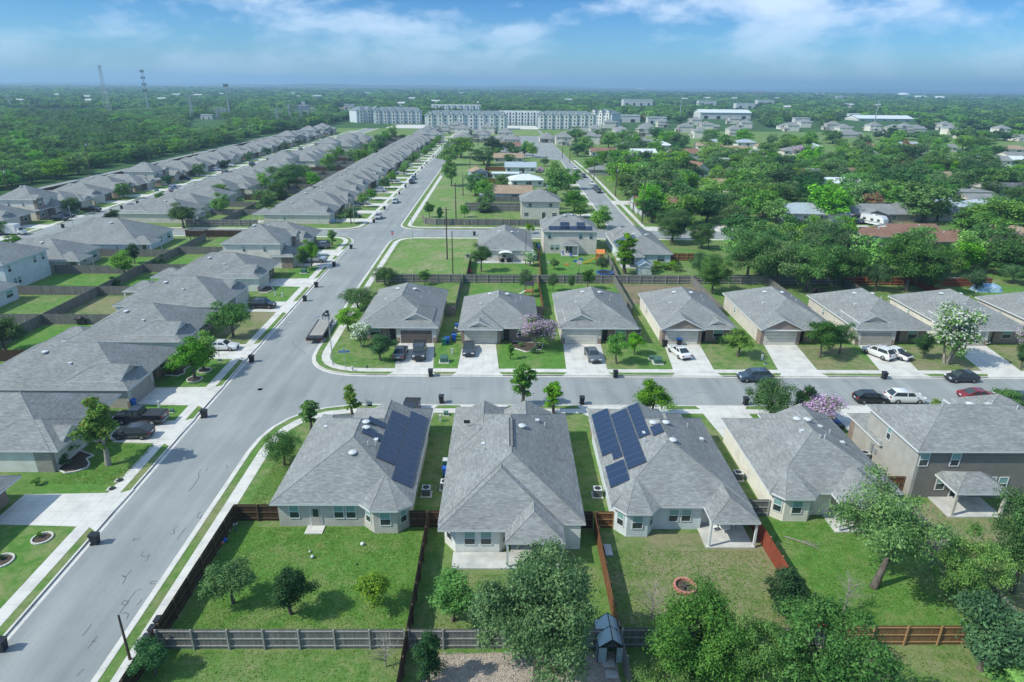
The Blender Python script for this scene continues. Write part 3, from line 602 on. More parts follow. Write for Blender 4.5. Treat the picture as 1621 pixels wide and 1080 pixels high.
def std2(label, at, rz, W=11, D=12.5, g=-1, wm=None, bm_=None, gd=None, group=None, rm=None, solar=None, back=True):   # two storeys
    h = H(label, 0, 0, rz, at, group=group); wm = wm or sBeige; bm_ = bm_ or brickM; h.rm = rm or roofM; h.gm = wm; X = W/2-.4
    h.wbox(-X, X, 1.2, D, 5.45, wm); g0, g1 = sorted((g*X, g*(X-5.9))); h.wbox(g0+.003, g1, -1.2, 1.3, 2.7, bm_)
    r0_, r1_ = sorted((-g*X, -g*(X-3.2))); h.wbox(r0_+.004, r1_-.004, .3, 1.4, 5.43, bm_)
    h.hip(-W/2, W/2, .8, D+.4, ze=5.55); gx = g*(X-2.95); h.hip(gx-3.4, gx+3.4, -1.7, 3.5, ze=2.8, axis='y'); h.hip(-g*(X-1.6)-2, -g*(X-1.6)+2, -.1, 5, ze=5.6, gable='S')
    h.hip(-W/2+g*0, W/2, -.3, 2.2, ze=2.75, p=.5, axis='x')
    if back: h.hip(-1.9, 2.3, D-1.5, D+2.8, ze=2.7, p=.5, axis='y'); h.slab(-1.8, 2.2, D+.02, D+2.7); h.post(-1.7, D+2.6, 2.55); h.post(2.1, D+2.6, 2.55)
    r = h.done(); h.put('garage_door', garage_mesh(gd or garB), gx, -1.2); h.put('door', door_mesh(doorD), g*(X-7), 1.2, .02)
    for x in (-g*(X-1.6),): h.win(x, .3, 3.6, 1.4, 1.3); h.win(x, .3, .9, 1.4, 1.3)
    h.win(gx, 1.2, 3.7, 1.2, 1.2)
    for x in (-X+1.4, -X+3.9, X-1.4): h.win(x, D, 3.6, .95, 1.4, 'N')
    for x in (X-2.1, X-3.3): h.win(x, D, .9, .95, 1.4, 'N')
    if back: h.put('patio_door', pdoor_mesh(), .2, D, .1, 'N')
    for y in (4.5, 9): h.win(X, y, 3.7, .7, 1.1, 'E'); h.win(-X, y, 3.7, .7, 1.1, 'W')
    h.vents([(-.7, D*.6, 'dome'), (1, D*.62, 'dome'), (2.2, D*.5, 'pipe')])
    for a in (solar or []): h.solar(*a)
    return r
# ---------------- front row seen from behind (fronts face +y), each as surveyed
h = H('grey-roofed taupe house at the street corner, with a long solar array on its right slope', -14.5, 57); h.gm = sTaupe
h.wall([(-20.45, 50.3), (-12.7, 50.3), (-11.6, 49.25), (-9.5, 49.25), (-8.55, 50.3), (-8.55, 65.8), (-20.45, 65.8)], 0, 2.72, sTaupe)
h.hip(-20.95, -8.15, 49.75, 66.2); h.fan((-10.9, 52.5, 4.28), [(-12.9, 49.75, 2.8), (-11.8, 48.75, 2.8), (-9.3, 48.75, 2.8), (-8.1, 49.75, 2.8), (-8.1, 53, 2.78), (-12.9, 53, 2.78)]); h.wbox(-15.8, -9, 65.7, 68.2, 2.7, brickM); h.hip(-17, -8.17, 57, 68.6); h.hip(-15.9, -9.2, 56, 66.3, ze=3.36, gable='N'); h.hip(-20.6, -17, 62, 67, ze=2.8)
r = h.done(); h.win(-19, 50.3, .85, .95, 1.5); h.win(-14.95, 50.3, .85, .95, 1.5); h.win(-13.85, 50.3, .85, .95, 1.5); h.win(-12.15, 49.78, .85, .75, 1.45, -43); h.win(-10.55, 49.25, .85, 1, 1.45); h.win(-9.02, 49.78, .85, .8, 1.45, 48)
o = h.put('door', door_mesh(doorM), -17.05, 50.3, .02); q = MB(); q.box(-17.9, -16.3, 49.1, 50.28, -.05, .1, conc); q.build('back_step', r, (-14.5, 57, 0))
q = MB(); q.box(-17.3, -16.8, 50.2, 50.215, 1.1, 1.9, glass); q.build('pane', r, (-14.5, 57, 0))
h.vents([(-14.0, 59.6, 'dome'), (-13.8, 58.6, 'dome'), (-14.3, 54.5, 'dome'), (-19, 62.5, 'pipe'), (-18.9, 62, 'box'), (-12.6, 57.2, 'box'), (-13.1, 55.8, 'pipe'), (-12.5, 56.4, 'pipe')])
h.solar(-12.1, -10.35, 54.3, 64.0, 'E'); h.solar(-10.28, -8.5, 51.9, 65.6, 'E'); h.solar(-13.9, -12.2, 59.8, 60.9, 'E'); h.solar(-14.0, -12.2, 57.4, 58.5, 'E')
h.put('garage_door', garage_mesh(garB), -12.4, 68.2, 0, 'N'); h.put('door', door_mesh(doorD), -17.6, 65.8, .02, 'N')
h = H('plain grey-roofed house in the middle of the front row, without solar panels', .8, 57); h.gm = sWhite; h.tm = trim
h.wall([(-5.15, 48), (-4.1, 46.6), (-.3, 46.6), (.6, 47.6), (.6, 48.6), (4.9, 48.6), (4.9, 47.1), (6.75, 47.1), (6.75, 66.8), (-5.15, 66.8)], 0, 2.72, sWhite)
h.hip(-5.6, 7.15, 46.95, 67.3); h.hip(-5.55, 5.2, 46.05, 60); h.hip(.15, 5.2, 44.4, 53, ze=2.79)
h.wbox(-4.9, 1.2, 66.7, 69.2, 2.7, brickM); h.hip(-5.6, 1.3, 58, 69); h.hip(-5.0, .7, 58, 67.2, ze=3.16, gable='N'); h.hip(-.5, 5.5, 58, 67.1, ze=3.2, gable='N')
r = h.done(); h.win(-4.65, 47.35, .85, .85, 1.45, -54); h.win(-2.85, 46.6, .85, 1, 1.45); h.win(-1.45, 46.6, .85, 1, 1.45); h.win(.2, 47.05, .85, .7, 1.4, 45); h.put('patio_door', pdoor_mesh(), 2.7, 48.6, .1)
h.slab(-4.3, 5.1, 44.5, 46.55); h.slab(.7, 4.85, 46.56, 48.55); h.post(.4, 44.7, 2.6); h.post(4.95, 44.7, 2.6)
h.vents([(1.9, 59.4, 'dome'), (-.8, 61, 'pipe'), (-2.6, 60.5, 'pipe'), (-2.0, 57.2, 'box'), (-2.6, 56.2, 'pipe'), (-1.9, 56, 'pipe'), (3.6, 62.2, 'box'), (4.4, 61.8, 'pipe')])
q = MB(); q.box(.58, .66, 54.6, 60.2, 5.8, 6.05, metalD); q.box(.90, .98, 54.6, 60.2, 5.8, 6.05, metalD); q.box(.66, .90, 54.6, 60.2, 5.8, 6.0, roofM); q.build('ridge_vent', r, (.8, 57, 0))
q = MB(); z = h.zroof(-3.9, 62.5); q.lathe([(.02, 0), (.02, .7)], (-3.9, 62.5, z), metal, 6); q.obox((-3.9, 62.3, z+.75), (.32, 0, 0), (0, .05, .02), (0, -.1, .22), metalD); q.build('satellite_dish', r, (.8, 57, 0))
h.put('garage_door', garage_mesh(garB), -1.9, 69.2, 0, 'N')
h = H('grey-roofed pale blue-grey house with stepped solar panels on its left slope', 16, 57); h.gm = sGrey
h.wall([(10.15, 49.9), (11.1, 48.8), (13, 48.8), (13.75, 49.9), (18.1, 49.9), (18.1, 50.6), (21.9, 50.6), (21.9, 65.9), (10.15, 65.9)], 0, 2.72, sGrey)
h.hip(9.7, 22.45, 49.45, 66.4); h.fan((12.3, 52.1, 4.22), [(9.8, 49.6, 2.8), (10.9, 48.35, 2.8), (13.2, 48.35, 2.8), (14.2, 49.5, 2.8), (14.2, 52.8, 2.78), (9.8, 52.8, 2.78)]); h.hip(18.05, 22.4, 47.1, 54, ze=2.79)
h.wbox(10.2, 17.9, 65.8, 68.2, 2.7, brickM); h.hip(9.75, 18.2, 57, 68.6); h.hip(10.55, 19.0, 56, 65.4, ze=3.26, gable='N'); h.hip(15.5, 20.5, 60, 67.6, ze=2.8)
r = h.done(); h.win(10.62, 49.35, .85, .8, 1.45, -49); h.win(12.05, 48.8, .85, 1, 1.45); h.win(13.38, 49.35, .85, .75, 1.45, 56); h.win(15.55, 49.9, .85, .95, 1.4); h.win(16.7, 49.9, .85, .95, 1.4); h.put('patio_door', pdoor_mesh(), 20, 50.6, .1)
h.slab(17.9, 22.2, 47.2, 50.55); h.post(18.2, 47.35, 2.6); h.post(22.15, 47.35, 2.6)
h.vents([(15.4, 59.8, 'dome'), (16.7, 59.8, 'dome'), (16.5, 56.0, 'dome'), (14.3, 58.6, 'box'), (14.0, 57, 'pipe'), (19.5, 61.5, 'pipe'), (20.6, 59.8, 'box')])
h.solar(10.0, 11.75, 57.6, 66.5, 'W'); h.solar(11.85, 13.55, 53.7, 64.8, 'W'); h.solar(13.65, 14.75, 58.0, 64.9, 'W'); h.solar(14.95, 15.95, 57.4, 59.2, 'W'); h.solar(10.0, 11.75, 52.0, 55.6, 'W'); h.solar(10.9, 11.75, 56.2, 57.5, 'W')
h = H('grey-roofed cream house right of the red-brown fence, half behind a feathery tree', 31, 58); h.gm = sWhite
h.wall([(25.25, 54), (25.25, 51.9), (26.2, 51.1), (28.5, 51.1), (29.3, 52.1), (31, 52.1), (31, 53), (36.8, 53), (36.8, 66), (25.25, 66)], 0, 2.72, sCream)
h.hip(24.8, 37.35, 51.6, 66.4); h.fan((27.3, 54.2, 4.18), [(24.85, 51.8, 2.8), (25.9, 50.65, 2.8), (28.7, 50.65, 2.8), (29.7, 51.8, 2.8), (29.7, 54.8, 2.78), (24.85, 54.8, 2.78)]); h.hip(30.6, 36.6, 49.3, 56.5, ze=2.79)
h.wbox(29.8, 36.9, 65.9, 67.2, 2.7, brickM); h.hip(29.4, 37.3, 56, 67.6); h.hip(30.1, 36.6, 56, 66.2, ze=3.2, gable='N')
r = h.done(); h.win(25.7, 51.5, .85, .85, 1.45, -40); h.win(27.35, 51.1, .85, 1, 1.45); h.win(28.9, 51.6, .85, .7, 1.4, 51); h.put('door', door_mesh(doorM), 32, 53, .05); h.slab(30.4, 36.6, 49.4, 52.9); h.post(30.8, 49.55, 2.6); h.post(36.4, 49.55, 2.6)
h.vents([(30.6, 60.6, 'dome'), (31.7, 60.6, 'dome'), (33, 60.3, 'box'), (33.8, 59.7, 'pipe'), (30.2, 58.4, 'box'), (31.4, 57, 'pipe'), (31.9, 57, 'pipe'), (34.6, 58.4, 'box')])
h = H('two-storey house with dark brown-grey siding and a small hipped patio roof', 48, 60); h.gm = sDark
X0, X1, Y0, Y1 = 40.3, 56.6, 55, 64; h.wbox(X0, X1, Y0, Y1, 5.45, sDark); h.wbox(X0-.02, X0+.3, Y0-.001, Y1+.01, 5.44, sTaupeL); h.wbox(X0+.01, 46.6, Y1-.1, 67.2, 2.7, sTaupeL)
for yy in (64.2,): h.wbox(X0-.03, X0+.4, 66.4, 67.25, 2.68, brickM)
h.hip(39.85, 57.1, 54.55, 64.5, ze=5.55); h.hip(39.85, 47, 60.5, 67.7, ze=2.8, axis='y'); h.hip(47, 57.1, 64, 66, ze=2.8, p=.45, axis='x'); h.hip(42.4, 47.7, 51.6, 55.6, ze=2.75, p=.55, axis='x'); h.hip(49.5, 57.3, 60.5, 66.2, ze=5.5, axis='y')
r = h.done(); h.win(40.95, Y0, 3.6, .95, 1.5); h.win(44, Y0, 3.6, .95, 1.5); h.win(48.2, Y0, .9, .95, 1.5); h.win(49.4, Y0, .9, .95, 1.5); h.win(43.2, Y0, .9, .95, 1.5); h.win(51.5, Y0, 3.6, .95, 1.5); h.win(54.6, Y0, 3.6, .95, 1.5); h.win(54, Y0, .9, 1.3, 1.5)
h.win(X0-.02, 60, 3.7, .75, 1.5, 'W'); h.put('patio_door', pdoor_mesh(), 45.2, Y0, .1); h.slab(42.3, 47.5, 51.7, 54.95); h.post(42.7, 51.9, 2.6, sTaupe, .12); h.post(47.3, 51.9, 2.6, sTaupe, .12)
h.put('garage_door', garage_mesh(garB), 43.4, 67.2, 0, 'N'); h.vents([(48, 60.2, 'dome'), (45.6, 60.8, 'pipe'), (50.2, 60.6, 'box'), (50.6, 60.6, 'pipe'), (52, 59.0, 'pipe')])
q = MB(); q.box(X0-.22, X0-.03, 62, 62.35, 1.1, 2.0, metal); q.box(X0-.2, X0-.03, 61.3, 61.7, 1.2, 1.7, metal); q.tube((X0-.1, 62.15, 0), (X0-.1, 62.15, 1.1), .03, .03, metal, 6); q.build('electric_meter', r, (48, 60, 0))
std('grey-roofed house at the right frame edge beyond the dark two-storey house', (64, 69), pi, W=12.4, D=16, g=-1, style='hip'); std('farthest right roof of the front row, mostly out of frame', (79, 69), pi, W=12.4, D=16, g=-1, style='dutch')
# ---------------- north row of the cross street (fronts face the camera)
NR = [(-16.6, 12.8, 19.4, -1*-1, 'dutch', sBeige, garD, 'grey-roofed corner house with a dark garage door, left end of the row facing the camera'),
      (-.8, 12.6, 15.2, -1, 'hip', sBeige, garB, 'grey-roofed house with a cream garage door, right of the corner house'),
      (14.9, 12.4, 17.6, -1, 'dutch', sBeige, garB, 'grey-roofed house with a cream gable, in the row between pink and grey-green trees'),
      (30.6, 12.2, 18.0, -1, 'gable', sCream, garB, 'house with a brown brick arch round its cream garage door and a white car outside'),
      (46.3, 12.4, 18.5, -1, 'gable', sBeige, garB, 'house with two front gables and an empty driveway'),
      (61.6, 12.6, 17.6, -1, 'dutch', sBeige, garG, 'house with a taupe garage door behind two white cars'),
      (76.6, 13.0, 17.4, -1, 'dutch', sCream, garG, 'house with a dark porch behind the white-blossomed tree'),
      (92.2, 12.6, 17.0, -1, 'gable', sBeige, garB, 'house at the right frame edge in the row facing the camera'),
      (107.8, 12.6, 17.0, -1, 'dutch', sTaupe, garB, 'last house of the row facing the camera, outside the right edge')]
for i, (cx0, W_, D_, g_, st, wm_, gd_, lb) in enumerate(NR): std(lb, (cx0, 96.4), 0, W_, D_, g_, st, wm_, brickM, gd_, group='houses facing the cross street', patio=False)
# ---------------- middle block
std('grey-roofed house with a white patio canopy behind the vacant grass lot', (0.2, 167), pi, 13.2, 18.5, -1, 'hip', sBeige, group=None, patio=False)
r = std2('beige two-storey house with solar panels facing the play set garden', (15.9, 169.5), pi, 13.6, 13.2, -1, sBeige, solar=[(-3.6, -1.6, 10.6, 13.2, 'N'), (.2, 2.4, 10.6, 13.2, 'N'), (-5.2, 5.2, 12.0, 13.3, 'N')])
std('grey-roofed house with blue solar panels behind the white garden shed', (32.1, 168), pi, 12.2, 22.5, 1, 'dutch', sGrey, solar=[(3.2, 5.8, 15.6, 18.6, 'E'), (3.2, 5.8, 11.5, 14.6, 'E'), (1.4, 3.1, 13.2, 17.2, 'E')])
# ---------------- west side of the street (fronts face +x): rotate +90
WR = [(-46.4, 46.8, 15.0, 19, -1, 'dutch', sTaupe, 'house with a dark shaded gable and cream garage, cut by the left frame edge'),
      (-46.6, 65.5, 13.4, 19, -1, 'hip', sWhite, 'white-sided house with a stone front behind the yellow-green maple'),
      (-46.4, 80.3, 14.0, 20, -1, 'dutch', sTaupe, 'long grey-roofed house with a blue bin by its taupe garage'),
      (-47.2, 96.6, 14.2, 16, -1, 'dutch', sGrey, 'grey-roofed house behind the two ringed trees and the white car'),
      (-48.0, 112.6, 13.6, 17.6, 1, 'dutch', sWhite, 'grey-roofed house with a white gable beside a black sport utility car'),
      (-47.8, 130.0, 13.6, 17.4, -1, 'dutch', sWhite, 'grey-roofed house with a brown brick front, next to the two-storey house')]
for i, (fx, cy, W_, D_, g_, st, wm_, lb) in enumerate(WR): std(lb, (fx, cy), pi/2, W_, D_, g_, st, wm_, stoneM if i == 1 else brickM, garG if i == 2 else garB, group='houses on the west side of the main street', patio=(i not in (0, 1)))
std2('white two-storey house with a brown brick ground floor on the west side', (-47.6, 146.8), pi/2, 12.4, 13.5, -1, sCream, group='houses on the west side of the main street')
std('grey-roofed house with two small gables at the far end of the west block', (-47.4, 162.2), pi/2, 13.4, 17, -1, 'dutch', sCream, group='houses on the west side of the main street', patio=False)
# ---------------- houses behind them, fronts to the second street (-x)
std2('pale two-storey house at the left frame edge', (-109.5, 128.4), -pi/2, 13.4, 14.5, 1, sGrey, back=False)
std('pale grey house corner below the two-storey house at the left edge', (-108, 112.2), -pi/2, 13, 17.5, 1, 'hip', sGrey, patio=False)
std('dark-roofed house with a covered patio beside the two-storey house', (-110.5, 142.2), -pi/2, 13.2, 18, 1, 'hip', sTaupe)
std('long grey-roofed corner house with a covered patio by the side street', (-108, 160.4), -pi/2, 17.5, 22.5, 1, 'hip', sGrey, group=None)
std('grey-roofed house south of the pale corner, mostly out of frame', (-108, 97), -pi/2, 13, 17.5, 1, 'dutch', sBeige, patio=False)
# ---------------- long rows north of the side street
va = [std('grey-roofed corner house with a plain beige side wall beside the side street and main street', (-50.6, ROWY[0]+6.8), pi/2, 13.2, 19, -1, 'dutch', sBeige, group='row houses on the west side of the far main street')]
va.append(std('x', (0, 0), pi/2, 12.9, 18.5, -1, 'gable', sTaupe, detail=1, patio=False)); va.append(std('x', (0, 0), pi/2, 13.0, 17, -1, 'dutch', sBeige, detail=1)); va.append(std('x', (0, 0), pi/2, 12.8, 19, 1, 'hip', sCream, detail=1, patio=False)); v2 = std2('x', (0, 0), pi/2, 11.5, 13, -1, sBeige); v3 = std2('x', (0, 0), pi/2, 11.8, 12.5, 1, sCream, brickM)
protos = va[1:]+[v2, v3]
for p_ in protos: LABELS['x'].remove(p_)
for i in range(1, 26):
    p_ = va[1+random.choice((0, 1, 2))] if i < 21 else random.choice((v2, v3))
    dup(p_, (KL(ROWY[i])-11.2-random.uniform(0, .8), ROWY[i]+6.8, .12), pi/2+random.uniform(-.01, .01), 'grey-roofed row house, %s up the main street from the side-street corner' % nth(i+1), 'row houses on the west side of the far main street', sc_=(1, random.uniform(.94, 1.02), random.uniform(.92, 1.12)))
for i in range(22):
    p_ = va[1+(i*7+1) % 3] if i not in (9, 15, 19) else v2
    if i == 0: std('grey-roofed corner house with a small side window, east side of the second street', (-111, ROWY[0]+6.8), -pi/2, 13.4, 19.5, 1, 'dutch', sBeige, group='row houses on the east side of the second street')
    else: dup(p_, (-111.2, ROWY[i]+6.8, .12), -pi/2, 'grey-roofed row house, %s along the east side of the second street' % nth(i+1), 'row houses on the east side of the second street', sc_=(1, random.uniform(.9, 1.02), random.uniform(.92, 1.12)))
for i in range(31):
    y = 150+i*13.9+6.8; two = i in (3, 8, 22, 23, 26, 28, 29)
    p_ = (v2, v3)[i % 2] if two else va[1+(i*5) % 3]
    dup(p_, (-135.2-max(0, (y-300)*.02), y, .12), pi/2, ('two-storey' if two else 'single-storey')+' grey-roofed house, %s along the far left street' % nth(i+1), 'row houses on the far side of the second street', sc_=(1, random.uniform(.9, 1.02), random.uniform(.92, 1.12)))
# two-storey cluster beyond the grass field and in front of the apartment blocks: pixels of their base centres
CL = [(905, 218), (922, 222), (945, 215), (962, 222), (985, 212), (998, 220), (1010, 210), (1022, 216), (935, 205), (975, 203), (1072, 210), (1105, 207), (1135, 205), (1168, 203), (890, 228), (950, 228), (980, 226), (1150, 196), (1050, 202), (1090, 198), (868, 226),
      (700, 212), (722, 208), (745, 214), (765, 216), (785, 212), (800, 220), (760, 226), (735, 222), (690, 224), (810, 232), (1240, 208), (1262, 205), (1282, 202), (1305, 206), (1345, 212), (1358, 218), (1375, 207), (1400, 212), (1436, 210), (1460, 208), (1510, 214), (1525, 220), (1482, 206), (1600, 222), (1120, 219), (1165, 216), (1590, 214)]
for i, (x, y) in enumerate(CL):
    p = G(x, y); dup((v2, v3)[i % 2] if i % 4 else protos[i % 3], (p.x, p.y, .12), random.choice((0, pi/2, -pi/2, pi)), 'CL', 'two-storey houses near the apartments')
for p_ in protos:
    for ch in list(p_.children_recursive): bpy.data.objects.remove(ch)
    bpy.data.objects.remove(p_)
# ================================================================ apartment blocks
def apartments(label, P, storeys, nb, ang, wm=sGrey, flat=False, depth=16, long_=60):
    h = H(label, 0, 0, ang, P, name='apartment_building', cat='apartment building'); h.gm = sWhite; h.rm = mat('blue_grey_roof', (.14, .18, .21), (.19, .23, .26), .6) if not flat else roofW; hh = storeys*3.1; W_ = long_
    h.wbox(-W_/2, W_/2, 0, depth, hh, wm)
    if flat: h.wbox(-W_/2-.2, W_/2+.2, -.2, depth+.2, hh+.9, trim, hh-.3); h.rf.box(-W_/2, W_/2, 0, depth, hh+.9, hh+1.0, roofW)
    else: h.hip(-W_/2-.7, W_/2+.7, -.7, depth+.7, ze=hh+.1, p=.42)
    for i in range(nb):
        x = -W_/2+W_*(i+.5)/nb; q_ = 2.1
        if not flat: h.hip(x-q_-.5, x+q_+.5, -2.1, 5, ze=hh+1.3, p=1.0, gable='S', axis='y', gm=sWhite)
    r = h.done()
    for i in range(nb):
        x = -W_/2+W_*(i+.5)/nb; b = MB(); b.box(x-2.1, x+2.1, -1.6, .1, 0, hh+1.5, sWhite if not flat else white); bo = b.build('bay', r)
        for s_ in range(storeys):
            a, pn = win_meshes(1.5, 1.9, 0); o = mobj('window', a, bo, (x, -1.6, s_*3.1+.7)); 
            if s_ < storeys and i < nb-1: a, pn = win_meshes(1.3, 1.6, 0); o = mobj('window', a, r, (x+W_/nb/2, 0, s_*3.1+.9)); mobj('pane', pn, o)
    b = MB()
    for i in range(nb):
        x = -W_/2+W_*(i+.5)/nb
        for s_ in range(storeys): b.box(x-.68, x+.68, -1.64, -1.62, s_*3.1+.78, s_*3.1+2.5, glass)
    b.build('bay_glazing', r)
    return r
for lb, px, py, st, nb, ang, ln, fl in [('four-storey apartment block with white gabled bays, right of the grass field', 896, 205, 4, 7, -.06, 54, 0), ('long four-storey grey-roofed apartment block behind the two-storey houses', 738, 205, 4, 8, .02, 76, 0), ('grey-roofed apartment block with a long gabled front, left of the long one', 630, 196, 4, 6, .1, 50, 0),
                                    ('smaller apartment block wing at the left end', 584, 194, 4, 3, .7, 28, 0), ('white flat-roofed apartment block between the grey-roofed ones', 822, 198, 4, 7, -.02, 44, 1), ('white flat-roofed building just above the long block', 722, 183, 4, 8, .02, 66, 1), ('pale apartment wing at the right of the gabled block', 951, 200, 4, 3, -.75, 26, 0)]:
    p = G(px, py); apartments(lb, (p.x, p.y, .12), st, nb, ang, sGrey, fl, 16, ln)
# ================================================================ fences
def fence(label, pts, bm_=None, rm_=None, side=1, h=1.8, rails=True, posts=True, group=None, name='fence', top=False):
    bm_ = bm_ or wGrey; rm_ = rm_ or railG; P = [Vector((p[0], p[1], .12)) for p in pts]; t = thing(name, label, 'fence', P[0], group=group); o = P[0]
    b = MB()
    for a, c in zip(P, P[1:]):
        d = (c-a); n_ = Vector((-d.y, d.x, 0)).normalized(); m_ = (a+c)/2-o
        b.obox(m_+Vector((0, 0, h/2)), d/2, n_*.015, (0, 0, h/2), bm_)
    b.build('board_panel', t)
    for a, c in zip(P, P[1:]):
        d = (c-a); u = d.normalized(); n_ = Vector((-d.y, d.x, 0)).normalized()*side; m_ = (a+c)/2-o
        if rails:
            for z in (.3, .95, 1.62):
                q = MB(); q.obox(m_+n_*.04+Vector((0, 0, z*h/1.8)), d/2, n_*.022, (0, 0, .045), rm_); q.build('rail', t)
        if posts:
            k = max(1, round(d.length/2.44)); key = ('post', rm_.name, h)
            def pm():
                q = MB(); q.box(-.05, .05, -.05, .05, 0, h+.04, rm_); return q.mesh('post')
            me = fmesh(key, pm)
            for i in range(k+1): mobj('post', me, t, a-o+u*(d.length*min(max(i/k, .002), .998))+n_*.1, atan2(u.y, u.x))
    return t
fence('long dark brown fence between the main street pavement and the corner yard', [(-24.75, 20), (-24.75, 51)], wBrown, railB, -1)
fence('short dark brown fence joining the corner house to the street fence', [(-24.7, 51.1), (-20.6, 51.1)], wBrown, railB, -1)
fence('dark brown fence between the corner yard and the middle yard', [(-6.85, 50.1), (-6.85, 36.3)], wBrown, railB, 1); fence('dark brown fence running out of the bottom of the picture below the corner yard', [(-6.85, 36.1), (-6.85, 20)], wBrown, railB, 1)
fence('short brown gate fence left of the dark brown dividing fence', [(-8.5, 50.2), (-6.95, 50.2)], wBrown, railB, -1); fence('short brown gate fence right of the dark brown dividing fence', [(-6.75, 50.2), (-5.2, 50.2)], wBrown, railB, -1)
fence('weathered grey fence with white rails along the foot of the corner yard', [(-24.6, 36.2), (-6.95, 36.2)], wGrey, railG, -1); fence('weathered grey fence behind the dark bushy tree below the middle yard', [(-6.75, 36.2), (8.3, 36.2)], wGrey, railG, -1)
fence('brown leaning fence between the middle yard and the fire pit yard', [(8.35, 50), (8.4, 36.4)], wCedar, railB, 1); fence('grey fence running down past the greenhouse', [(8.45, 36.1), (8.5, 20)], wGrey, railG, 1)
fence('short rusty gate fence left of the pale blue-grey house', [(8.5, 50.1), (10.1, 50.1)], wCedar, railT, -1); fence('short dark gate fence right of the plain roofed house', [(6.8, 50.1), (8.2, 50.1)], wBrown, railB, -1)
fence('grey fence piece right of the greenhouse, half under the big dark tree', [(8.6, 36.3), (23.2, 36.3)], wGrey, railG, -1)
fence('orange-red fence between the fire pit yard and the fallen branch yard', [(22.95, 51.5), (23.3, 36.5)], wRed, railT, 1)
fence('open grey gate fence right of the covered patio', [(22.5, 52), (25.1, 52)], wGrey, railG, -1)
fence('new tan fence with pale posts at the bottom right', [(24.4, 36.5), (44, 36.5)], wTan, railT, -1)
fence('dark grey fence behind the bare branches at the right', [(38.2, 54), (38.4, 36.7)], wGrey, railG, -1, rails=False); fence('short rusty gate fence between the cream house and the dark two-storey house', [(37, 56), (40.2, 56)], wCedar, railB, -1)
# fences of the north row
xs = [-26.4, -8.6, 6.95, 22.7, 38.7, 54.2, 69.8, 85.4, 101]
for i in range(8):
    a, b = xs[i], xs[i+1]; cols_ = (wGrey, railG) if i != 6 else (wRed, railT)
    fence('grey rear fence of the %s yard of the row facing the camera' % nth(i+1) if i != 6 else 'red rear fence behind the yard with the blue covered pool', [(a+.1, 130.6), (b-.1, 130.6)], *cols_, side=-1, group='rear fences of the row facing the camera')
    if i: fence('side fence between the %s and %s yards of the row facing the camera' % (nth(i), nth(i+1)), [(a, 130.5), (a, 109.8)], wCedar if i == 2 else (wRed if i == 7 else wGrey), railG, 1, posts=False, rails=False, group='side fences of the row facing the camera')
    fence('short front gate fence beside the %s house of the row facing the camera' % nth(i+1), [(b-1.6, 109.8), (b-.05, 109.8)], wGrey, railG, -1, posts=False, rails=False, group='gate fences of the row facing the camera')
fence('grey fence on the right of the vacant grass lot', [(-7.7, 131), (-7.7, 148)], wBrown, railB, -1, rails=False); fence('brown fence left of the play set garden', [(7.6, 131), (8.3, 156)], wCedar, railB, -1, rails=False); fence('grey fence right of the play set garden', [(23.5, 131), (24.2, 152)], wGrey, railG, -1, rails=False); fence('brown fence behind the flower garden and the shed', [(38.3, 150), (45, 150)], wCedar, railT, -1)
fence('grey fence right of the shed garden, running to the big pale trees', [(39.3, 131), (54, 131.5)], wGrey, railG, -1, rails=False)
# western block
fence('long grey fence dividing the back yards of the west block', [(-77.0, 30), (-77.0, 168.5)], wGrey, railG, 1, rails=False)
for i, y in enumerate((55.5, 73, 88.4, 104.3, 120.6, 137.2, 153.5)): fence('%s grey cross fence counted from the bottom, behind the west side houses' % nth(i+1), [(-76.9, y), (-65, y)], wGrey if i != 2 else wBrown, railG, 1, rails=False, group='cross fences behind the west side houses')
for i, y in enumerate((104.2, 120.6, 135.8, 150.5)): fence('%s grey cross fence counted from the bottom, at the far left yards' % nth(i+1), [(-95, y), (-77.1, y)], wGrey, railG, 1, rails=False, group='cross fences at the far left')
fence('dark fence along the side street behind the west block', [(-84, 172.4), (-64.5, 172.4)], wBrown, railB, 1)
fence('grey fence along the side street between the two corner houses', [(-90.5, 187), (-70, 187)], wGrey, railG, -1)
for i in range(24):
    y = ROWY[i]+13.85; fence('%s fence between the back yards of the two far rows, counted from the side street' % nth(i+1), [(-90.4, y), (-71, y)], (wGrey, wGrey, wBrown)[i % 3], railG, rails=False, posts=False, group='back yard fences of the far rows')
fence('long fence dividing the two far rows of yards', [(-80.6, 188), (-80.6, 520)], wGrey, railG, rails=False, posts=False); fence('dark fence along the concrete road left of the far houses', [(-166.5, 120), (-166.5, 330), (-171, 560)], wBrown, railB, rails=False, posts=False)
# north of the side street, right of the main street
fence('curved grey fence facing the side street below the trampoline', [(-24.5, 197.5), (-23.2, 191.8), (-20, 190.4), (13.5, 190.2)], wGrey, railG, -1, rails=False)
fence('grey fence behind the trampoline lawn', [(-14, 213.5), (13.5, 213.5)], wGrey, railG, -1); fence('upper grey fence behind the flat shed', [(-13, 219), (11, 219)], wGrey, railG, -1)
for i, y in enumerate((232, 246, 262, 280, 300, 322)): fence('%s weathered yard fence up the grass strip' % nth(i+1), [(-9, y), (11, y)], (wGrey, wCedar)[i % 2], railG, rails=False, posts=False, group='yard fences above the grass strip')
fence('grey fence along the right edge of the grass strip', [(-9.1, 219), (-9.1, 420)], wGrey, railG, rails=False, posts=False)
fence('orange-brown corner fence by the far right street', [(43, 217), (47.5, 195.5), (54, 195.5)], wCedar, railT, -1, posts=False, rails=False); fence('brown fence behind the brown-roofed corner house', [(52, 232), (84, 233)], wCedar, railT, -1, posts=False, rails=False)
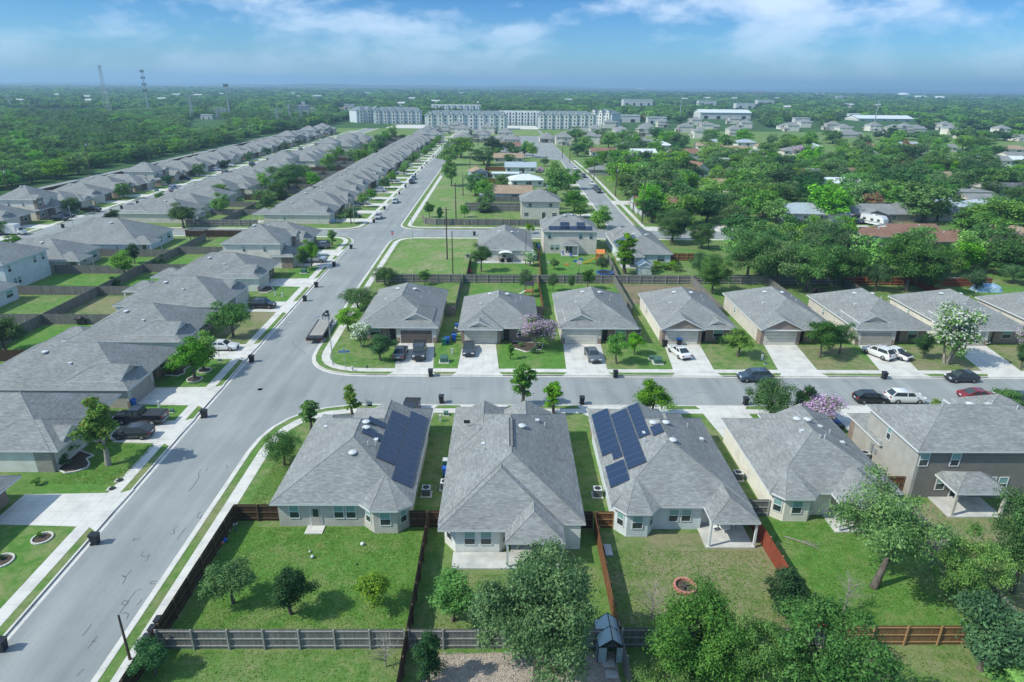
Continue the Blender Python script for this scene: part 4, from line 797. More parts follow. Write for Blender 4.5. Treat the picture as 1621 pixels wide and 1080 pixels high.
fence('red fence at the right edge beside the blue covered pool', [(85.6, 129.5), (101, 130.2)], wRed, railT, -1, posts=False)
# ================================================================ trees
def rv(rs, n):
    v = rs.normal(size=(n, 3)); return v/np.linalg.norm(v, axis=1)[:, None]
def leaves(rs, C, R_, per, size, up=.5, squash=.75, droop=0., aspect=.55, shell=.55):
    n = len(C)*per; Ci = np.repeat(C, per, 0); Ri = np.repeat(R_, per)[:, None]
    d = rv(rs, n); d[:, 2] = np.where(d[:, 2] < -.35, -d[:, 2], d[:, 2]); rad_ = (shell+(1-shell)*rs.rand(n, 1)**.6)*(1+.25*rs.normal(size=(n, 1)))
    off = d*Ri*rad_; off[:, 2] *= squash; off[:, 2] -= droop*Ri[:, 0]*rs.rand(n)**2*1.6
    P = Ci+off; nn = d*.8+np.array([0, 0, up])+rs.normal(size=(n, 3))*.55; nn /= np.linalg.norm(nn, axis=1)[:, None]
    t = np.cross(nn, rv(rs, n)); t /= np.linalg.norm(t, axis=1)[:, None]; b = np.cross(nn, t)
    s = (size*(.55+.9*rs.rand(n)))[:, None]*.5
    V = np.stack([P-t*s, P-b*s*aspect, P+t*s, P+b*s*aspect], 1).reshape(-1, 3)
    return V, n
def leafmesh(name, V, n, m):
    me = bpy.data.meshes.new(name); me.vertices.add(4*n); me.vertices.foreach_set('co', V.astype(np.float32).ravel()); me.loops.add(4*n); me.loops.foreach_set('vertex_index', np.arange(4*n, dtype=np.int32))
    me.polygons.add(n); me.polygons.foreach_set('loop_start', np.arange(0, 4*n, 4, dtype=np.int32)); me.polygons.foreach_set('loop_total', np.full(n, 4, np.int32)); me.materials.append(m); me.update(calc_edges=True); me.validate(); return me
SPEC = {}
def species(key, seed, h, r, base_, nc, per, leaf, m, bk=None, cone=0, up=.5, squash=.75, droop=0, cr=(.24, .40), lean=0, stems=1, flat=0, blossom=None, limbs=12, tr=.0, shell=.5, name='tree', cname='crown', hollow=.35, skew=.0):
    rs = np.random.RandomState(seed); cz = (h+base_)/2; hz_ = (h-base_)/2
    d = rv(rs, nc); rho = hollow+(1-hollow)*rs.rand(nc)**.55; lob = 1+.20*np.sin(3*np.arctan2(d[:, 1], d[:, 0])+rs.rand()*6)+.12*np.sin(5*d[:, 2]+rs.rand()*6)
    C = d*rho[:, None]*lob[:, None]; zn = C[:, 2].copy()
    wd = r*(1-cone*(zn*.5+.5)) if cone else r*(1+flat*zn*.4)
    CR = r*(cr[0]+(cr[1]-cr[0])*rs.rand(nc))*(1 if not cone else (1-cone*.6*(zn*.5+.5)))
    k = np.clip(1-CR.mean()/r*.8, .5, 1)
    C = np.stack([C[:, 0]*wd*k, C[:, 1]*wd*k, cz+C[:, 2]*hz_*(1-CR.mean()*.7/hz_)], 1); C[:, 0] += skew*(C[:, 2]-base_)
    C[:, 2] = np.maximum(C[:, 2], base_+CR*.4) if base_ > .3 else np.maximum(C[:, 2], CR*.35)
    V, n = leaves(rs, C, CR, per, leaf, up, squash, droop, shell=shell)
    me = leafmesh(cname, V, n, m); b = MB(); bk = bk or bark; tr = tr or .028*h+.02
    for s_ in range(stems):
        a0 = rs.rand()*6.28; sx, sy = (0, 0) if stems == 1 else (cos(a0)*.12, sin(a0)*.12); th = base_+(h-base_)*.28
        top = Vector((skew*th*.5+lean*th+rs.normal()*.05*h*.3+(cos(a0)*r*.3 if stems > 1 else 0), rs.normal()*.02*h+(sin(a0)*r*.3 if stems > 1 else 0), th)); q = Vector((sx, sy, -.1)); m1_ = (q+top)/2+Vector((rs.normal()*.04*h, rs.normal()*.03*h, 0))*(.5+lean)
        w0 = tr/(1 if stems == 1 else 1.7); b.path([q, m1_, top], [w0*1.25, w0*.85, w0*.65], bk, 8)
        idx = rs.choice(nc, min(nc, max(3, limbs//stems)), replace=False)
        for i in idx:
            e = Vector(C[i]); st = top.lerp(m1_, rs.rand()*.35); md = st.lerp(e, .5)+Vector((0, 0, -.06*h*rs.rand())); b.path([st, md, e], [w0*.45, w0*.26, w0*.08], bk, 5)
            for _ in range(2):
                e2 = e+Vector(rv(rs, 1)[0])*float(CR[i])*.9; b.path([md.lerp(e, .4), e2], [w0*.15, .012], bk, 4)
    tm_ = b.mesh('trunk', smooth=True, sharp=60)
    bl = None
    if blossom:
        sel = C[C[:, 2] > cz-hz_*.55]; cc = CR[C[:, 2] > cz-hz_*.55]; V2, n2 = leaves(rs, sel+np.array([0, 0, .08]), cc*1.08, int(per*blossom[1]), leaf*.95, .6, squash, shell=.93)
        # blossoms sit in panicles: keep leaf positions near a few panicle centres
        bl = leafmesh('blossom', V2, n2, blossom[0])
    SPEC[key] = (h, r, me, tm_, bl, name, cname)
species('oak', 1, 5.6, 2.5, 1.1, 34, 330, .20, lOak, name='live_oak'); species('oak2', 2, 5.4, 2.5, .9, 30, 330, .20, lDark, name='live_oak')
species('oakm', 31, 5.6, 2.4, 1.2, 30, 300, .21, lMid, name='live_oak')
species('bigoak', 3, 9.0, 4.6, 1.0, 80, 560, .19, lGrey, name='oak_tree', droop=.25, limbs=20, cr=(.18, .30)); species('bigoak2', 4, 8.5, 4.3, 1.2, 64, 540, .19, lOak, name='oak_tree', limbs=20, cr=(.18, .32))
species('mesq', 5, 7.2, 4.4, 2.5, 46, 300, .17, lMesq, lean=.28, flat=.7, name='mesquite', limbs=26, squash=.5, cr=(.15, .28), shell=.3, tr=.22, hollow=.15, droop=.3); species('mesq2', 6, 8.0, 4.6, 1.2, 54, 330, .20, lMesq, name='mesquite', limbs=24, squash=.6, cr=(.16, .28), shell=.3, droop=.4)
species('maple', 7, 7.0, 2.3, 1.4, 34, 230, .27, lMaple, cone=.45, name='maple_tree', droop=.15, cr=(.2, .34), bk=barkP, hollow=.1); species('young', 8, 5.4, 1.6, 1.0, 26, 130, .26, lMid, cone=.55, name='young_tree', cr=(.22, .36), hollow=.1); species('younggold', 9, 5.2, 1.5, 1.1, 22, 110, .26, lMaple, cone=.45, name='young_tree', cr=(.2, .34), hollow=.1)
species('lime', 10, 5.2, 2.5, .8, 30, 240, .21, lLime, name='lime_green_tree', cr=(.22, .36)); species('gold', 11, 4.4, 1.8, 1.1, 24, 200, .19, lGold, name='golden_tree')
species('crape', 12, 5.0, 2.3, 1.0, 30, 130, .2, lMid, stems=4, blossom=(fPink, 1.2), name='crape_myrtle', bk=barkP); species('crapew', 13, 5.2, 2.2, 1.0, 32, 170, .21, lMid, stems=4, blossom=(fWhite, .45), name='crape_myrtle', bk=barkP); species('craper', 14, 5.0, 2.2, 1.0, 26, 80, .22, lMid, stems=4, blossom=(fRed, 1.2), name='crape_myrtle', bk=barkP)
species('willow', 15, 6.2, 3.4, 1.3, 36, 330, .18, lGrey, name='willow_tree', droop=.6, up=.2, cr=(.22, .34), shell=.3); species('column', 16, 7.0, 1.7, .3, 30, 260, .20, lMid, cone=.45, name='bushy_tree', hollow=.1)
species('dkcolumn', 33, 6.4, 2.6, .3, 36, 300, .21, lDark, cone=.35, name='bushy_tree', hollow=.1)
species('shrub', 17, 1.3, .8, 0, 12, 110, .13, lMid, name='shrub', cname='foliage', hollow=.1, limbs=4); species('shrubd', 18, 1.6, 1.0, 0, 12, 120, .15, lDark, name='shrub', cname='foliage', hollow=.1, limbs=4); species('shruby', 19, 1.4, 1.0, 0, 12, 140, .13, lGold, name='shrub', cname='foliage', hollow=.1, limbs=4)
for i, m in enumerate((lFar, lOak, lMid, lDark, lGrey, lMesq)):
    species('m%d' % i, 40+i, 8.0, 4.2, .7, 46, 95, .44, m, name=('shade_tree', 'oak_tree', 'leafy_tree', 'live_oak', 'willow_tree', 'mesquite')[i], cr=(.2, .34), limbs=8, shell=.6, stems=1)  # generic trees differing by seed and leaf tone; species names are only nominal
    species('f%d' % i, 60+i, 8.0, 4.6, .8, 20, 44, .95, m, name='distant_tree', cr=(.24, .38), limbs=3, shell=.7)
TREES = []
def tree(key, x, y, h=None, r=None, label=None, group=None, rz=None, z=.12, cat='tree', defer=True):
    H0, R0, cm_, tm_, bl, nm, cn = SPEC[key]; sh = (h or H0)/H0; sr = (r or R0)/R0
    if h and not r: sr = sh
    t = thing(nm, label or 'T', cat, (x, y, z), random.uniform(0, 6.28) if rz is None else rz, group, (sr, sr, sh))
    mobj(cn, cm_, t); mobj('trunk' if cn == 'crown' else 'stem', tm_, t)
    if bl: mobj('blossom', bl, t)
    if label in (None, 'T'): TREES.append((t, key))
    return t
def tp(key, x, yb, yt, wpx, label, **k):             # trunk foot at (x, yb), top seen at yt, crown wpx wide
    p = G(x, yb); h = HT(x, yt, p.y+.5)-.12; v = Vector((p.x, p.y, h*.6))-CAM; r = wpx*v.dot(fw)/F/2; return tree(key, p.x, p.y, max(h, .5), r*1.04, label, **k)
NT = [('oak', 370, 957, 884, 78, 'round green live oak, leftmost of three small trees in the corner yard'), ('oak2', 462, 974, 893, 78, 'dark round live oak in the middle of the corner yard'), ('gold', 592, 963, 902, 58, 'small yellow-tinged tree in the corner yard'),
      ('lime', 717, 985, 908, 88, 'bright green tree just right of the dark dividing fence'), ('bigoak', 850, 1078, 872, 205, 'large shaggy grey-green tree covering the patio of the plain roofed house'), ('dkcolumn', 680, 1082, 985, 64, 'dark bushy tree in front of the grey fence, below the bright green one'),
      ('oak2', 247, 1068, 1003, 66, 'dark bush at the corner where two fences meet by the street'), ('bigoak2', 1100, 1085, 945, 170, 'broad dark tree right of the greenhouse'), ('mesq2', 1052, 1130, 1038, 120, 'light green tree top at the bottom edge, right of the greenhouse'),
      ('mesq2', 1290, 1130, 948, 210, 'big feathery light green tree at the bottom, left of the tan fence'), ('dkcolumn', 1240, 975, 892, 84, 'dark bush at the lower end of the orange-red fence'), ('mesq', 1382, 932, 766, 205, 'leaning mesquite with a thick crooked trunk on the right lawn'),
      ('mesq2', 1520, 960, 835, 120, 'sparse mesquite with dead grey limbs by the dark grey fence'), ('oak2', 1552, 1062, 940, 140, 'dense dark green tree in front of the tan fence'), ('bigoak2', 1602, 940, 775, 110, 'tall dark tree at the right frame edge beside the patio'), ('column', 1590, 1110, 1050, 90, 'green tree top in the bottom right corner'), ('mesq2', 1185, 1110, 962, 120, 'feathery green tree between two bigger ones at the bottom'),
      ('willow', 450, 738, 677, 68, 'wispy small tree left of the solar roofed corner house'), ('young', 493, 683, 628, 42, 'young green tree above the left corner of the solar roofed house'), ('younggold', 558, 661, 601, 40, 'young yellow-green tree on the corner strip beside the cross street'),
      ('young', 827, 645, 570, 54, 'tall young tree, left of a pair at the near edge of the cross street'), ('young', 876, 656, 599, 44, 'shorter young tree, right of a pair at the near edge of the cross street'), ('oakm', 1030, 668, 598, 60, 'bushy light green tree at the kerb above the stepped solar roof'),
      ('willow', 1216, 672, 590, 82, 'full grey-green tree at the near kerb beside the pink crape myrtle'), ('dkcolumn', 1268, 665, 606, 50, 'dark green tree behind the pink crape myrtle'), ('crape', 1290, 672, 622, 78, 'pink-flowering crape myrtle by the near driveway'), ('oak', 1588, 657, 612, 48, 'small round tree beside the red sedan'), ('younggold', 1478, 655, 627, 28, 'small shrubby tree top above the dark two-storey roof'),
      ('maple', 172, 738, 622, 82, 'yellow-green maple on the lawn by the black pickup'), ('oakm', 308, 600, 536, 62, 'light green tree in a stone ring, nearer of a pair on the west side'), ('oakm', 323, 587, 526, 60, 'light green tree in a stone ring, farther of a pair on the west side'), ('oak', 370, 535, 475, 64, 'dark green tree on the dry lawn in front of the white gabled house'),
      ('oak', 10, 560, 500, 66, 'bushy dark tree at the left frame edge in the back yards'), ('lime', 198, 442, 398, 42, 'bright lime green willowy tree among the grey yard fences'), ('oak2', 213, 418, 384, 28, 'dark small tree behind the lime green one'), ('shrubd', 181, 456, 438, 26, 'dark bush against the grey dividing fence'), ('shrubd', 253, 423, 402, 18, 'rounded bush in the upper left yards'),
      ('oak', 480, 428, 391, 24, 'small tree, left of a pair by the silver pickup'), ('oakm', 493, 423, 379, 32, 'taller tree, right of a pair by the silver pickup'), ('young', 526, 390, 361, 22, 'small green tree at the far corner of the west block'), ('oak2', 180, 366, 332, 28, 'dark round tree by the side street at the left'), ('oak', 291, 362, 322, 46, 'tree against the wall of the beige corner house'), ('lime', 25, 395, 372, 30, 'yellowish small tree beside the white van'),
      ('willow', 610, 452, 418, 44, 'grey-green tree at the left end of the fence below the vacant lot'), ('oak', 672, 452, 426, 20, 'small tree behind the grey fence of the corner lot'), ('willow', 568, 492, 450, 66, 'spreading tree beside the main street left of the corner house'), ('lime', 552, 525, 486, 46, 'yellow-green bushy tree by the flatbed trailer'), ('crapew', 574, 550, 508, 38, 'white-flowering crape myrtle by the corner house'), ('oak2', 603, 572, 525, 50, 'dark green round tree on the corner lawn by the street sign'),
      ('young', 808, 570, 540, 17, 'small young tree beside the driveway of the second facing house'), ('crape', 851, 553, 499, 64, 'pink-flowering crape myrtle in front of the second facing house'), ('oakm', 976, 577, 523, 40, 'green tree, nearer of a pair beside the grey sedan'), ('oakm', 1004, 563, 524, 30, 'green tree, farther of a pair beside the transformer box'), ('oakm', 1167, 566, 519, 46, 'round light green tree right of the white car and brick arch'),
      ('oak', 1297, 567, 503, 54, 'spreading green tree, left of a pair by the empty driveway'), ('oak', 1328, 562, 508, 38, 'narrower green tree, right of a pair by the empty driveway'), ('oak2', 1459, 569, 524, 34, 'small dark tree beside the two white cars'), ('crapew', 1497, 577, 478, 82, 'big white-blossomed tree in front of the house with a dark porch'), ('crape', 1618, 572, 505, 36, 'pink-tinged tree at the right frame edge'), ('oak2', 1615, 585, 540, 30, 'dark bushy tree below the pink-tinged one at the right frame edge'),
      ('oak', 762, 431, 384, 32, 'green tree in the patio yard behind the vacant lot'), ('willow', 831, 464, 420, 26, 'small tree, first from the left along the fence below the play set'), ('willow', 875, 462, 428, 20, 'small tree, second from the left along the fence below the play set'), ('willow', 904, 462, 430, 15, 'thin tree, third from the left along the fence below the play set'), ('oak', 930, 459, 424, 22, 'small round tree, right one along the fence below the play set'), ('oak', 877, 428, 408, 18, 'small round tree on the play set lawn'),
      ('willow', 953, 432, 402, 24, 'small tree beside the orange play set'), ('crapew', 838, 422, 396, 26, 'white-flecked bush beside the patio yard fence'), ('column', 989, 434, 361, 46, 'tall tree in front of the blue solar roof and shed'), ('shruby', 838, 370, 350, 16, 'small lime shrub behind the patio house'),
      ('bigoak2', 1127, 466, 402, 58, 'dense green bush mass at the right end of the shed garden fence'), ('willow', 1106, 444, 392, 36, 'pale upright bush right of the flower garden'), ('bigoak', 1063, 385, 330, 66, 'pale grey-green tree with a forked trunk by the side street'), ('bigoak2', 1110, 395, 352, 44, 'darker tree between pale trees by the side street'), ('mesq2', 1180, 450, 345, 90, 'tall pale green tree, left of the big pale clump'), ('mesq2', 1225, 455, 362, 96, 'big pale green tree left of the middle of the clump behind the fences'), ('mesq2', 1275, 462, 372, 100, 'big pale green tree with bare stems behind the dark grills'),
      ('bigoak2', 1320, 458, 385, 70, 'shaggy green tree behind the side fence of the fifth yard'), ('bigoak', 1300, 420, 350, 90, 'dark grey-green tree behind the pale clump'), ('bigoak2', 1434, 462, 368, 104, 'big green tree with a clear trunk behind the fence of the white-car house'), ('willow', 1385, 462, 410, 46, 'thin grey-green tree in the yard left of the big clear-trunked tree'), ('bigoak', 1470, 462, 400, 60, 'grey-green leaning tree beside the red fence'), ('m2', 1520, 432, 380, 62, 'light green tree behind the red fence'), ('oak2', 1543, 462, 425, 38, 'small dark tree beside the blue covered pool'),
      ('m1', 1600, 425, 380, 90, 'dark green tree in front of the white-gabled house at the right edge'), ('m1', 1545, 392, 335, 96, 'broad dark green tree above the red-fenced yards'), ('willow', 1603, 450, 415, 50, 'grey-green small tree at the right edge above the red fence'), ('oak', 1035, 440, 418, 14, 'thin shrub in the flower garden'),
      ('bigoak2', 457, 306, 258, 62, 'big bushy tree between the two far rows of houses'), ('m2', 880, 318, 262, 46, 'bright green tree at the left side of the right-hand street'), ('m0', 900, 300, 268, 40, 'green tree beside the right-hand street and the tan roofs'), ('m0', 948, 362, 326, 46, 'pale green tree behind the two-storey house with solar panels'), ('m1', 918, 345, 318, 28, 'dark green tree beside the beige box house'), ('m1', 753, 310, 272, 38, 'dark round tree beside the flat white shed'),
      ('m0', 714, 295, 245, 34, 'tall tree with a clear trunk on the grass strip, nearest of four'), ('m0', 711, 262, 228, 40, 'spreading tree on the grass strip by the main street'), ('m2', 730, 250, 215, 50, 'light green tree farther up the grass strip'), ('m1', 765, 262, 232, 44, 'dark green tree in the yards right of the grass strip'), ('m3', 780, 245, 215, 38, 'dark tree near the far end of the grass strip'), ('m2', 735, 345, 322, 16, 'small bright tree beside the trampoline'), ('oak', 680, 345, 320, 18, 'small tree inside the curved fence'), ('oak2', 696, 352, 326, 14, 'tiny tree inside the curved fence, right of another')]
for key, x, yb, yt, wp, lb in NT: tp(key, x, yb, yt, wp, lb, rz=(.25 if key == 'mesq' else None), cat='shrub' if key.startswith('shrub') else 'tree')
for key, x, y, s_, lb in [('shruby', 273, 592, 1.1, 'bright yellow-green shrub by the brick front of the west side house'), ('shrub', 112, 722, 1.4, 'leafy green shrub in the edged bed of the stone-fronted house'), ('shrubd', 99, 740, 1.0, 'pale low shrub in the edged bed of the stone-fronted house'), ('shrub', 59, 770, .7, 'small shrub at the corner of the lower left garage'), ('shrubd', 845, 560, .8, 'dark low shrub under the pink crape myrtle'), ('shrub', 824, 550, .6, 'small clipped shrub left of the pink crape myrtle'), ('shrubd', 1140, 545, .9, 'low shrub by the brick arch porch'), ('shrub', 1443, 545, .9, 'yellowish shrub beside the porch of the white-car house'),
                        ('shrub', 540, 350, 1.2, 'shrub at the beige corner house by the main street'), ('shrub', 762, 565, .1, 'x')][:9]: p = G(x, y); tree(key, p.x, p.y, SPEC[key][0]*s_, None, lb, cat='shrub')
for i, (x, y) in enumerate([(1040, 425), (1052, 428), (1062, 425), (1048, 418), (1070, 430)]): p = G(x, y); tree(('shruby', 'shrub')[i % 2], p.x, p.y, 1.9, 1.5, 'flowering bush, %s from the left in the garden beside the white shed' % nth([1, 3, 4, 2, 5][i]), cat='shrub', group='bushes in the flower garden')
# row trees along the far streets
for i in range(22):
    if i % 3 != 1: k_ = ('oak', 'm1', 'oakm', 'm2')[i % 4]; tree(k_ if i < 8 else 'm%d' % (i % 3), KL(ROWY[i])-5.2-random.random()*2, ROWY[i]+1.5, random.uniform(4, 6), None, 'street tree beside the %s far driveway on the west side of the main street' % nth(i+1), group='trees along the far main street')
for i in range(20):
    if i % 2: tree('m%d' % (i % 4), -133.5+random.random()*2, 158+i*15, random.uniform(3.5, 6), None, '%s small street tree along the far left street' % nth(i//2+1), group='trees along the far left street')
    else: tree('oak' if i < 6 else 'm1', -113.5, 193+i*14, random.uniform(3.5, 5.5), None, '%s small tree on the east side of the second street' % nth(i//2+1), group='trees along the second street')
for i, (x, y, hh) in enumerate([(620, 216, 9), (625, 250, 7), (575, 262, 8), (590, 245, 7), (555, 300, 6), (520, 270, 8), (540, 250, 6), (600, 232, 8), (350, 318, 6), (420, 300, 6), (505, 318, 5)]): p = G(x, y); tree('m%d' % (i % 3), p.x, p.y, hh, None, 'T')
# short grass and weeds of the near yards
rs = np.random.RandomState(9); PP = []
for x0, x1, y0, y1, n in ((-24.4, -7, 36.6, 50.1, 15000), (-24.4, -7, 22, 36, 6000), (-6.6, 8.2, 37, 44, 3500), (8.6, 22.8, 37, 46.9, 6500), (23.5, 38, 37, 50.8, 9000), (38.6, 62, 37, 51.3, 7000), (-24.5, -21.3, 52, 64, 2600), (-46, -39, 57, 64.8, 3500), (25, 44, 24, 36, 5000)):
    PP.append(np.stack([rs.uniform(x0, x1, n), rs.uniform(y0, y1, n), np.full(n, .14)], 1))
C = np.concatenate(PP); V, n = leaves(rs, C, np.full(len(C), .02), 1, .17, 2.2, 1, 0, .4)
o = bpy.data.objects.new('grass_tufts', leafmesh('grass_tufts', V, n, leafmat('tuft_blade', (.10, .20, .045), (.165, .285, .07), (.27, .34, .13), trans=.35))); col.objects.link(o); o['kind'] = 'stuff'; setlab(o, 'short tufty grass on the near lawns', 'grass')
# ================================================================ vehicles
def paint(name, c, rough=.28):
    if 'p_'+name in MATS: return MATS['p_'+name]
    m = bpy.data.materials.new('paint_'+name); m.use_nodes = True; b = m.node_tree.nodes['Principled BSDF']; b.inputs['Base Color'].default_value = (*c, 1); b.inputs['Roughness'].default_value = rough; b.inputs['Coat Weight'].default_value = .6; b.inputs['Coat Roughness'].default_value = .08; b.inputs['Metallic'].default_value = .15
    MATS['p_'+name] = m; return m
pBlack = paint('black', (.012, .013, .016)); pGrey = paint('grey', (.10, .115, .13)); pSilver = paint('silver', (.36, .39, .42)); pWhite = paint('white', (.72, .73, .73)); pBlue = paint('slate_blue', (.045, .075, .11)); pNavy = paint('navy', (.015, .03, .08)); pRed = paint('red', (.22, .018, .03)); pDk = paint('charcoal', (.035, .042, .052))
# profile: list of (t along the length from the front, lower z, body top z, half width factor); cabin: (t, z) corners
KINDS = {'sedan': dict(L=4.8, W=1.84, top=[(0, .62), (.03, .72), (.28, .92), (.34, .95), (.80, .98), (.86, .98), (.97, .94), (1, .80)], cab=[(.27, .93), (.42, 1.42), (.66, 1.44), (.88, .98)], side=[(.33, .95, .44, 1.36), (.57, .96, .69, 1.37)]),
         'hatch': dict(L=4.2, W=1.76, top=[(0, .62), (.03, .74), (.24, .94), (.34, .98), (.90, 1.04), (.98, 1.0), (1, .82)], cab=[(.22, .95), (.40, 1.48), (.78, 1.50), (.97, 1.02)], side=[(.3, .98, .42, 1.42), (.57, 1.0, .72, 1.43)]),
         'suv': dict(L=4.65, W=1.88, top=[(0, .70), (.03, .86), (.25, 1.04), (.34, 1.06), (.90, 1.1), (.98, 1.06), (1, .82)], cab=[(.23, 1.05), (.37, 1.66), (.84, 1.68), (.98, 1.1)], side=[(.29, 1.08, .38, 1.58), (.54, 1.1, .78, 1.6)]),
         'pickup': dict(L=5.85, W=2.02, top=[(0, .80), (.02, 1.02), (.05, 1.12), (.25, 1.18), (.56, 1.2), (.62, 1.22), (.985, 1.22), (1, 1.15)], cab=[(.24, 1.18), (.32, 1.86), (.53, 1.88), (.575, 1.2)], side=[(.285, 1.2, .33, 1.78), (.42, 1.2, .545, 1.8)])}
def car_meshes(kind, pm):
    K = KINDS[kind]; Ln, W = K['L'], K['W']; hw = W/2; b = MB(); st = K['top']; ring = []
    def wid(t): return hw*(1-.16*max(0, (.10-t)/.10)**1.6-.12*max(0, (t-.90)/.10)**1.6)
    def x_(t): return Ln*(.5-t)                       # front towards +x
    ts = sorted(set([s_[0] for s_ in st]+[.01, .06, .12, .2, .5, .7, .93]))
    zt = lambda t: float(np.interp(t, [s_[0] for s_ in st], [s_[1] for s_ in st]))
    gc = .24 if kind != 'pickup' else .38
    for t in ts:
        w_, z1 = wid(t), zt(t); z0 = gc+(.14 if t in (0, 1) else 0); zm = z0+(z1-z0)*.5
        ring.append([(x_(t), y*w_, z) for y, z in ((-.86, z0), (-.97, z0+.10), (-1, zm), (-.985, z0+(z1-z0)*.8), (-.90, z1), (-.5, z1+.025), (0, z1+.035), (.5, z1+.025), (.90, z1), (.985, z0+(z1-z0)*.8), (1, zm), (.97, z0+.10), (.86, z0))])
    for A, B in zip(ring, ring[1:]):
        for i in range(len(A)-1): b.poly([A[i], A[i+1], B[i+1], B[i]], pm)
        b.poly([A[-1], A[0], B[0], B[-1]], metalD)
    b.poly(ring[0], pm); b.poly(ring[-1][::-1], pm)
    c = K['cab']; wb, wt = hw*.90, hw*.70
    P = [[(x_(t), s_*(wb if i in (0, 3) else wt), z) for s_ in (-1, 1)] for i, (t, z) in enumerate(c)]
    for i in range(3): b.poly([P[i][0], P[i][1], P[i+1][1], P[i+1][0]], pm)
    for s_ in (0, 1): b.poly([P[j][s_] for j in range(4)], pm)
    if kind == 'pickup':                              # load bed with a floor below the rails
        b.box(x_(.975), x_(.60), -hw*.80, hw*.80, 1.19, 1.262, metalD)
        for s_ in (-1, 1): b.box(x_(.985), x_(.585), s_*hw*.93-.06, s_*hw*.93+.06, 1.2, 1.30, pm)
        b.box(x_(.998), x_(.975), -hw*.92, hw*.92, 1.15, 1.30, pm); b.box(x_(.02)-.0, x_(-.012), -hw*.6, hw*.6, .62, .98, metalD); b.box(x_(1.01), x_(.99), -hw*.8, hw*.8, .45, .62, metal)
    else: b.box(x_(.012), x_(-.008), -hw*.45, hw*.45, .42, .60, metalD)
    b.box(x_(1.004), x_(.99), -hw*.75, hw*.75, .34, .46, metalD)
    M = {'body': b.mesh('body', smooth=True, sharp=50)}
    def lerp(a, c_, t): return tuple(a[i]+(c_[i]-a[i])*t for i in range(3))
    def glassq(i, e=.06):
        q = MB(); A, B, C_, D = P[i][0], P[i][1], P[i+1][1], P[i+1][0]; n_ = (Vector(B)-Vector(A)).cross(Vector(D)-Vector(A)).normalized(); n_ = n_ if n_.z > 0 else -n_; n_ = n_*.012
        q.poly([Vector(lerp(lerp(A, B, e), lerp(D, C_, e), .06))+n_, Vector(lerp(lerp(A, B, 1-e), lerp(D, C_, 1-e), .06))+n_, Vector(lerp(lerp(A, B, 1-e), lerp(D, C_, 1-e), .92))+n_, Vector(lerp(lerp(A, B, e), lerp(D, C_, e), .92))+n_], glass); return q
    M['windscreen'] = glassq(0).mesh('windscreen'); M['rear_window'] = glassq(2).mesh('rear_window')
    sw = []; (ta, za, tb, zb), (tc_, zc2, td, zd) = K['side']
    te, ze = (c[3][0]-.05, c[3][1]+.07); tf, zf = c[2][0]+.0, c[2][1]-.08
    for a in (((ta, za+.04), (tc_-.012, za+.04), (tc_-.012, zb), (tb, zb)), ((tc_+.012, za+.04), (te, ze-.03), (tf+.005, zf), (tc_+.012, zb))):
        for s_ in (-1, 1):
            q = MB(); z0_, z1_ = c[0][1], c[1][1]
            q.poly([(x_(t), s_*(wb+(wt-wb)*min(1, max(0, (z-z0_)/(z1_-z0_)))+.014), z) for t, z in a], glass); sw.append(q.mesh('side_window'))
    M['side_window'] = sw
    hl = MB(); hl.box(-.05, .05, -.2, .2, -.07, .07, lampW); M['headlight'] = hl.mesh('headlight'); tl = MB(); tl.box(-.04, .04, -.16, .16, -.08, .08, lampR); M['tail_light'] = tl.mesh('tail_light')
    mi_ = MB(); mi_.box(-.08, .08, -.1, .1, -.06, .07, pm); M['wing_mirror'] = mi_.mesh('wing_mirror'); pl = MB(); pl.box(-.01, .01, -.2, .2, -.06, .06, white); M['number_plate'] = pl.mesh('number_plate')
    return M
def wheel_meshes(r):
    def f():
        q = MB(); n = 18; R_ = [(r*.62, -.11), (r*.96, -.11), (r, -.07), (r, .07), (r*.96, .11), (r*.62, .11)]; V = [[(rr*cos(2*pi*i/n), y, rr*sin(2*pi*i/n)) for i in range(n)] for rr, y in R_]
        for A, B in zip(V, V[1:]):
            for i in range(n): q.poly([A[i], A[(i+1) % n], B[(i+1) % n], B[i]], rubber)
        q2 = MB(); q2.tube((0, -.085, 0), (0, .085, 0), r*.64, r*.64, metalD, 16)
        for k in range(5): a = k*2*pi/5; q2.obox((cos(a)*r*.32, 0, sin(a)*r*.32), (cos(a)*r*.31, 0, sin(a)*r*.31), (0, .098, 0), (-sin(a)*r*.09, 0, cos(a)*r*.09), rimM)
        q2.tube((0, -.1, 0), (0, .1, 0), r*.14, r*.14, rimM, 8); return q.mesh('tyre', smooth=True), q2.mesh('rim')
    return fmesh(('wheel', r), f)
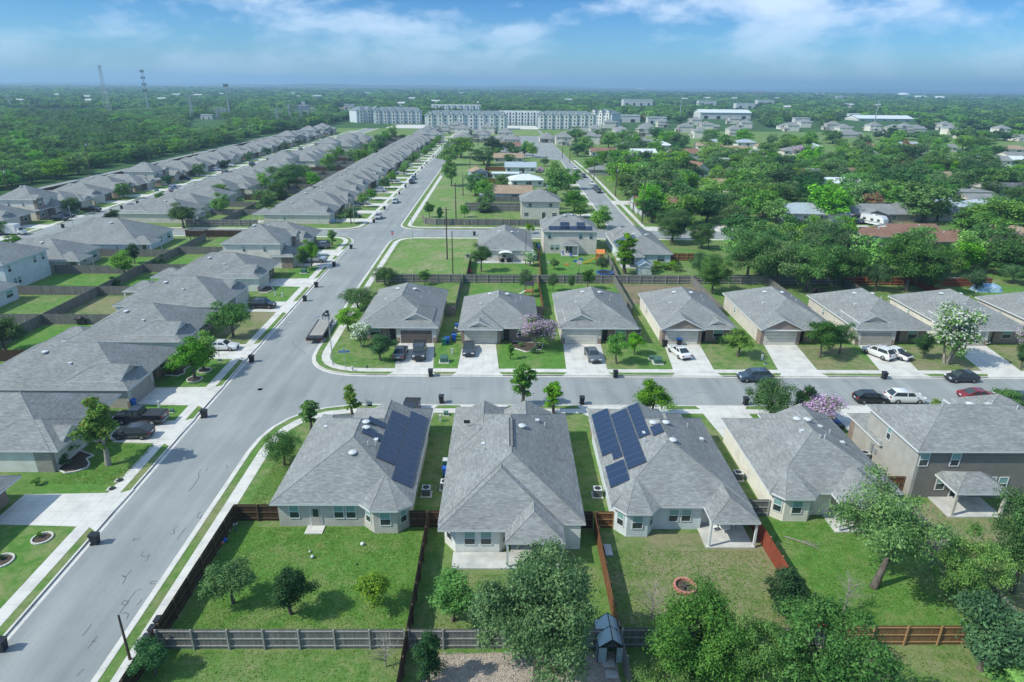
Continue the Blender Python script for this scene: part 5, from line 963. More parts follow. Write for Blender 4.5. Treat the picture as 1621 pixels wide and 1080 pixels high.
def vehicle(kind, pm, x, y, deg, label, name=None, cat=None, z=None, roofm=None, group=None):
    K = KINDS[kind]; M = fmesh(('car', kind, pm.name), lambda: car_meshes(kind, pm)); hw = K['W']/2; Ln = K['L']
    t = thing(name or {'sedan': 'car', 'hatch': 'car', 'suv': 'suv', 'pickup': 'pickup_truck'}[kind], label, cat or {'suv': 'suv', 'pickup': 'pickup truck'}.get(kind, 'car'), (x, y, .145 if z is None else z), rad(deg), group)
    mobj('body', M['body'], t); mobj('windscreen', M['windscreen'], t); mobj('rear_window', M['rear_window'], t)
    for m in M['side_window']: mobj('side_window', m, t)
    r = .34 if kind in ('sedan', 'hatch') else .38 if kind == 'suv' else .42; ty, rm_ = wheel_meshes(r)
    for sx, sy in ((.31, 1), (.31, -1), (-.29, 1), (-.29, -1)): o = mobj('wheel', ty, t, (Ln*sx, sy*(hw-.10), r)); mobj('rim', rm_, o)
    zt = {'sedan': .68, 'hatch': .70, 'suv': .86, 'pickup': .98}[kind]
    for s_ in (-1, 1): mobj('headlight', M['headlight'], t, (Ln/2-.06, s_*hw*.66, zt)); mobj('tail_light', M['tail_light'], t, (-Ln/2+.03, s_*hw*.74, zt+.12)); mobj('wing_mirror', M['wing_mirror'], t, (Ln*.20, s_*(hw+.05), zt+.36))
    mobj('number_plate', M['number_plate'], t, (-Ln/2-.012, 0, zt))
    return t
R0_ = .012
VH = [('sedan', pGrey, 634, 563, 90, 'grey saloon beside the dark pickup on the driveway of the corner house', 1), ('pickup', pDk, 664, 562, -86, 'dark grey pickup on the driveway of the corner house, facing the street', 1), ('sedan', pDk, 742, 557, -88, 'dark grey saloon on the driveway of the second facing house', 1), ('sedan', pGrey, 938, 567, -84, 'grey-blue saloon beside the pair of trees, on the third facing driveway', 1),
      ('sedan', pWhite, 1075, 562, 104, 'white car with a dark rear window outside the brick arch house', 1), ('suv', pBlue, 1194, 602, 182, 'slate blue sport utility car at the far kerb of the cross street', 0), ('suv', pWhite, 1390, 564, 115, 'white sport utility car, left of the two on the same driveway', 1), ('sedan', pWhite, 1416, 564, -62, 'white coupe with a dark bonnet, right of the two on the same driveway', 1),
      ('hatch', pDk, 1521, 603, 181, 'dark grey hatchback at the far kerb near the right edge', 0), ('hatch', pBlack, 1377, 636, -1, 'black hatchback parked at the near kerb behind the white one', 0), ('suv', pWhite, 1431, 636, -1, 'white sport utility car parked at the near kerb in front of the black hatchback', 0), ('sedan', pRed, 1547, 632, -1, 'dark red saloon at the near kerb, right of the white one', 0), ('suv', pDk, 1617, 640, -1, 'dark car cut by the right frame edge at the near kerb', 0),
      ('pickup', pBlack, 225, 668, 180, 'black pickup with a covered bed on the west side driveway', 1), ('hatch', pDk, 213, 691, 182, 'dark grey hatchback beside the black pickup', 1), ('pickup', pBlack, 649, 661, -92, 'dark pickup showing above the solar roofed corner house', 1), ('sedan', pWhite, 352, 553, 2, 'white car half hidden behind the ringed trees', 1), ('suv', pBlack, 416, 487, 0, 'black sport utility car on the driveway of the white gabled house', 1),
      ('pickup', pSilver, 497, 415, 4, 'silver pickup behind the pair of trees by the two-storey house', 1), ('suv', pGrey, 508, 393, 186, 'grey sport utility car by the last house of the west block', 1), ('suv', pSilver, 599, 346, -88, 'silver sport utility car parked on the main street past the side street', 0), ('sedan', pSilver, 626, 321, -90, 'silver saloon parked farther up the main street', 0), ('pickup', pNavy, 652, 290, -90, 'dark blue pickup parked up the main street', 0), ('sedan', pNavy, 655, 284, -90, 'dark car just behind the dark blue pickup up the street', 0),
      ('suv', pBlack, 560, 344, 0, 'dark car on the driveway of the beige corner house', 1), ('suv', pBlack, 95, 349, 0, 'black sport utility car by the pale two-storey house across the second street', 1), ('suv', pDk, 106, 344, 0, 'dark car beside the black one across the second street', 1), ('pickup', pBlack, 145, 335, 0, 'black pickup under two small trees on the far left street', 1), ('sedan', pBlue, 276, 303, 62+28, 'light blue saloon parked on the second street', 0), ('sedan', pWhite, 290, 304, 0, 'white car just right of the light blue one', 1), ('pickup', pBlack, 292, 285, 0, 'black pickup on a driveway of the far left street', 1), ('suv', pSilver, 342, 271, 0, 'silver sport utility car, nearest of a cluster on the far left street', 1),
      ('suv', pBlack, 352, 266, 0, 'black sport utility car in the cluster on the far left street', 1), ('sedan', pNavy, 357, 274, 90, 'navy saloon on the second street before the red one', 0), ('sedan', pRed, 366, 276, 90, 'red saloon on the second street', 0), ('suv', pWhite, 363, 264, 0, 'white van-like car at the far end of the cluster', 1),
      ('sedan', pWhite, 910, 269, -90, 'white saloon, farthest of the cars on the right-hand street', 0), ('sedan', pDk, 915, 273, -90, 'dark saloon just before the farthest white one', 0), ('suv', pNavy, 924, 281, -90, 'navy sport utility car alone on the right-hand street', 0), ('suv', pWhite, 937, 293, -90, 'white car, farthest of four in a line on the right-hand street', 0), ('sedan', pSilver, 941, 298, -90, 'silver car, second of four in a line on the right-hand street', 0), ('suv', pNavy, 944, 301, -90, 'blue car, third of four in a line on the right-hand street', 0), ('suv', pBlack, 948, 305, -90, 'black car, nearest of four in a line on the right-hand street', 0), ('suv', pSilver, 872, 301, 10, 'silver car beside the green tree and the beige box house', 1),
      ('pickup', pBlack, 1261, 356, 200, 'black pickup at the far right street beside a pale tree', 0), ('suv', pRed, 1341, 353, 100, 'dark red car left of the camper trailer', 1), ('suv', pNavy, 1356, 353, 95, 'navy car between the dark red car and the camper trailer', 1), ('sedan', pDk, 1404, 358, 170, 'dark car right of the camper trailer', 1), ('sedan', pBlue, 1540, 300, 0, 'blue car under the long carport', 1)]
for kind, pm, x, y, dg, lb, lv in VH:
    z = .15 if lv else R0_; p = G(x, y, z); vehicle(kind, pm, p.x, p.y, dg, lb, z=z)
o = [t for t in sc.objects if t.get('label', '').startswith('white coupe')][0]; q = MB(); q.box(.95, 2.2, -.72, .72, .955, .985, metalD); q.build('bonnet_cover', o)
# covered load bed of the black pickup
o = [t for t in sc.objects if t.get('label', '').startswith('black pickup with a covered')][0]; q = MB(); q.box(-2.82, -.6, -.93, .93, 1.30, 1.34, metalD); q.build('bed_cover', o)
rs = np.random.RandomState(4)
for i in range(2, 24, 2):
    x, y, kd = KL(ROWY[i])-rs.uniform(6, 8.5), ROWY[i]+6.5, ('sedan', 'suv', 'pickup')[rs.randint(3)]; j = rs.randint(5)
    vehicle(kd, (pBlack, pSilver, pWhite, pGrey, pRed)[j], x, y, (0, 180)[rs.randint(2)], '%s %s on the %s far driveway of the main street' % (('black', 'silver', 'white', 'grey', 'red')[j], {'sedan': 'saloon', 'suv': 'sport utility car', 'pickup': 'pickup'}[kd], nth(i+1)), z=.15, group='cars on the far driveways')
for i in range(1, 18, 3):
    y, j = ROWY[i]+9.5, rs.randint(5); vehicle(('sedan', 'suv')[rs.randint(2)], (pBlack, pSilver, pWhite, pGrey, pNavy)[j], -119.9 if i % 2 else -125.9, y, 90, '%s car parked along the second street, %s from the side street' % (('black', 'silver', 'white', 'grey', 'navy')[j], nth(i//3+1)), z=R0_, group='cars parked along the second street')
# box van
p = G(22, 372, 0); t = thing('van', 'white box van parked at the left frame edge', 'van', (p.x, p.y, .012), 0); b = MB(); b.box(-3.2, 1.4, -1.1, 1.1, .6, 2.9, pWhite); b.build('cargo_box', t); b = MB(); b.prism([(1.45, -1), (2.6, -1), (3.1, -.85), (3.1, .85), (2.6, 1), (1.45, 1)], .45, 1.3, pWhite, pWhite); b.prism([(1.45, -.95), (2.2, -.9), (2.2, .9), (1.45, .95)], 1.3, 2.1, pWhite, pWhite); b.build('cab', t); b = MB(); b.poly([(2.215, -.8, 1.35), (2.215, .8, 1.35), (2.205, .8, 2.0), (2.205, -.8, 2.0)], glass); b.build('windscreen', t)
for sx, sy in ((2.2, 1), (2.2, -1), (-2, 1), (-2, -1)): o = mobj('wheel', wheel_meshes(.42)[0], t, (sx, sy, .42)); mobj('rim', wheel_meshes(.42)[1], o)
# camper trailer
p = G(1381, 357, 0); t = thing('camper_trailer', 'white camper trailer between parked cars at the far right houses', 'camper trailer', (p.x, p.y, .15), rad(-60)); b = MB()
b.prism([(-3.6, .5), (-3.3, .5), (3.4, .5), (3.9, 1.2), (3.7, 2.2), (2.9, 3.0), (-3.5, 3.0)], 0, .01, pWhite); V = [(-3.6, .5), (3.4, .5), (3.9, 1.2), (3.7, 2.2), (2.9, 3.0), (-3.5, 3.0)]; b = MB()
for s_ in (-1.2, 1.2): b.poly([(x, s_, z) for x, z in V], pWhite)
for i in range(6): a, c = V[i], V[(i+1) % 6]; b.poly([(a[0], -1.2, a[1]), (c[0], -1.2, c[1]), (c[0], 1.2, c[1]), (a[0], 1.2, a[1])], pWhite)
b.build('body', t); 
for x in (-2.2, .2, 2.2): b = MB(); b.box(x-.45, x+.45, -1.225, -1.2, 1.4, 2.1, glass); b.build('window', t)
b = MB(); b.box(-3.64, -3.6, -.5, .5, 1.4, 2.1, glass); b.build('window', t); b = MB(); b.box(-3.3, 3.4, -1.212, -1.2, 1.05, 1.2, pBlue); b.build('stripe', t); b = MB(); b.box(-.4, .4, -.3, .3, 3.0, 3.25, vent); b.build('air_conditioner', t)
for sx in (-.6, .4):
    for sy in (-1.05, 1.05): mobj('wheel', wheel_meshes(.34)[0], t, (sx, sy, .34))
# gooseneck flatbed trailer on the main street
a = GZ(6, 365, 765, .9); c = GZ(6, 470, 600, .9); d = (c-a); d.z = 0; Ln = 9.6; rz = atan2(d.y, d.x); mid = GZ(6, 415, 690, .9)
t = thing('flatbed_trailer', 'black gooseneck flatbed trailer with a pale deck parked by the corner', 'trailer', (mid.x-.0, mid.y, .012), rz); woodD = mat('deck_boards', (.25, .24, .22), (.36, .34, .31), 2, .9, stretch=(.3, 4, 1))
b = MB(); b.box(-3.6, 3.9, -1.05, 1.05, .88, .93, woodD); b.build('deck', t); b = MB()
for s_ in (-1.15, 1.15): b.box(-4.9, 4.0, s_-.1, s_+.1, .74, .95, metalD)
for x in (-4.8, -3.7, -1.5, .5, 2.3, 3.95): b.box(x-.06, x+.06, -1.1, 1.1, .7, .87, metalD)
b.build('frame', t); b = MB(); b.box(-4.95, -3.7, -1.04, -.06, .86, .94, metalD); b.build('ramp', t); b = MB(); b.box(-4.95, -3.7, .06, 1.04, .86, .94, metalD); b.build('ramp', t); b = MB(); b.box(-5.0, -4.9, -1.2, 1.2, .55, .8, metalD); b.build('bumper', t)
b = MB()
for s_ in (-.5, .5): b.obox((4.15, s_, 1.3), (.06, 0, 0), (0, .06, 0), (0, 0, .55), metalD); b.obox((4.9, s_*.6, 1.8), (.85, -s_*.25, .0), (0, .07, 0), (0, 0, .09), metalD)
b.box(5.5, 5.8, -.2, .2, 1.5, 1.95, metalD); b.tube((5.65, 0, .7), (5.65, 0, 1.6), .07, .07, metalD, 8); b.box(4.2, 4.9, -.55, .55, 1.35, 1.5, metalD); b.build('gooseneck', t); b = MB(); b.tube((5.2, -.35, .0), (5.2, -.35, 1.7), .05, .05, metal, 8); b.tube((5.2, .35, .0), (5.2, .35, 1.7), .05, .05, metal, 8); b.build('jack_leg', t)
for sx in (-2.3, -1.4):
    for sy in (-1.32, 1.32): mobj('wheel', wheel_meshes(.38)[0], t, (sx, sy, .38))
for s_ in (-1, 1): mobj('tail_light', fmesh('tl2', lambda: (lambda q: (q.box(-.02, .02, -.12, .12, -.06, .06, lampR), q.mesh('tail_light'))[1])(MB())), t, (-5.02, s_*.95, .68))
# ================================================================ bins, air conditioners, boxes
def bin_(x, y, rz, label, m=plastB, lid=None, z=.0, group=None):
    t = thing('wheelie_bin', label, 'wheelie bin', (x, y, z), rz, group)
    def bd():
        q = MB(); P0 = [(-.24, -.27), (.24, -.27), (.24, .27), (-.24, .27)]; P1 = [(-.31, -.36), (.31, -.36), (.31, .33), (-.31, .33)]
        for i in range(4): j = (i+1) % 4; q.poly([(*P0[i], .06), (*P0[j], .06), (*P1[j], 1.0), (*P1[i], 1.0)], m)
        q.box(-.33, .33, -.38, .35, .95, 1.01, m); return q.mesh('bin_body')
    def ld():
        q = MB(); q.poly([(-.34, -.42, 1.02), (.34, -.42, 1.02), (.34, .36, 1.09), (-.34, .36, 1.09)], lid or m); q.box(-.34, .34, -.42, .38, 1.012, 1.03, lid or m); q.tube((-.28, .41, 1.02), (.28, .41, 1.02), .025, .025, m, 6); return q.mesh('lid')
    mobj('bin_body', fmesh(('bb', m.name), bd), t); mobj('lid', fmesh(('bl', (lid or m).name), ld), t)
    for s_ in (-1, 1): mobj('wheel', fmesh('binw', lambda: (lambda q: (q.tube((-.03, 0, 0), (.03, 0, 0), .11, .11, rubber, 10), q.mesh('wheel'))[1])(MB())), t, (s_*.27, .27, .11))
    return t
BN = [(152, 861, 'black wheelie bin standing at the kerb below the lower left driveway'), (4, 1030, 'black wheelie bin cut by the left frame edge near the bottom'), (324, 661, 'black wheelie bin at the kerb by the black pickup'), (399, 573, 'black wheelie bin at the kerb by the ringed trees'), (401, 572, ''), (483, 477, 'black wheelie bin at the kerb below the third grass strip'), (501, 455, 'black wheelie bin at the kerb by the white gabled house'), (529, 422, 'dark blue wheelie bin at the kerb by the silver pickup'), (556, 394, 'black wheelie bin at the kerb near the side street corner'), (682, 596, 'black wheelie bin at the kerb right of the corner house driveway'), (699, 638, 'black wheelie bin at the near kerb above the solar roofed house'), (921, 640, 'brown-black wheelie bin at the near kerb above the plain roof'), (974, 598, 'black wheelie bin at the far kerb right of the third driveway'), (1399, 600, 'grey-black wheelie bin at the far kerb below the two white cars'), (1180, 641, 'black wheelie bin at the near kerb beside the full grey-green tree'), (592, 353, 'black wheelie bin at the far corner of the side street'), (751, 373, 'black wheelie bin on the side street beside the patio house'), (609, 332, 'black wheelie bin, nearest up the far main street'), (632, 308, 'black wheelie bin, second up the far main street'), (642, 297, 'black wheelie bin, third up the far main street'), (658, 278, 'black wheelie bin, fourth up the far main street'), (668, 267, 'black wheelie bin, fifth up the far main street'), (675, 260, 'black wheelie bin, sixth up the far main street'), (686, 249, 'black wheelie bin, seventh up the far main street'), (917, 310, 'black wheelie bin at the kerb of the right-hand street'), (193, 331, 'black wheelie bin at the second street kerb, left one'), (218, 323, 'black wheelie bin at the second street kerb, middle one'), (247, 313, 'black wheelie bin at the second street kerb, right one'), (100, 361, 'dark wheelie bin on the corner lawn at the left')]
for x, y, lb in BN:
    if lb: p = G(x, y); bin_(p.x, p.y, pi/2 if x < 640 or y < 400 else 0, lb, plastB)
for i, (x, y) in enumerate([(238, 985), (229, 1000), (219, 1015), (210, 1031)]): p = G(x, y); bin_(-25.35, 35.6+(3-i)*.85, -pi/2, 'black wheelie bin, %s from the top of the row against the dark brown fence' % nth(i+1), group='bins against the dark brown fence')
for (x, y, m, l, lb) in [(-47.0, 74.2, plastB, None, 'black bin beside the blue one at the taupe garage'), (-46.3, 74.1, plastBlue, None, 'blue bin at the taupe garage on the west side'), (-8.9, 96.4, plastBlue, plastBlue, 'blue bin right of the corner house garage'), (-9.3, 95.6, plastG, None, 'dark green bin right of the corner house garage'), (-7.9, 97.6, plastBlue, None, 'second blue bin between the corner house and its neighbour'), (-8.0, 99, plastG, plastB, 'green bin between the corner house and its neighbour'), (-7.7, 102.5, plastBlue, None, 'blue bin farther back between the corner house and its neighbour'),
                        (21.9, 103.5, plastG, plastG, 'green bin beside the air conditioner of the third facing house'), (25.2, 95.4, plastB, None, 'black bin at the left of the brick arch garage'), (27.6, 96.0, plastB, plastBlue, 'blue-lidded bin in front of the brick arch garage'), (39.7, 69.0, plastB, plastBlue, 'bin with a bright blue lid beside the beige side wall'), (39.7, 68.1, plastB, None, 'black bin behind the blue-lidded one at the beige side wall'), (-5.9, 58.6, plastBlue, None, 'blue bin against the plain roofed house'), (-6.0, 60.2, plastG, vent, 'grey-lidded bin against the plain roofed house'), (8.6, 160, plastBlue, plastBlue, 'blue bin beside the two-storey solar house'), (8.3, 163, plastG, None, 'green bin beside the two-storey solar house')]: bin_(x, y, pi/2, lb, m, l, .13)
def ac(x, y, label, rz=0):
    t = thing('air_conditioner', label, 'air conditioner', (x, y, .12), rz)
    def pad(): q = MB(); q.box(-.55, .55, -.55, .55, 0, .1, conc); return q.mesh('pad')
    def bod():
        q = MB(); q.box(-.40, .40, -.40, .40, .1, .82, metalD)
        for i in range(8): q.box(-.415, .415, -.415, .415, .15+i*.08, .165+i*.08, metal)
        return q.mesh('casing')
    def tp_():
        q = MB(); q.box(-.42, .42, -.42, .42, .82, .88, vent); q.lathe([(.32, 0), (.32, .02), (.28, .02), (.28, .005), (.06, .005), (.06, .03)], (0, 0, .88), metalD, 16); return q.mesh('fan_grille')
    mobj('pad', fmesh('acp', pad), t); mobj('casing', fmesh('acb', bod), t); mobj('fan_grille', fmesh('act', tp_), t)
for x, y, lb in [(-7.6, 55.3, 'air conditioner beside the solar roofed corner house'), (-5.85, 56.4, 'air conditioner against the left wall of the plain roofed house'), (9.35, 55.2, 'air conditioner beside the pale blue-grey house'), (24.35, 58.2, 'air conditioner beside the cream house'), (22.1, 101.5, 'air conditioner between the third and fourth facing houses'), (37.4, 103.2, 'air conditioner between the fourth and fifth facing houses'), (39.6, 62.2, 'air conditioner at the beige side wall of the dark two-storey house'), (-7.6, 101.2, 'air conditioner left of the second facing house'), (-7.4, 150.6, 'air conditioner behind the brown fence of the patio house'), (-8.6, 152, 'second air conditioner behind the brown fence of the patio house')]: ac(x, y, lb)
def ubox(x, y, label, s_=1, m=None):
    m = m or transfG; p = G(x, y, .12); t = thing('transformer_box', label, 'utility box', (p.x, p.y, .12), 0, None, s_); q = MB(); q.box(-.75, .75, -.7, .7, 0, .1, conc); q.build('pad', t); q = MB(); q.box(-.55, .55, -.5, .5, .1, .75, m); q.poly([(-.55, -.5, .75), (.55, -.5, .75), (.55, .2, .95), (-.55, .2, .95)], m); q.box(-.55, .55, .2, .5, .75, .95, m); q.build('cabinet', t); q = MB(); q.box(-.5, -.02, -.515, -.5, .15, .72, m); q.box(.02, .5, -.515, -.5, .15, .72, m); q.build('hatch', t)
for x, y, lb, s_ in [(481, 432, 'pale transformer box on the lawn by the pair of trees', 1), (703, 573, 'green transformer box on the grass beside the corner house driveway', 1), (1041, 575, 'green transformer box beside the white car driveway', 1), (1031, 569, 'smaller green cabinet left of the green transformer box', .6), (706, 657, 'small utility box on the strip right of the solar roofed house', .5), (272, 652, 'small grey utility box on the lawn by the black pickup', .4), (348, 572, 'small grey utility box on the lawn by the ringed trees', .35), (1212, 577, 'small grey utility box at the edge of the fifth driveway', .35), (248, 303, 'transformer box on the far left lawns', 1), (120, 340, 'transformer box by the two small trees at the left', 1)]: ubox(x, y, lb, s_)
for i, (x, y) in enumerate([(436, 468), (447, 470), (716, 560), (252, 645), (1206, 570), (697, 667)]):
    p = G(x, y, .12); t = thing('utility_pedestal', 'small white utility pedestal, %s' % ['left of two on the west lawn', 'right of two on the west lawn', 'beside the green transformer box', 'on the lawn by the black pickup', 'at the edge of the fifth facing driveway', 'right of the solar roofed house'][i], 'utility pedestal', (p.x, p.y, .12)); q = MB(); q.box(-.12, .12, -.1, .1, 0, .75, vent); q.build('post', t); q = MB(); q.box(-.14, .14, -.12, .12, .75, .86, vent); q.build('cap', t)
for i, (x, y) in enumerate([(190, 761), (178, 774)]):
    p = G(x, y, .12); t = thing('valve_cover', 'round black valve cover on the maple lawn, %s one' % ('upper', 'lower')[i], 'valve cover', p); q = MB(); q.lathe([(.34, 0), (.34, .06), (.3, .09)], (0, 0, 0), plastB, 16); q.build('lid', t); q = MB(); q.box(-.5, .5, -.3, .3, 0, .03, conc); q.build('collar', t)
# tree rings, garden beds
def ring(x, y, r, label, br=True, z=.12):
    p = G(x, y, z); t = thing('tree_ring', label, 'garden edging', (p.x, p.y, .12)); q = MB(); n = 18
    for i in range(n):
        a = 2*pi*i/n; q.obox((r*cos(a), r*sin(a), .07), (-sin(a)*pi*r/n*.92, cos(a)*pi*r/n*.92, 0), (cos(a)*.07, sin(a)*.07, 0), (0, 0, .07), conc)
    q.build('kerbing', t); q = MB(); q.lathe([(r-.05, 0), (r*.6, .05), (.05, .08)], (0, 0, 0), mulch, 16); q.build('mulch', t); return t
ring(308, 601, .95, 'white stone ring round the nearer tree of the pair'); ring(324, 587, .9, 'white stone ring round the farther tree of the pair')
ring(67, 853, .8, 'white stone ring with a red plant on the lower left lawn'); ring(2, 889, .9, 'white stone ring cut by the left frame edge'); p = G(67, 853); tree('shrub', p.x-.2, p.y, .6, .35, 'small red-tipped plant in the stone ring on the lower left lawn', cat='shrub'); p = G(3, 889); tree('shrubd', p.x, p.y, .6, .4, 'small plant in the stone ring at the left frame edge', cat='shrub')
def bed(label, pts):
    P = [GZ(*q_) for q_ in pts]; o = P[0]; t = thing('garden_bed', label, 'garden bed', (o.x, o.y, .12)); q = MB(); q.prism([(v.x-o.x, v.y-o.y) for v in P], 0, .05, mulch, mulch); q.build('mulch', t); q = MB()
    for a, b_ in zip(P, P[1:]): d = b_-a; d.z = 0; n_ = Vector((-d.y, d.x, 0)).normalized()*.07; q.obox(((a.x+b_.x)/2-o.x, (a.y+b_.y)/2-o.y, .07), d/2, n_, (0, 0, .07), conc)
    q.build('edging', t)
bed('curved white-edged bed at the stone-fronted house', [(1, 345, 712), (1, 400, 738), (1, 470, 728), (1, 535, 705), (1, 550, 680), (1, 530, 650), (1, 575, 630), (1, 490, 600), (1, 400, 640)])
bed('curved white-edged bed by the yellow-green shrub', [(5, 1010, 985), (5, 1085, 992), (5, 1130, 975), (5, 1125, 955), (5, 1170, 925), (5, 1130, 900), (5, 1050, 940)]); bed('dark edged bed on the west lawn below the white gabled house', [(6, 40, 480), (6, 90, 482), (6, 130, 462), (6, 110, 440), (6, 60, 445)])
bed('mulched bed under the pink crape mytle by the second facing house'.replace('myt', 'myrt'), [(7, 30, 815), (7, 130, 845), (7, 220, 830), (7, 230, 790), (7, 40, 780)])
# ================================================================ street furniture and poles
def lamp(x, yb, yt, label, rz=0, arm=1.2):
    p = G(x, yb, .12); h = HT(x+((x-810)*-.0), yt, p.y)-.12; h = max(5.5, min(h, 9)); t = thing('street_lamp', label, 'street lamp', (p.x, p.y, .12), rz); q = MB(); q.lathe([(.11, 0), (.11, .4), (.075, .5), (.05, h)], (0, 0, 0), metal, 10); q.box(-.2, .2, -.2, .2, 0, .05, conc); q.build('pole', t)
    q = MB(); q.path([(0, 0, h-.5), (arm*.5, 0, h+.02), (arm, 0, h+.05)], [.035, .03, .03], metal, 6); q.build('arm', t); q = MB(); q.prism([(arm-.05, -.11), (arm+.55, -.14), (arm+.62, 0), (arm+.55, .14), (arm-.05, .11)], h, h+.1, metal, metal, True); q.build('lantern', t); return t
lamp(527, 577, 500, 'grey street lamp on the rounded corner by the flatbed trailer', rad(200)); lamp(116, 358, 333, 'grey street lamp by the pale two-storey house at the left', rad(-60)); lamp(653, 380, 345, 'thin lamp post on the vacant lot corner at the side street', rad(100)); lamp(561, 356, 325, 'thin pole with a small flag-like sign beside the beige corner house', rad(10)); lamp(643, 282, 255, 'grey street lamp up the far main street', 0)
def pole(x, yb, yt, label, cross=True, r=.15, name='utility_pole', hmax=14, rz=0, tr=False):
    p = G(x, yb, .12); h = min(hmax, max(4, HT(x, yt, p.y)-.12)); t = thing(name, label, 'utility pole', (p.x, p.y, .12), rz); q = MB(); q.tube((0, 0, 0), (0, 0, h), r*1.15, r*.75, poleW, 9); q.build('pole', t)
    if cross:
        q = MB(); q.box(-1.25, 1.25, -.06, .06, h-.75, h-.62, poleW)
        for s_ in (-1.15, -.55, .55, 1.15): q.lathe([(.04, 0), (.06, .08), (.03, .16)], (s_, 0, h-.62), vent, 6)
        q.build('crossarm', t)
    if tr: q = MB(); q.lathe([(.25, 0), (.27, .1), (.27, .75), (.2, .85)], (.42, 0, h-2.3), metal, 10); q.build('transformer', t)
    return t, h
pole(708, 411, 332, 'tall dark wooden pole on the vacant grass lot', False, .16); pole(717, 437, 366, 'bare grey wooden pole by the fence of the vacant lot', False, .12); pole(832, 420, 366, 'thin grey pole beside the patio yard', False, .08); pole(1121, 393, 368, 'short pole among the pale trees by the side street', False, .1)
t, h_ = pole(206, 1044, 988, 'short dark pole with a small white sign arm at the bottom of the street', False, .09, hmax=5); 
PW = [(12, 302, 265, 'dark utility pole with a lamp arm at the left edge of the wood'), (146, 285, 222, 'tall leaning utility pole at the near edge of the wood'), (238, 261, 230, 'utility pole by the concrete road, beside a small green tree'), (250, 236, 206, 'utility pole standing inside the wood'), (305, 245, 216, 'utility pole farther along the concrete road'), (326, 217, 198, 'small distant pole in the wood, first of three'), (398, 222, 200, 'small distant pole at the far end of the concrete road'), (382, 208, 190, 'small distant pole in the wood, second of three'), (459, 214, 190, 'small distant pole beyond the far left houses'), (473, 210, 186, 'small distant pole beyond the far left houses, right one'),
      (722, 354, 290, 'utility pole with a crossarm by the curved fence'), (733, 310, 275, 'bare utility pole on the grass strip'), (744, 276, 243, 'utility pole at the top of the grass strip'), (757, 232, 208, 'distant pole in front of the long apartment block'), (707, 357, 328, 'short dark pole at the side street corner'), (1016, 354, 284, 'utility pole with a crossarm by the orange-brown corner fence'), (1002, 336, 288, 'utility pole just left of the crossarm pole at the corner fence'), (974, 311, 262, 'utility pole beside the right-hand street'), (940, 285, 248, 'thin utility pole farther up the right-hand street'), (1065, 312, 278, 'utility pole among the trees behind the porch house'), (902, 258, 230, 'distant utility pole at the end of the right-hand street'), (890, 250, 225, 'distant utility pole left of another at the end of the right-hand street')]
WP = {}
for x, yb, yt, lb in PW: t, h_ = pole(x, yb, yt, lb, x not in (733, 940), .17, hmax=18, tr=(x in (146, 974, 12))); WP[x] = (Vector(t.location), h_)
def wire(a, b, label, off=0, r=.035):
    p, q_ = Vector(a), Vector(b); t = MB(); N_ = 10; pts = []
    for i in range(N_+1): k = i/N_; v = p.lerp(q_, k); v.z -= 4*k*(1-k)*(p-q_).length*.018; pts.append(v-p)
    t.path(pts, [r]*(N_+1), metalD, 4); o = t.build('power_line', loc=p); setlab(o, label, 'power line')
for a, b, nm in ((12, 146, 'from the left edge pole to the tall leaning pole'), (146, 238, 'from the tall leaning pole along the concrete road'), (238, 305, 'over the concrete road between its two middle poles'), (305, 398, 'over the far end of the concrete road'), (722, 733, 'from the curved fence pole up the grass strip'), (733, 744, 'along the upper grass strip'), (1016, 974, 'from the corner fence pole over the right-hand street'), (974, 902, 'up the right-hand street')):
    for k, s_ in (('left', -1.1), ('right', 1.1)): wire(WP[a][0]+Vector((s_, 0, WP[a][1]-.5)), WP[b][0]+Vector((s_, 0, WP[b][1]-.5)), '%s thin overhead wire %s' % (k, nm))
# street name signs, stop sign, yard sign
def text_mesh(s, size, m, ext=.003):
    cu = bpy.data.curves.new('writing', 'FONT'); cu.body = s; cu.size = size; cu.align_x = 'CENTER'; cu.align_y = 'CENTER'; cu.extrude = ext; o = bpy.data.objects.new('writing', cu)
    me = bpy.data.meshes.new_from_object(o); me.materials.clear(); me.materials.append(m); bpy.data.objects.remove(o); return me
def street_sign(x, yb, label, txt, rz, h=2.6):
    p = G(x, yb, .12); t = thing('street_name_sign', label, 'street sign', (p.x, p.y, .12), rz); q = MB(); q.tube((0, 0, 0), (0, 0, h), .035, .035, metal, 8); q.build('post', t)
    q = MB(); q.box(-.75, .75, -.02, .02, h, h+.28, mat('sign_blue', (.03, .16, .42), rough=.4)); b_ = q.build('sign_panel', t); q = MB(); q.box(-.02, .02, -.6, .6, h+.3, h+.55, MATS['sign_blue']); q.build('sign_panel', t)
    if txt: o = mobj('writing', fmesh(('tx', txt), lambda: text_mesh(txt, .2, white)), b_, (0, -.026, h+.14)); o.rotation_euler = (pi/2, 0, 0)
street_sign(547, 585, 'blue street name sign on the rounded corner lawn by the lamp', 'Fort Valley', rad(8)); street_sign(529, 366, 'blue street name sign near the small corner tree', None, 0); street_sign(152, 366, 'blue street name sign at the second street corner', None, rad(30))
p = G(622, 385, .12); t = thing('stop_sign', 'red stop sign at the side street corner of the vacant lot', 'stop sign', (p.x, p.y, .12), 0); q = MB(); q.tube((0, 0, 0), (0, 0, 2.9), .035, .035, metal, 8); q.build('post', t)
signR = mat('sign_red', (.5, .02, .025), rough=.4); q = MB(); P8 = [(.38*cos(pi/8+i*pi/4), .38*sin(pi/8+i*pi/4)) for i in range(8)]
for k, yy, m in ((1.0, -.045, white), (.9, -.052, signR)): q.poly([(a*k, yy, 2.5+b*k) for a, b in P8], m)
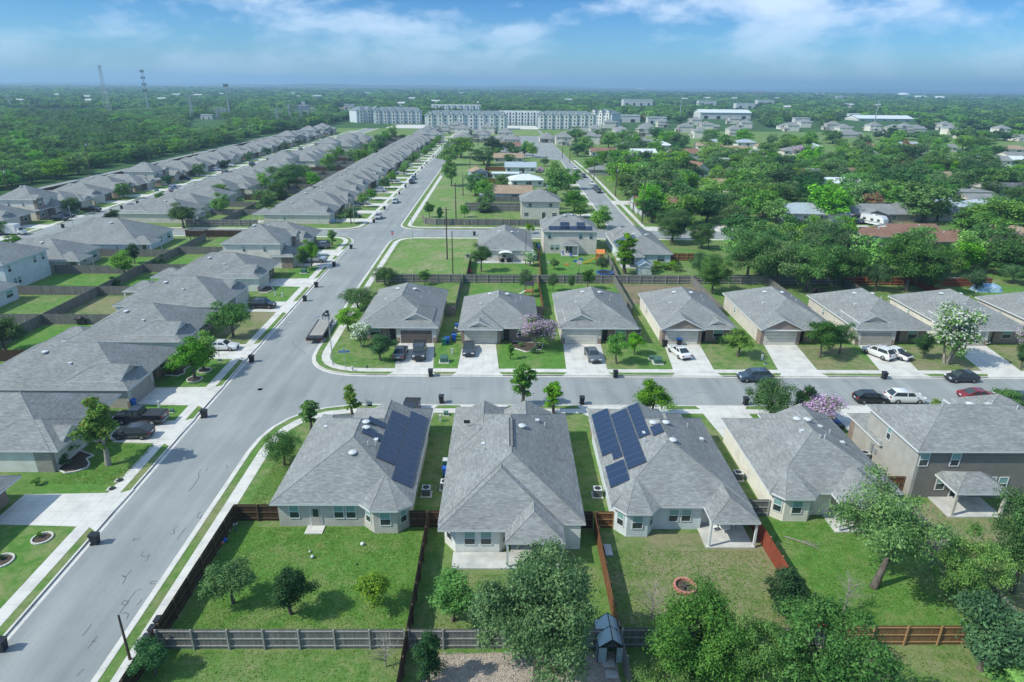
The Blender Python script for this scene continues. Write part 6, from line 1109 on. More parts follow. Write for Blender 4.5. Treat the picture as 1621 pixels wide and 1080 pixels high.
q.poly([(a, -.04, 2.5+b) for a, b in P8][::-1], metal); b_ = q.build('sign_panel', t); o = mobj('writing', text_mesh('STOP', .27, white), b_, (0, -.056, 2.5)); o.rotation_euler = (pi/2, 0, 0); q = MB(); q.box(-.45, .45, -.015, .015, 2.95, 3.15, MATS['sign_blue']); q.build('street_name_panel', t)
p = G(581, 654, .12); t = thing('yard_sign', 'white yard sign post above the corner house roof', 'yard sign', (p.x, p.y, .12), 0); q = MB(); q.box(-.05, .05, -.05, .05, 0, 1.9, white); q.box(-.05, .8, -.04, .04, 1.65, 1.75, white); q.build('post', t); q = MB(); q.box(.12, .72, -.02, .02, .95, 1.55, metalD); q.box(.15, .69, -.028, -.02, 1.2, 1.5, vent); q.build('sign_panel', t)
p = G(558, 587, .12); t = thing('fire_hydrant', 'small pale hydrant on the corner strip by the street sign', 'fire hydrant', (p.x, p.y, .12)); q = MB(); q.lathe([(.16, 0), (.12, .05), (.11, .5), (.16, .52), (.14, .62), (.05, .72)], (0, 0, 0), vent, 12); q.build('barrel', t); q = MB(); q.tube((-.2, 0, .4), (.2, 0, .4), .06, .06, metal, 8); q.build('nozzle', t)
# ================================================================ garden things
# fire pit
p = G(1084, 930, .12); t = thing('fire_pit', 'ring of pink-red bricks with ashes in the dry yard', 'fire pit', (p.x, p.y, .12)); q = MB()
for row in range(2):
    for i in range(18): a = 2*pi*(i+.5*row)/18; q.obox((.85*cos(a), .85*sin(a), .07+row*.13), (-sin(a)*.13, cos(a)*.13, 0), (cos(a)*.1, sin(a)*.1, 0), (0, 0, .06), pink)
q.build('brick_ring', t); q = MB(); q.lathe([(.75, .02), (.4, .05), (.02, .06)], (0, 0, 0), mulch, 12); q.build('ash_bed', t)
for k in range(4): q = MB(); a = k*1.3; q.tube((-.35*cos(a), -.35*sin(a), .1), (.35*cos(a+.4), .35*sin(a+.4), .2), .06, .05, (bark, metalD)[k % 2], 7); q.build('log', t)
# greenhouse
gl = mat('greenhouse_pane', (.30, .40, .42), rough=.15, spec=.6); p = GZ(23, 640, 950); t = thing('greenhouse', 'small dark-framed greenhouse beside the grey fence at the bottom', 'greenhouse', (p.x, p.y+1.0, .12)); q = MB(); w_, d_, hs, hr = .95, 1.25, 1.35, 2.1
for x in (-w_, w_):
    for y in (-d_, -.0, d_): q.box(x-.03, x+.03, y-.03, y+.03, 0, hs, metalD)
    q.box(x-.03, x+.03, -d_, d_, hs-.03, hs+.03, metalD)
for y in (-d_, 0, d_):
    for s_ in (-1, 1): q.tube((s_*w_, y, hs), (0, y, hr), .03, .03, metalD, 5)
q.box(-.03, .03, -d_, d_, hr-.03, hr+.03, metalD)
for x in (-.32, .32): q.box(x-.025, x+.025, -d_-.02, -d_+.03, 0, hs+.4, metalD)
q.build('frame', t)
for P in ([(-w_, -d_, .0), (-w_, d_, .0), (-w_, d_, hs), (-w_, -d_, hs)], [(w_, -d_, 0), (w_, d_, 0), (w_, d_, hs), (w_, -d_, hs)], [(-w_, -d_, hs), (-w_, d_, hs), (0, d_, hr), (0, -d_, hr)], [(w_, -d_, hs), (w_, d_, hs), (0, d_, hr), (0, -d_, hr)], [(-w_, -d_, 0), (-.33, -d_, 0), (-.33, -d_, hs), (-w_, -d_, hs)], [(w_, -d_, 0), (.33, -d_, 0), (.33, -d_, hs), (w_, -d_, hs)], [(-w_, d_, 0), (w_, d_, 0), (w_, d_, hs), (-w_, d_, hs)]): q = MB(); q.poly(P, gl); q.build('pane', t)
for i, (x, y) in enumerate([(630, 975), (648, 1043)]): p = GZ(23, x, y); q = MB(); q.box(-.42, .42, -.3, .3, 0, .05, concO); o = q.build('paving_slab', loc=(p.x, p.y, .125)); setlab(o, 'square grey paving slab in the gravel, %s the greenhouse door' % ('just below', 'farther below')[i], 'paving slab')
gr = mat('gravel', (.24, .18, .13), (.5, .45, .38), 9, .95, rnd=False, bump=.8, bscale=14, detail=6, lo=.3, hi=.7); q = MB(); q.poly([(-5.9, 20, .128), (8.1, 20, .128), (8.1, 35.9, .128), (4, 36.0, .128), (-4.6, 35.6, .128)], gr); q.build('gravel_bed', kind='structure')
rs = np.random.RandomState(5); nst = 9000; C = np.stack([-5.6+13.4*rs.rand(nst), 30+5.8*rs.rand(nst), np.full(nst, .14)], 1); V, n = leaves(rs, C, np.full(nst, .02), 1, .12, 1.2, 1, 0, .8); me = leafmesh('gravel_stones', V, n, mat('stone_chip', (.22, .17, .13), (.55, .5, .44), 30, .9, rnd=False)); o = bpy.data.objects.new('gravel_stones', me); col.objects.link(o); o['kind'] = 'stuff'; setlab(o, 'pale stone chips round the greenhouse', 'gravel')
# play set, trampoline, hoop, shed and other garden things (front-yard row order left to right)
woodR = mat('play_set_wood', (.30, .13, .05), (.4, .2, .08), 3, .8); yel = mat('yellow_plastic', (.65, .45, .03), rough=.4); org = mat('orange_canopy', (.62, .22, .06), rough=.7)
p = GZ(7, 575, 300); t = thing('play_set', 'wooden play tower with an orange canopy and yellow slide', 'play set', (p.x, p.y, .12)); q = MB()
for x in (-.8, .8):
    for y in (-.8, .8): q.box(x-.06, x+.06, y-.06, y+.06, 0, 2.7, woodR)
q.box(-.85, .85, -.85, .85, 1.2, 1.28, woodR); q.box(-.85, .85, .8, .86, 1.28, 1.9, woodR); q.build('tower', t); q = MB(); q.poly([(-1, -1, 2.5), (1, -1, 2.5), (1, 0, 3.3), (-1, 0, 3.3)], org); q.poly([(1, 1, 2.5), (-1, 1, 2.5), (-1, 0, 3.3), (1, 0, 3.3)], org); q.build('canopy', t)
q = MB()
for i in range(8):
    a, b_ = i/8, (i+1)/8; A = Vector((-.85-3.0*a, -.2-.5*a, 1.3*(1-a)**1.15+.08)); B = Vector((-.85-3.0*b_, -.2-.5*b_, 1.3*(1-b_)**1.15+.08)); s_ = Vector((0, .28, 0)); q.poly([A-s_, B-s_, B+s_, A+s_], yel); q.poly([A-s_, B-s_, B-s_+Vector((0, 0, .16)), A-s_+Vector((0, 0, .16))], yel); q.poly([A+s_, B+s_, B+s_+Vector((0, 0, .16)), A+s_+Vector((0, 0, .16))], yel)
q.build('slide', t); q = MB(); q.tube((.8, 0, 2.3), (3.4, 0, 2.3), .06, .06, woodR, 6)
for s_ in (-.7, .7): q.tube((3.4, 0, 2.3), (3.6, s_*1.3, 0), .05, .05, woodR, 6)
q.build('swing_beam', t)
for x in (1.6, 2.6): q = MB(); q.tube((x-.2, 0, .6), (x-.2, 0, 2.3), .012, .012, metalD, 4); q.tube((x+.2, 0, .6), (x+.2, 0, 2.3), .012, .012, metalD, 4); q.box(x-.24, x+.24, -.12, .12, .56, .6, plastBlue); q.build('swing', t)
p = GZ(7, 145, 505); t = thing('play_set', 'small dark wooden play tower with a grey slide behind the second facing house', 'play set', (p.x, p.y, .12)); q = MB()
for x in (-.7, .7):
    for y in (-.7, .7): q.box(x-.06, x+.06, y-.06, y+.06, 0, 2.6, woodR)
q.box(-.75, .75, -.75, .75, 1.2, 1.28, woodR); q.build('tower', t); q = MB(); q.poly([(-.9, -.9, 2.5), (.9, -.9, 2.5), (.9, 0, 3.1), (-.9, 0, 3.1)], metalD); q.poly([(.9, .9, 2.5), (-.9, .9, 2.5), (-.9, 0, 3.1), (.9, 0, 3.1)], metalD); q.build('canopy', t); q = MB(); q.poly([(-.75, -.3, 1.25), (-2.6, -.3, .15), (-2.6, .3, .15), (-.75, .3, 1.25)], vent); q.build('slide', t)
def trampoline(x, y, label, r=1.9, m=plastBlue, z=None):
    p = G(x, y, .12) if z is None else z; t = thing('trampoline', label, 'trampoline', (p.x, p.y, .12)); q = MB(); q.lathe([(r, .78), (r, .85), (r*.84, .86), (r*.84, .83)], (0, 0, 0), m, 24); q.build('pad', t); q = MB(); q.poly([(r*.85*cos(a*pi/12), r*.85*sin(a*pi/12), .84) for a in range(24)], metalD); q.build('mat', t)
    for k in range(4): a = k*pi/2+.4; q = MB(); q.tube((r*.9*cos(a), r*.9*sin(a), 0), (r*.9*cos(a), r*.9*sin(a), .8), .03, .03, metal, 6); q.build('leg', t)
trampoline(767, 336, 'dark trampoline on the lawn behind the curved fence', 2.6, plastB); trampoline(957, 437, 'blue-edged trampoline by the fence below the play set', 1.9)
p = GZ(7, 448, 367); t = thing('basketball_hoop', 'portable basketball hoop on the play set lawn', 'basketball hoop', (p.x, p.y, .12)); q = MB(); q.box(-.4, .4, -.3, .5, 0, .2, plastB); q.build('base', t); q = MB(); q.tube((0, .2, .1), (0, 0, 2.6), .05, .05, plastB, 8); q.build('pole', t); q = MB(); q.box(-.55, .55, -.12, -.08, 2.3, 3.0, vent); q.build('backboard', t); q = MB(); q.lathe([(.23, 0), (.23, .02)], (0, -.36, 2.5), org, 14); q.build('rim', t)
p = GZ(7, 850, 372); shedM = siding('shed_panel', (.50, .58, .62), lap=.3, vertical=True); h = H('pale blue-white garden shed with a rounded gable roof', 0, 0, 0, (p.x, p.y), name='shed', cat='garden shed'); h.gm = shedM; h.rm = roofW; h.wbox(-1.5, 1.5, 0, 2.6, 1.9, shedM); h.hip(-1.65, 1.65, -.15, 2.75, ze=1.95, p=.6, gable='SN', gm=shedM, axis='y'); r = h.done(); q = MB(); q.box(-.55, .55, -.03, 0, .05, 1.75, vent); q.build('door', r)
# covered pool / tarp mound
blueT = mat('blue_tarp', (.12, .28, .45), (.5, .62, .7), 2.2, .45); rs = np.random.RandomState(3); p = GZ(8, 1390, 465); V = []; Fc = []; nx, ny = 22, 12
for j in range(ny):
    for i in range(nx): u, v = i/(nx-1)*2-1, j/(ny-1)*2-1; rr = min(1, (abs(u)**3+abs(v)**3)); V.append((u*2.9, v*1.6, 1.3*(1-rr)**.4+rs.rand()*.16*(1-rr)))
for j in range(ny-1):
    for i in range(nx-1): a = j*nx+i; Fc.append((a, a+1, a+nx+1, a+nx))
me = bpy.data.meshes.new('tarp'); me.from_pydata(V, [], Fc); me.materials.append(blueT); o = mobj('covered_pool', me, None, (p.x, p.y, .12)); setlab(o, 'crumpled blue and white tarp over a round pool in the upper right yard', 'covered pool')
# balls in the corner yard
for n_, x, y, r_, m, lb in [(22, 671, 252, .17, white, 'white ball on the corner yard lawn'), (22, 366, 330, .16, vent, 'grey-white ball on the corner yard lawn'), (22, 351, 296, .10, vent, 'small white ball above the grey-white one'), (22, 638, 371, .08, plastB, 'small dark ball on the corner yard lawn'), (21, 1376, 232, .22, plastBlue, 'blue ball at the foot of the dark brown street fence'), (21, 1362, 246, .16, pink, 'brown ball next to the blue one'), (21, 1425, 132, .14, white, 'white ball near the top of the dark brown street fence'), (21, 1408, 152, .13, pink, 'pinkish ball near the top of the dark brown street fence'), (21, 1446, 126, .11, vent, 'grey ball near the top corner of the street fence'), (21, 1443, 163, .11, plastG, 'teal ball near the top corner of the street fence'), (21, 1400, 168, .12, white, 'white ball between the blue ball and the pinkish one')]:
    p = GZ(n_, x, y); q = MB(); q.lathe([(.02, 0)]+[(r_*sin(a*pi/10), r_*(1-cos(a*pi/10))) for a in range(1, 10)]+[(.02, 2*r_)], (0, 0, 0), m, 14); o = q.build('ball', loc=(p.x, p.y, .125), smooth=True); setlab(o, lb, 'ball')
# patio canopy, grills, furniture
p = GZ(6, 1545, 300); t = thing('patio_canopy', 'white arched patio canopy over grills beside the vacant lot house', 'patio canopy', (p.x, p.y+.8, .12)); q = MB()
for i in range(6): a, b_ = pi*i/6, pi*(i+1)/6; q.poly([(-1.6*cos(a), -1, 2.1+.5*sin(a)), (-1.6*cos(b_), -1, 2.1+.5*sin(b_)), (-1.6*cos(b_), 1, 2.1+.5*sin(b_)), (-1.6*cos(a), 1, 2.1+.5*sin(a))], white)
q.build('canopy_top', t)
for x in (-1.5, 1.5):
    for y in (-.9, .9): q = MB(); q.tube((x, y, 0), (x, y, 2.2), .04, .04, metalD, 6); q.build('post', t)
q = MB(); q.box(-6.4, 6.6, 146.5, 149.6, .0, .18, concO); q.build('patio_slab', loc=(0, 0, 0), kind='structure')
def grill(x, y, label, s_=1, xy=None):
    p = Vector((*xy, .12)) if xy else G(x, y, .12); t = thing('barbecue_grill', label, 'barbecue grill', (p.x, p.y, p.z), random.uniform(0, 1), None, s_); q = MB(); q.box(-.55, .55, -.28, .28, .1, .85, metalD); q.build('cart', t); q = MB(); q.lathe([(.34, 0), (.32, .18), (.2, .3), (.02, .34)], (0, 0, .86), metalD, 12); q.build('lid', t); q = MB(); q.box(-.95, -.56, -.25, .25, .8, .85, metalD); q.box(.56, .95, -.25, .25, .8, .85, metalD); q.build('side_shelf', t)
grill(0, 0, 'covered black grill, left of two in the fifth facing back yard', 1.2, xy=tuple(GZ(8, 340, 490)[:2])); grill(0, 0, 'covered black grill, right of two in the fifth facing back yard', 1.2, xy=tuple(GZ(8, 383, 492)[:2])); grill(0, 0, 'black grill under the white arched canopy, left one', .9, xy=(p.x-.8, p.y+.9)); grill(0, 0, 'black grill under the white arched canopy, right one', .9, xy=(p.x+.8, p.y+.9)); grill(0, 0, 'black covered grill by the brown cross fence on the west side', 1.2, xy=tuple(GZ(5, 505, 675)[:2]))
def chair(x, y, m, label, rz, z=.12):
    t = thing('garden_chair', label, 'garden chair', (x, y, z), rz); q = MB(); q.box(-.28, .28, -.28, .28, .38, .43, m); q.build('seat', t); q = MB(); q.obox((0, .3, .72), (.28, 0, 0), (0, .03, 0), (0, .06, .32), m); q.build('backrest', t)
    for sx in (-.25, .25):
        for sy in (-.25, .25): q = MB(); q.tube((sx, sy, 0), (sx, sy, .4), .025, .025, m, 5); q.build('leg', t)
chair(19.3, 49.7, white, 'white garden chair on the right-hand covered patio, left one', .4, .24); chair(21, 50.1, white, 'white garden chair on the right-hand covered patio, right one', -.3, .24); p = GZ(7, 350, 250); chair(p.x, p.y, plastBlue, 'blue garden chair on the play set patio', .2, .12); chair(p.x+1.4, p.y-.3, white, 'white garden chair on the play set patio', 1.2); p = GZ(7, 405, 265); chair(p.x, p.y, plastBlue, 'blue garden chair right of the play set patio door', 2); p = GZ(6, 1335, 362); chair(p.x, p.y, signR, 'small red chair by the patio yard fence', 1)
t = thing('garden_table', 'white garden table on the right-hand covered patio', 'garden table', (20.1, 49.2, .24)); q = MB(); q.lathe([(.5, .7), (.5, .74)], (0, 0, 0), white, 14); q.build('tabletop', t); q = MB(); q.tube((0, 0, 0), (0, 0, .7), .05, .05, white, 8); q.build('leg', t)
for i, (x, y, m) in enumerate([(428, 290, plastBlue), (463, 278, plastBlue), (375, 312, org), (300, 235, vent), (262, 228, pink), (268, 300, vent)]):
    p = GZ(7, x, y); q = MB(); q.box(-.45, .45, -.2, .2, .0, .28, m); q.box(-.4, -.2, -.16, .16, .28, .42, m); o = q.build('toy', loc=(p.x, p.y, .125)); setlab(o, 'small %s garden toy on the play set lawn, %s' % (['blue', 'blue', 'orange', 'grey', 'red', 'grey'][i], ['front one', 'right one', 'middle one', 'by the patio', 'nearest the house corner', 'far left one'][i]), 'garden toy')
p = GZ(23, 613, 287); q = MB(); q.box(-.32, .32, -.75, .75, 0, .16, metal); q.box(-.27, .27, -.7, .7, .16, .19, concO); o = q.build('raised_lid', loc=(p.x+.2, p.y, .12)); setlab(o, 'flat grey lidded box beside the brown leaning fence', 'box')
p = GZ(24, 270, 245); t = thing('fallen_branch', 'bare pale branch lying on the right lawn', 'fallen branch', (p.x, p.y, .15)); q = MB(); q.path([(-1.2, 1.0, .03), (-.2, .35, .08), (.9, -.5, .1)], [.07, .055, .03], barkP, 6); q.build('limb', t); q = MB()
for i in range(14): a = random.uniform(-1.6, .3); s0 = random.uniform(.1, 1); q.tube((-.2+1.1*s0, .35-.85*s0, .1), (-.2+1.1*s0+.7*cos(a), .35-.85*s0+.7*sin(a), .1+random.random()*.3), .018, .006, barkP, 4)
q.build('twigs', t)
def dead(x, yb, h, label):
    p = G(x, yb); t = thing('bare_tree', label, 'bare tree', (p.x, p.y, .12)); q = MB(); q.path([(0, 0, 0), (.05, 0, h*.5), (0, .05, h)], [.06, .04, .01], barkP, 6); q.build('trunk', t); q = MB()
    for i in range(46): z = h*random.uniform(.2, .95); a = random.uniform(0, 6.28); L_ = (h-z)*.6+.35; m_ = (L_*.5*cos(a), L_*.5*sin(a), z+L_*.4); q.path([(0, 0, z), m_, (L_*cos(a+.3), L_*sin(a+.3), z+L_*.9)], [.018, .012, .005], barkP, 4)
    q.build('twigs', t)
dead(611, 1058, 2.6, 'bare grey sapling in the yard below the grey fence'); dead(1030, 985, 3.4, 'bare grey sapling beside the broad dark tree in the dry yard'); dead(1334, 972, 3.4, 'bare grey sapling on the right lawn'); dead(1470, 905, 3.0, 'bare grey limbs under the sparse mesquite'); dead(1488, 925, 3.2, 'tangle of bare grey limbs beside the dark grey fence')
p = G(785, 318, .12); h = H('low flat white shed below the dark round tree', 0, 0, 0, (p.x-1.5, p.y), name='shed', cat='garden shed'); h.wbox(-4.2, 4.2, 0, 3.5, 2.1, vent); h.rf.box(-4.4, 4.4, -.2, 3.7, 2.1, 2.25, roofW); h.done()
q_ = GZ(5, 1220, 150); h = H('dark slatted pergola in the yard by the side street', 0, 0, 0, (q_.x, q_.y), name='pergola', cat='pergola')
for x in (-1.8, 1.8):
    for y in (-1.2, 1.2): h.post(x, y, 2.3, metalD, .06)
for i in range(9): h.rf.box(-2, 2, -1.4+i*.35, -1.3+i*.35, 2.3, 2.42, wGrey)
h.w.box(-2, 2, -1.25, -1.15, 2.18, 2.3, metalD); h.done()
# flags
p = GZ(7, 1255, 755); t = thing('flag', 'small striped flag on the porch column of the brick arch house', 'flag', (p.x, p.y-.2, .12)); q = MB(); q.tube((0, 0, 1.6), (-.35, -.5, 2.3), .015, .015, metal, 6); q.build('staff', t); q = MB()
for i in range(6): q.poly([(-.35+.12*i*.8, -.5-.03*i, 2.25-.13*i), (-.35+.12*(i+1)*.8, -.5-.03*(i+1), 2.25-.13*(i+1)), (-.35+.12*(i+1)*.8+.3, -.45, 1.95-.13*(i+1)), (-.35+.12*i*.8+.3, -.45, 1.95-.13*i)], (white, signR)[i % 2])
q.build('cloth', t)
# ================================================================ older houses east of the streets
EH = []
def ranch(px, py, W, D, rz, rm, wm, label, p=.34, gable='WE', wing=None, h_=2.55, two=False, cat='house', flat=False):
    q_ = G(px, py, .12); h = H(label, 0, 0, rad(rz), (q_.x, q_.y), name='house', cat=cat); h.rm = rm; h.gm = wm; h.tm = trimg; e = 5.3 if two else h_
    EH.append((q_.x-sin(rad(rz))*D/2, q_.y+cos(rad(rz))*D/2, max(W, D)/2, label))
    h.wbox(-W/2+.5, W/2-.5, 0, D, e, wm)
    if flat: h.rf.box(-W/2, W/2, -.5, D+.5, e, e+.25, rm); h.rfn.append(lambda x, y: e+.25)
    else: h.hip(-W/2, W/2, -.6, D+.6, ze=e+.1, p=p, gable=gable, axis='x' if W > D else 'y')
    if wing: x0, x1, y0 = wing; h.wbox(x0+.3, x1-.3, y0+.4, .5, e-.02, wm); h.hip(x0, x1, y0, D*.5, ze=e+.08, p=p, gable='S' if gable else '', axis='y')
    r = h.done(); y_ = 0
    for x in np.linspace(-W/2+2, W/2-2, max(2, int(W/4.5))): h.win(float(x), (wing[2]+.4 if wing and wing[0] < x < wing[1] else 0), .9, 1.4, 1.1, 'S', 0)
    h.put('door', door_mesh(doorD), W*.08 if not wing else W*.02, 0, .02)
    if two:
        for x in (-W/4, W/4): h.win(x, 0, 3.6, 1.1, 1.2, 'S', 0)
    h.vents([(W*.15, D*.4, 'box'), (-W*.2, D*.45, 'pipe')]); return r
blueR = mat('grey_metal_roof', (.30, .36, .40), (.4, .46, .5), 1.1, .5); sLt = siding('pale_stucco', (.52, .55, .55), lap=4)
ED = [(855, 347, 12.5, 11, 0, roofM, sBeige, 'beige box-shaped two-storey house with a plain wall towards the camera', dict(two=True, gable='', p=.5)), (812, 318, 14, 11, 0, roofT, sBeige, 'tan-roofed house behind the dark yard fences left of the beige box house', {}), (835, 296, 14, 10, 8, roofW, sWhite, 'house with a bright white metal roof by the right-hand street', dict(gable='')), (824, 274, 15, 10, 0, blueR, sWhite, 'pale grey metal-roofed house above the white metal one', {}), (805, 258, 16, 10, 0, roofT, sBeige, 'orange-tan roofed house near the top of the grass strip', {}), (760, 282, 8, 8, 15, roofT, sBlue, 'small pale blue-walled house with an orange-edged gable on the grass strip', dict(gable='SN')), (806, 238, 15, 10, 0, roofR, sCream, 'red-roofed house at the top of the old houses', {}), (800, 285, 12, 5, 0, roofW, sWhite, 'long white carport left of the white metal roof', dict(flat=True)),
      (960, 278, 17, 11, -6, roofM, sSage, 'grey hip-roofed house at the right-hand street among trees', dict(gable='')), (1041, 303, 14, 10, 0, roofR, brickM, 'red-brown roofed house with a columned porch among trees', dict(wing=(-6, 5, -3))), (1055, 340, 20, 12, 0, roofR, sLt, 'brown-roofed corner house with a pale gable behind the orange-brown fence', dict(wing=(-9, -1, -4))), (955, 248, 15, 10, 0, roofR, sCream, 'pinkish-brown roofed house far up the right-hand street', {}), (1078, 276, 17, 10, 0, roofM, sBeige, 'long grey-roofed house behind the porch house', {}), (1110, 280, 9, 9, 20, roofR, white, 'steep white-gabled house among dense trees', dict(gable='SN', p=.8)), (1182, 232, 14, 10, 0, blueR, sWhite, 'pale grey-roofed house among the distant trees', dict(gable='SN')), (1165, 244, 15, 10, 0, roofT, sCream, 'tan-roofed house among the distant trees', {}), (1138, 232, 14, 10, 0, blueR, sBeige, 'bluish-roofed house left of the pale grey-roofed one among distant trees', {}),
      (1255, 246, 12, 10, 0, roofM, sCream, 'cream-gabled house beside a pinkish tree at the upper right', dict(gable='SN')), (1283, 245, 12, 9, 0, roofM, sBeige, 'grey-roofed house right of the cream-gabled one', {}), (1255, 285, 14, 10, 0, roofR, sCream, 'brown-roofed house above the broad oaks at the right', {}), (1280, 284, 12, 9, 0, roofM, sCream, 'grey-roofed house with a white chimney above the broad oaks', {}), (1372, 284, 15, 10, 0, roofR, sBeige, 'brown-roofed house peeping between two large oaks', {}), (1380, 240, 12, 9, 0, roofR, sBeige, 'orange-brown roofed house deep in the trees by the red-flowered tree', {}),
      (1290, 352, 22, 12, -4, blueR, sLt, 'pale metal-roofed house left of the red-flowering tree', dict(gable='')), (1345, 350, 14, 11, 0, blueR, sLt, 'pale blue-roofed garage wing behind the red and navy cars', dict(gable='')), (1400, 352, 20, 11, 0, roofM, brickM, 'grey-roofed brick house behind the camper trailer', dict(wing=(-8, 0, -2))), (1475, 350, 18, 11, 0, roofM, sTaupe, 'low grey-roofed house under the broad oak at the right', {}), (1517, 340, 13, 12, 0, blueR, sWhite, 'pale grey-roofed house right of the broad oak', dict(gable='')), (1525, 316, 22, 8, 0, roofM, sTaupe, 'long grey flat-roofed carport house at the upper right', dict(flat=True)), (1529, 290, 17, 9, 0, roofM, sCream, 'dark grey-roofed house with a cream gable beside the palm', {}), (1500, 290, 12, 9, 0, roofT, sCream, 'tan-roofed house left of the palm', {}), (1565, 262, 24, 10, -4, roofM, sCream, 'long beige house with a grey roof at the upper right', {}), (1608, 262, 12, 10, 0, roofW, sBlue, 'white-roofed house at the right frame edge, upper part', {}), (1586, 274, 22, 8, 0, roofW, sLt, 'long white flat roof below the long beige house', dict(flat=True)), (1600, 312, 18, 11, 0, roofD, sTaupe, 'dark grey-roofed house at the right frame edge', {}), (1600, 340, 14, 12, 10, blueR, sWhite, 'pale roof at the right frame edge beside the big bright tree', dict(gable='')),
      (1357, 406, 11, 9, 0, roofT, sLt, 'tan-brown roofed house with a pale wall behind the pale tree clump', dict(gable='')), (1388, 390, 9, 8, 0, roofR, sBlue, 'red-brown roofed house with a pale blue gable', dict(wing=(-4, 0, -2))), (1450, 384, 14, 9, 0, roofR, sLt, 'long brown-roofed house behind the big clear-trunked tree', dict(p=.3)), (1493, 398, 10, 9, 0, roofR, brickM, 'small brown roof right of the long brown one', {}), (1602, 398, 18, 11, -8, roofT, sCream, 'cream-gabled house with an arched window at the right edge', dict(gable='SN', wing=(-8, -1, -3), p=.5)), (1000, 262, 13, 9, 0, roofR, sBeige, 'brown roof just visible in the trees right of the right-hand street', {}), (1225, 262, 13, 9, 0, roofM, sBeige, 'grey roof in the dense trees left of the cream gables', {}), (1440, 236, 13, 9, 0, blueR, sWhite, 'pale roof in the trees below the two-storey houses, right part', {}), (1500, 240, 13, 9, 0, roofM, sCream, 'cream-walled house in the trees at the upper right', {}), (1560, 330, 12, 9, 0, roofM, sBeige, 'grey-roofed house between the long carport and the bright tree', {}), (1035, 232, 13, 9, 0, roofM, sBeige, 'grey roof in the distant trees above the porch house', {}), (1320, 262, 13, 9, 0, roofT, sBeige, 'tan roof in the trees left of the two large oaks', {})]
for a in ED: ranch(*a[:8], **a[8])
rs = np.random.RandomState(77)
for k, (yy, x0, x1) in enumerate(((222, 70, 250), (262, 62, 280), (302, 58, 280), (345, 52, 300), (392, 50, 320), (440, 48, 340))):
    xx = x0; c_ = 0
    while xx < x1:
        xx += rs.uniform(19, 34); hx, hy = xx, yy+rs.uniform(-5, 5)
        if any((hx-e[0])**2+(hy-e[1])**2 < 21**2 for e in EH): continue
        c_ += 1; i = rs.randint(6); px, py = PX((hx, hy, .12)); ranch(px, py, rs.uniform(13, 18), rs.uniform(9, 11.5), rs.uniform(-5, 5), (roofM, roofR, blueR, roofM, roofT, roofW)[i], (sCream, sLt, sWhite, sBeige, sCream, sLt)[i], '%s-roofed house among trees, %s from left in the %s row' % (('grey', 'brown', 'pale blue-grey', 'grey', 'tan', 'white')[i], nth(c_), nth(k+1)), gable=('WE', '')[rs.randint(2)])
# palm
p = G(1504, 297, .12); t = thing('palm_tree', 'tall fan palm standing among the roofs at the upper right', 'palm', (p.x, p.y, .12)); q = MB(); q.path([(0, 0, 0), (.1, 0, 4.5), (0, 0, 9)], [.3, .22, .2], bark, 8); q.build('trunk', t); q = MB()
for i in range(60):
    a = random.uniform(0, 6.28); e = random.uniform(-.7, 1.2); d = Vector((cos(a)*cos(e), sin(a)*cos(e), sin(e))); s_ = d.cross(Vector((0, 0, 1))).normalized(); o_ = Vector((0, 0, 9)); q.poly([o_, o_+d*1.2-s_*.5, o_+d*2.3-Vector((0, 0, .4)), o_+d*1.2+s_*.5], lGold if e > .6 else lMid)
q.build('crown', t)
# named trees among these houses
for key, x, yb, yt, wp, lb in [('m1', 1462, 352, 288, 92, 'broad oak with a forked trunk in front of the low grey-roofed house'), ('m2', 1305, 348, 290, 88, 'bright green tree in front of the pale metal-roofed house'), ('craper', 1377, 338, 306, 36, 'red-flowering tree beside the brick house'), ('m2', 1578, 368, 312, 100, 'wide bright green tree at the right frame edge'), ('crape', 1268, 250, 228, 32, 'pinkish tree beside the cream-gabled house'), ('crape', 1170, 292, 266, 24, 'lilac-flowering tall tree in the dense trees'), ('m3', 1420, 318, 262, 90, 'very large dark oak above the brick house'), ('m4', 1475, 292, 268, 40, 'pale olive-like tree below the palm'), ('m1', 1030, 320, 258, 62, 'large dark oak in front of the porch house'), ('m2', 938, 275, 248, 36, 'bright green tree left of the grey hip-roofed house'), ('m2', 1085, 318, 270, 44, 'green tree right of the porch house'), ('m1', 1565, 312, 285, 38, 'dark small-leaved tree right of the long carport'), ('m3', 1240, 310, 265, 70, 'large dark oak left of the bright green one'), ('craper', 1432, 242, 222, 14, 'red-flowering tree far back in the wood'), ('craper', 1372, 240, 226, 12, 'small red-flowering tree left of the far one'), ('crape', 855, 278, 264, 12, 'small red-pink tree by the white metal roof'), ('m2', 1350, 310, 272, 56, 'yellow-green leaved tree left of the very large dark oak'), ('craper', 1478, 285, 272, 10, 'x')][:17]: tp(key, x, yb, yt, wp, lb)
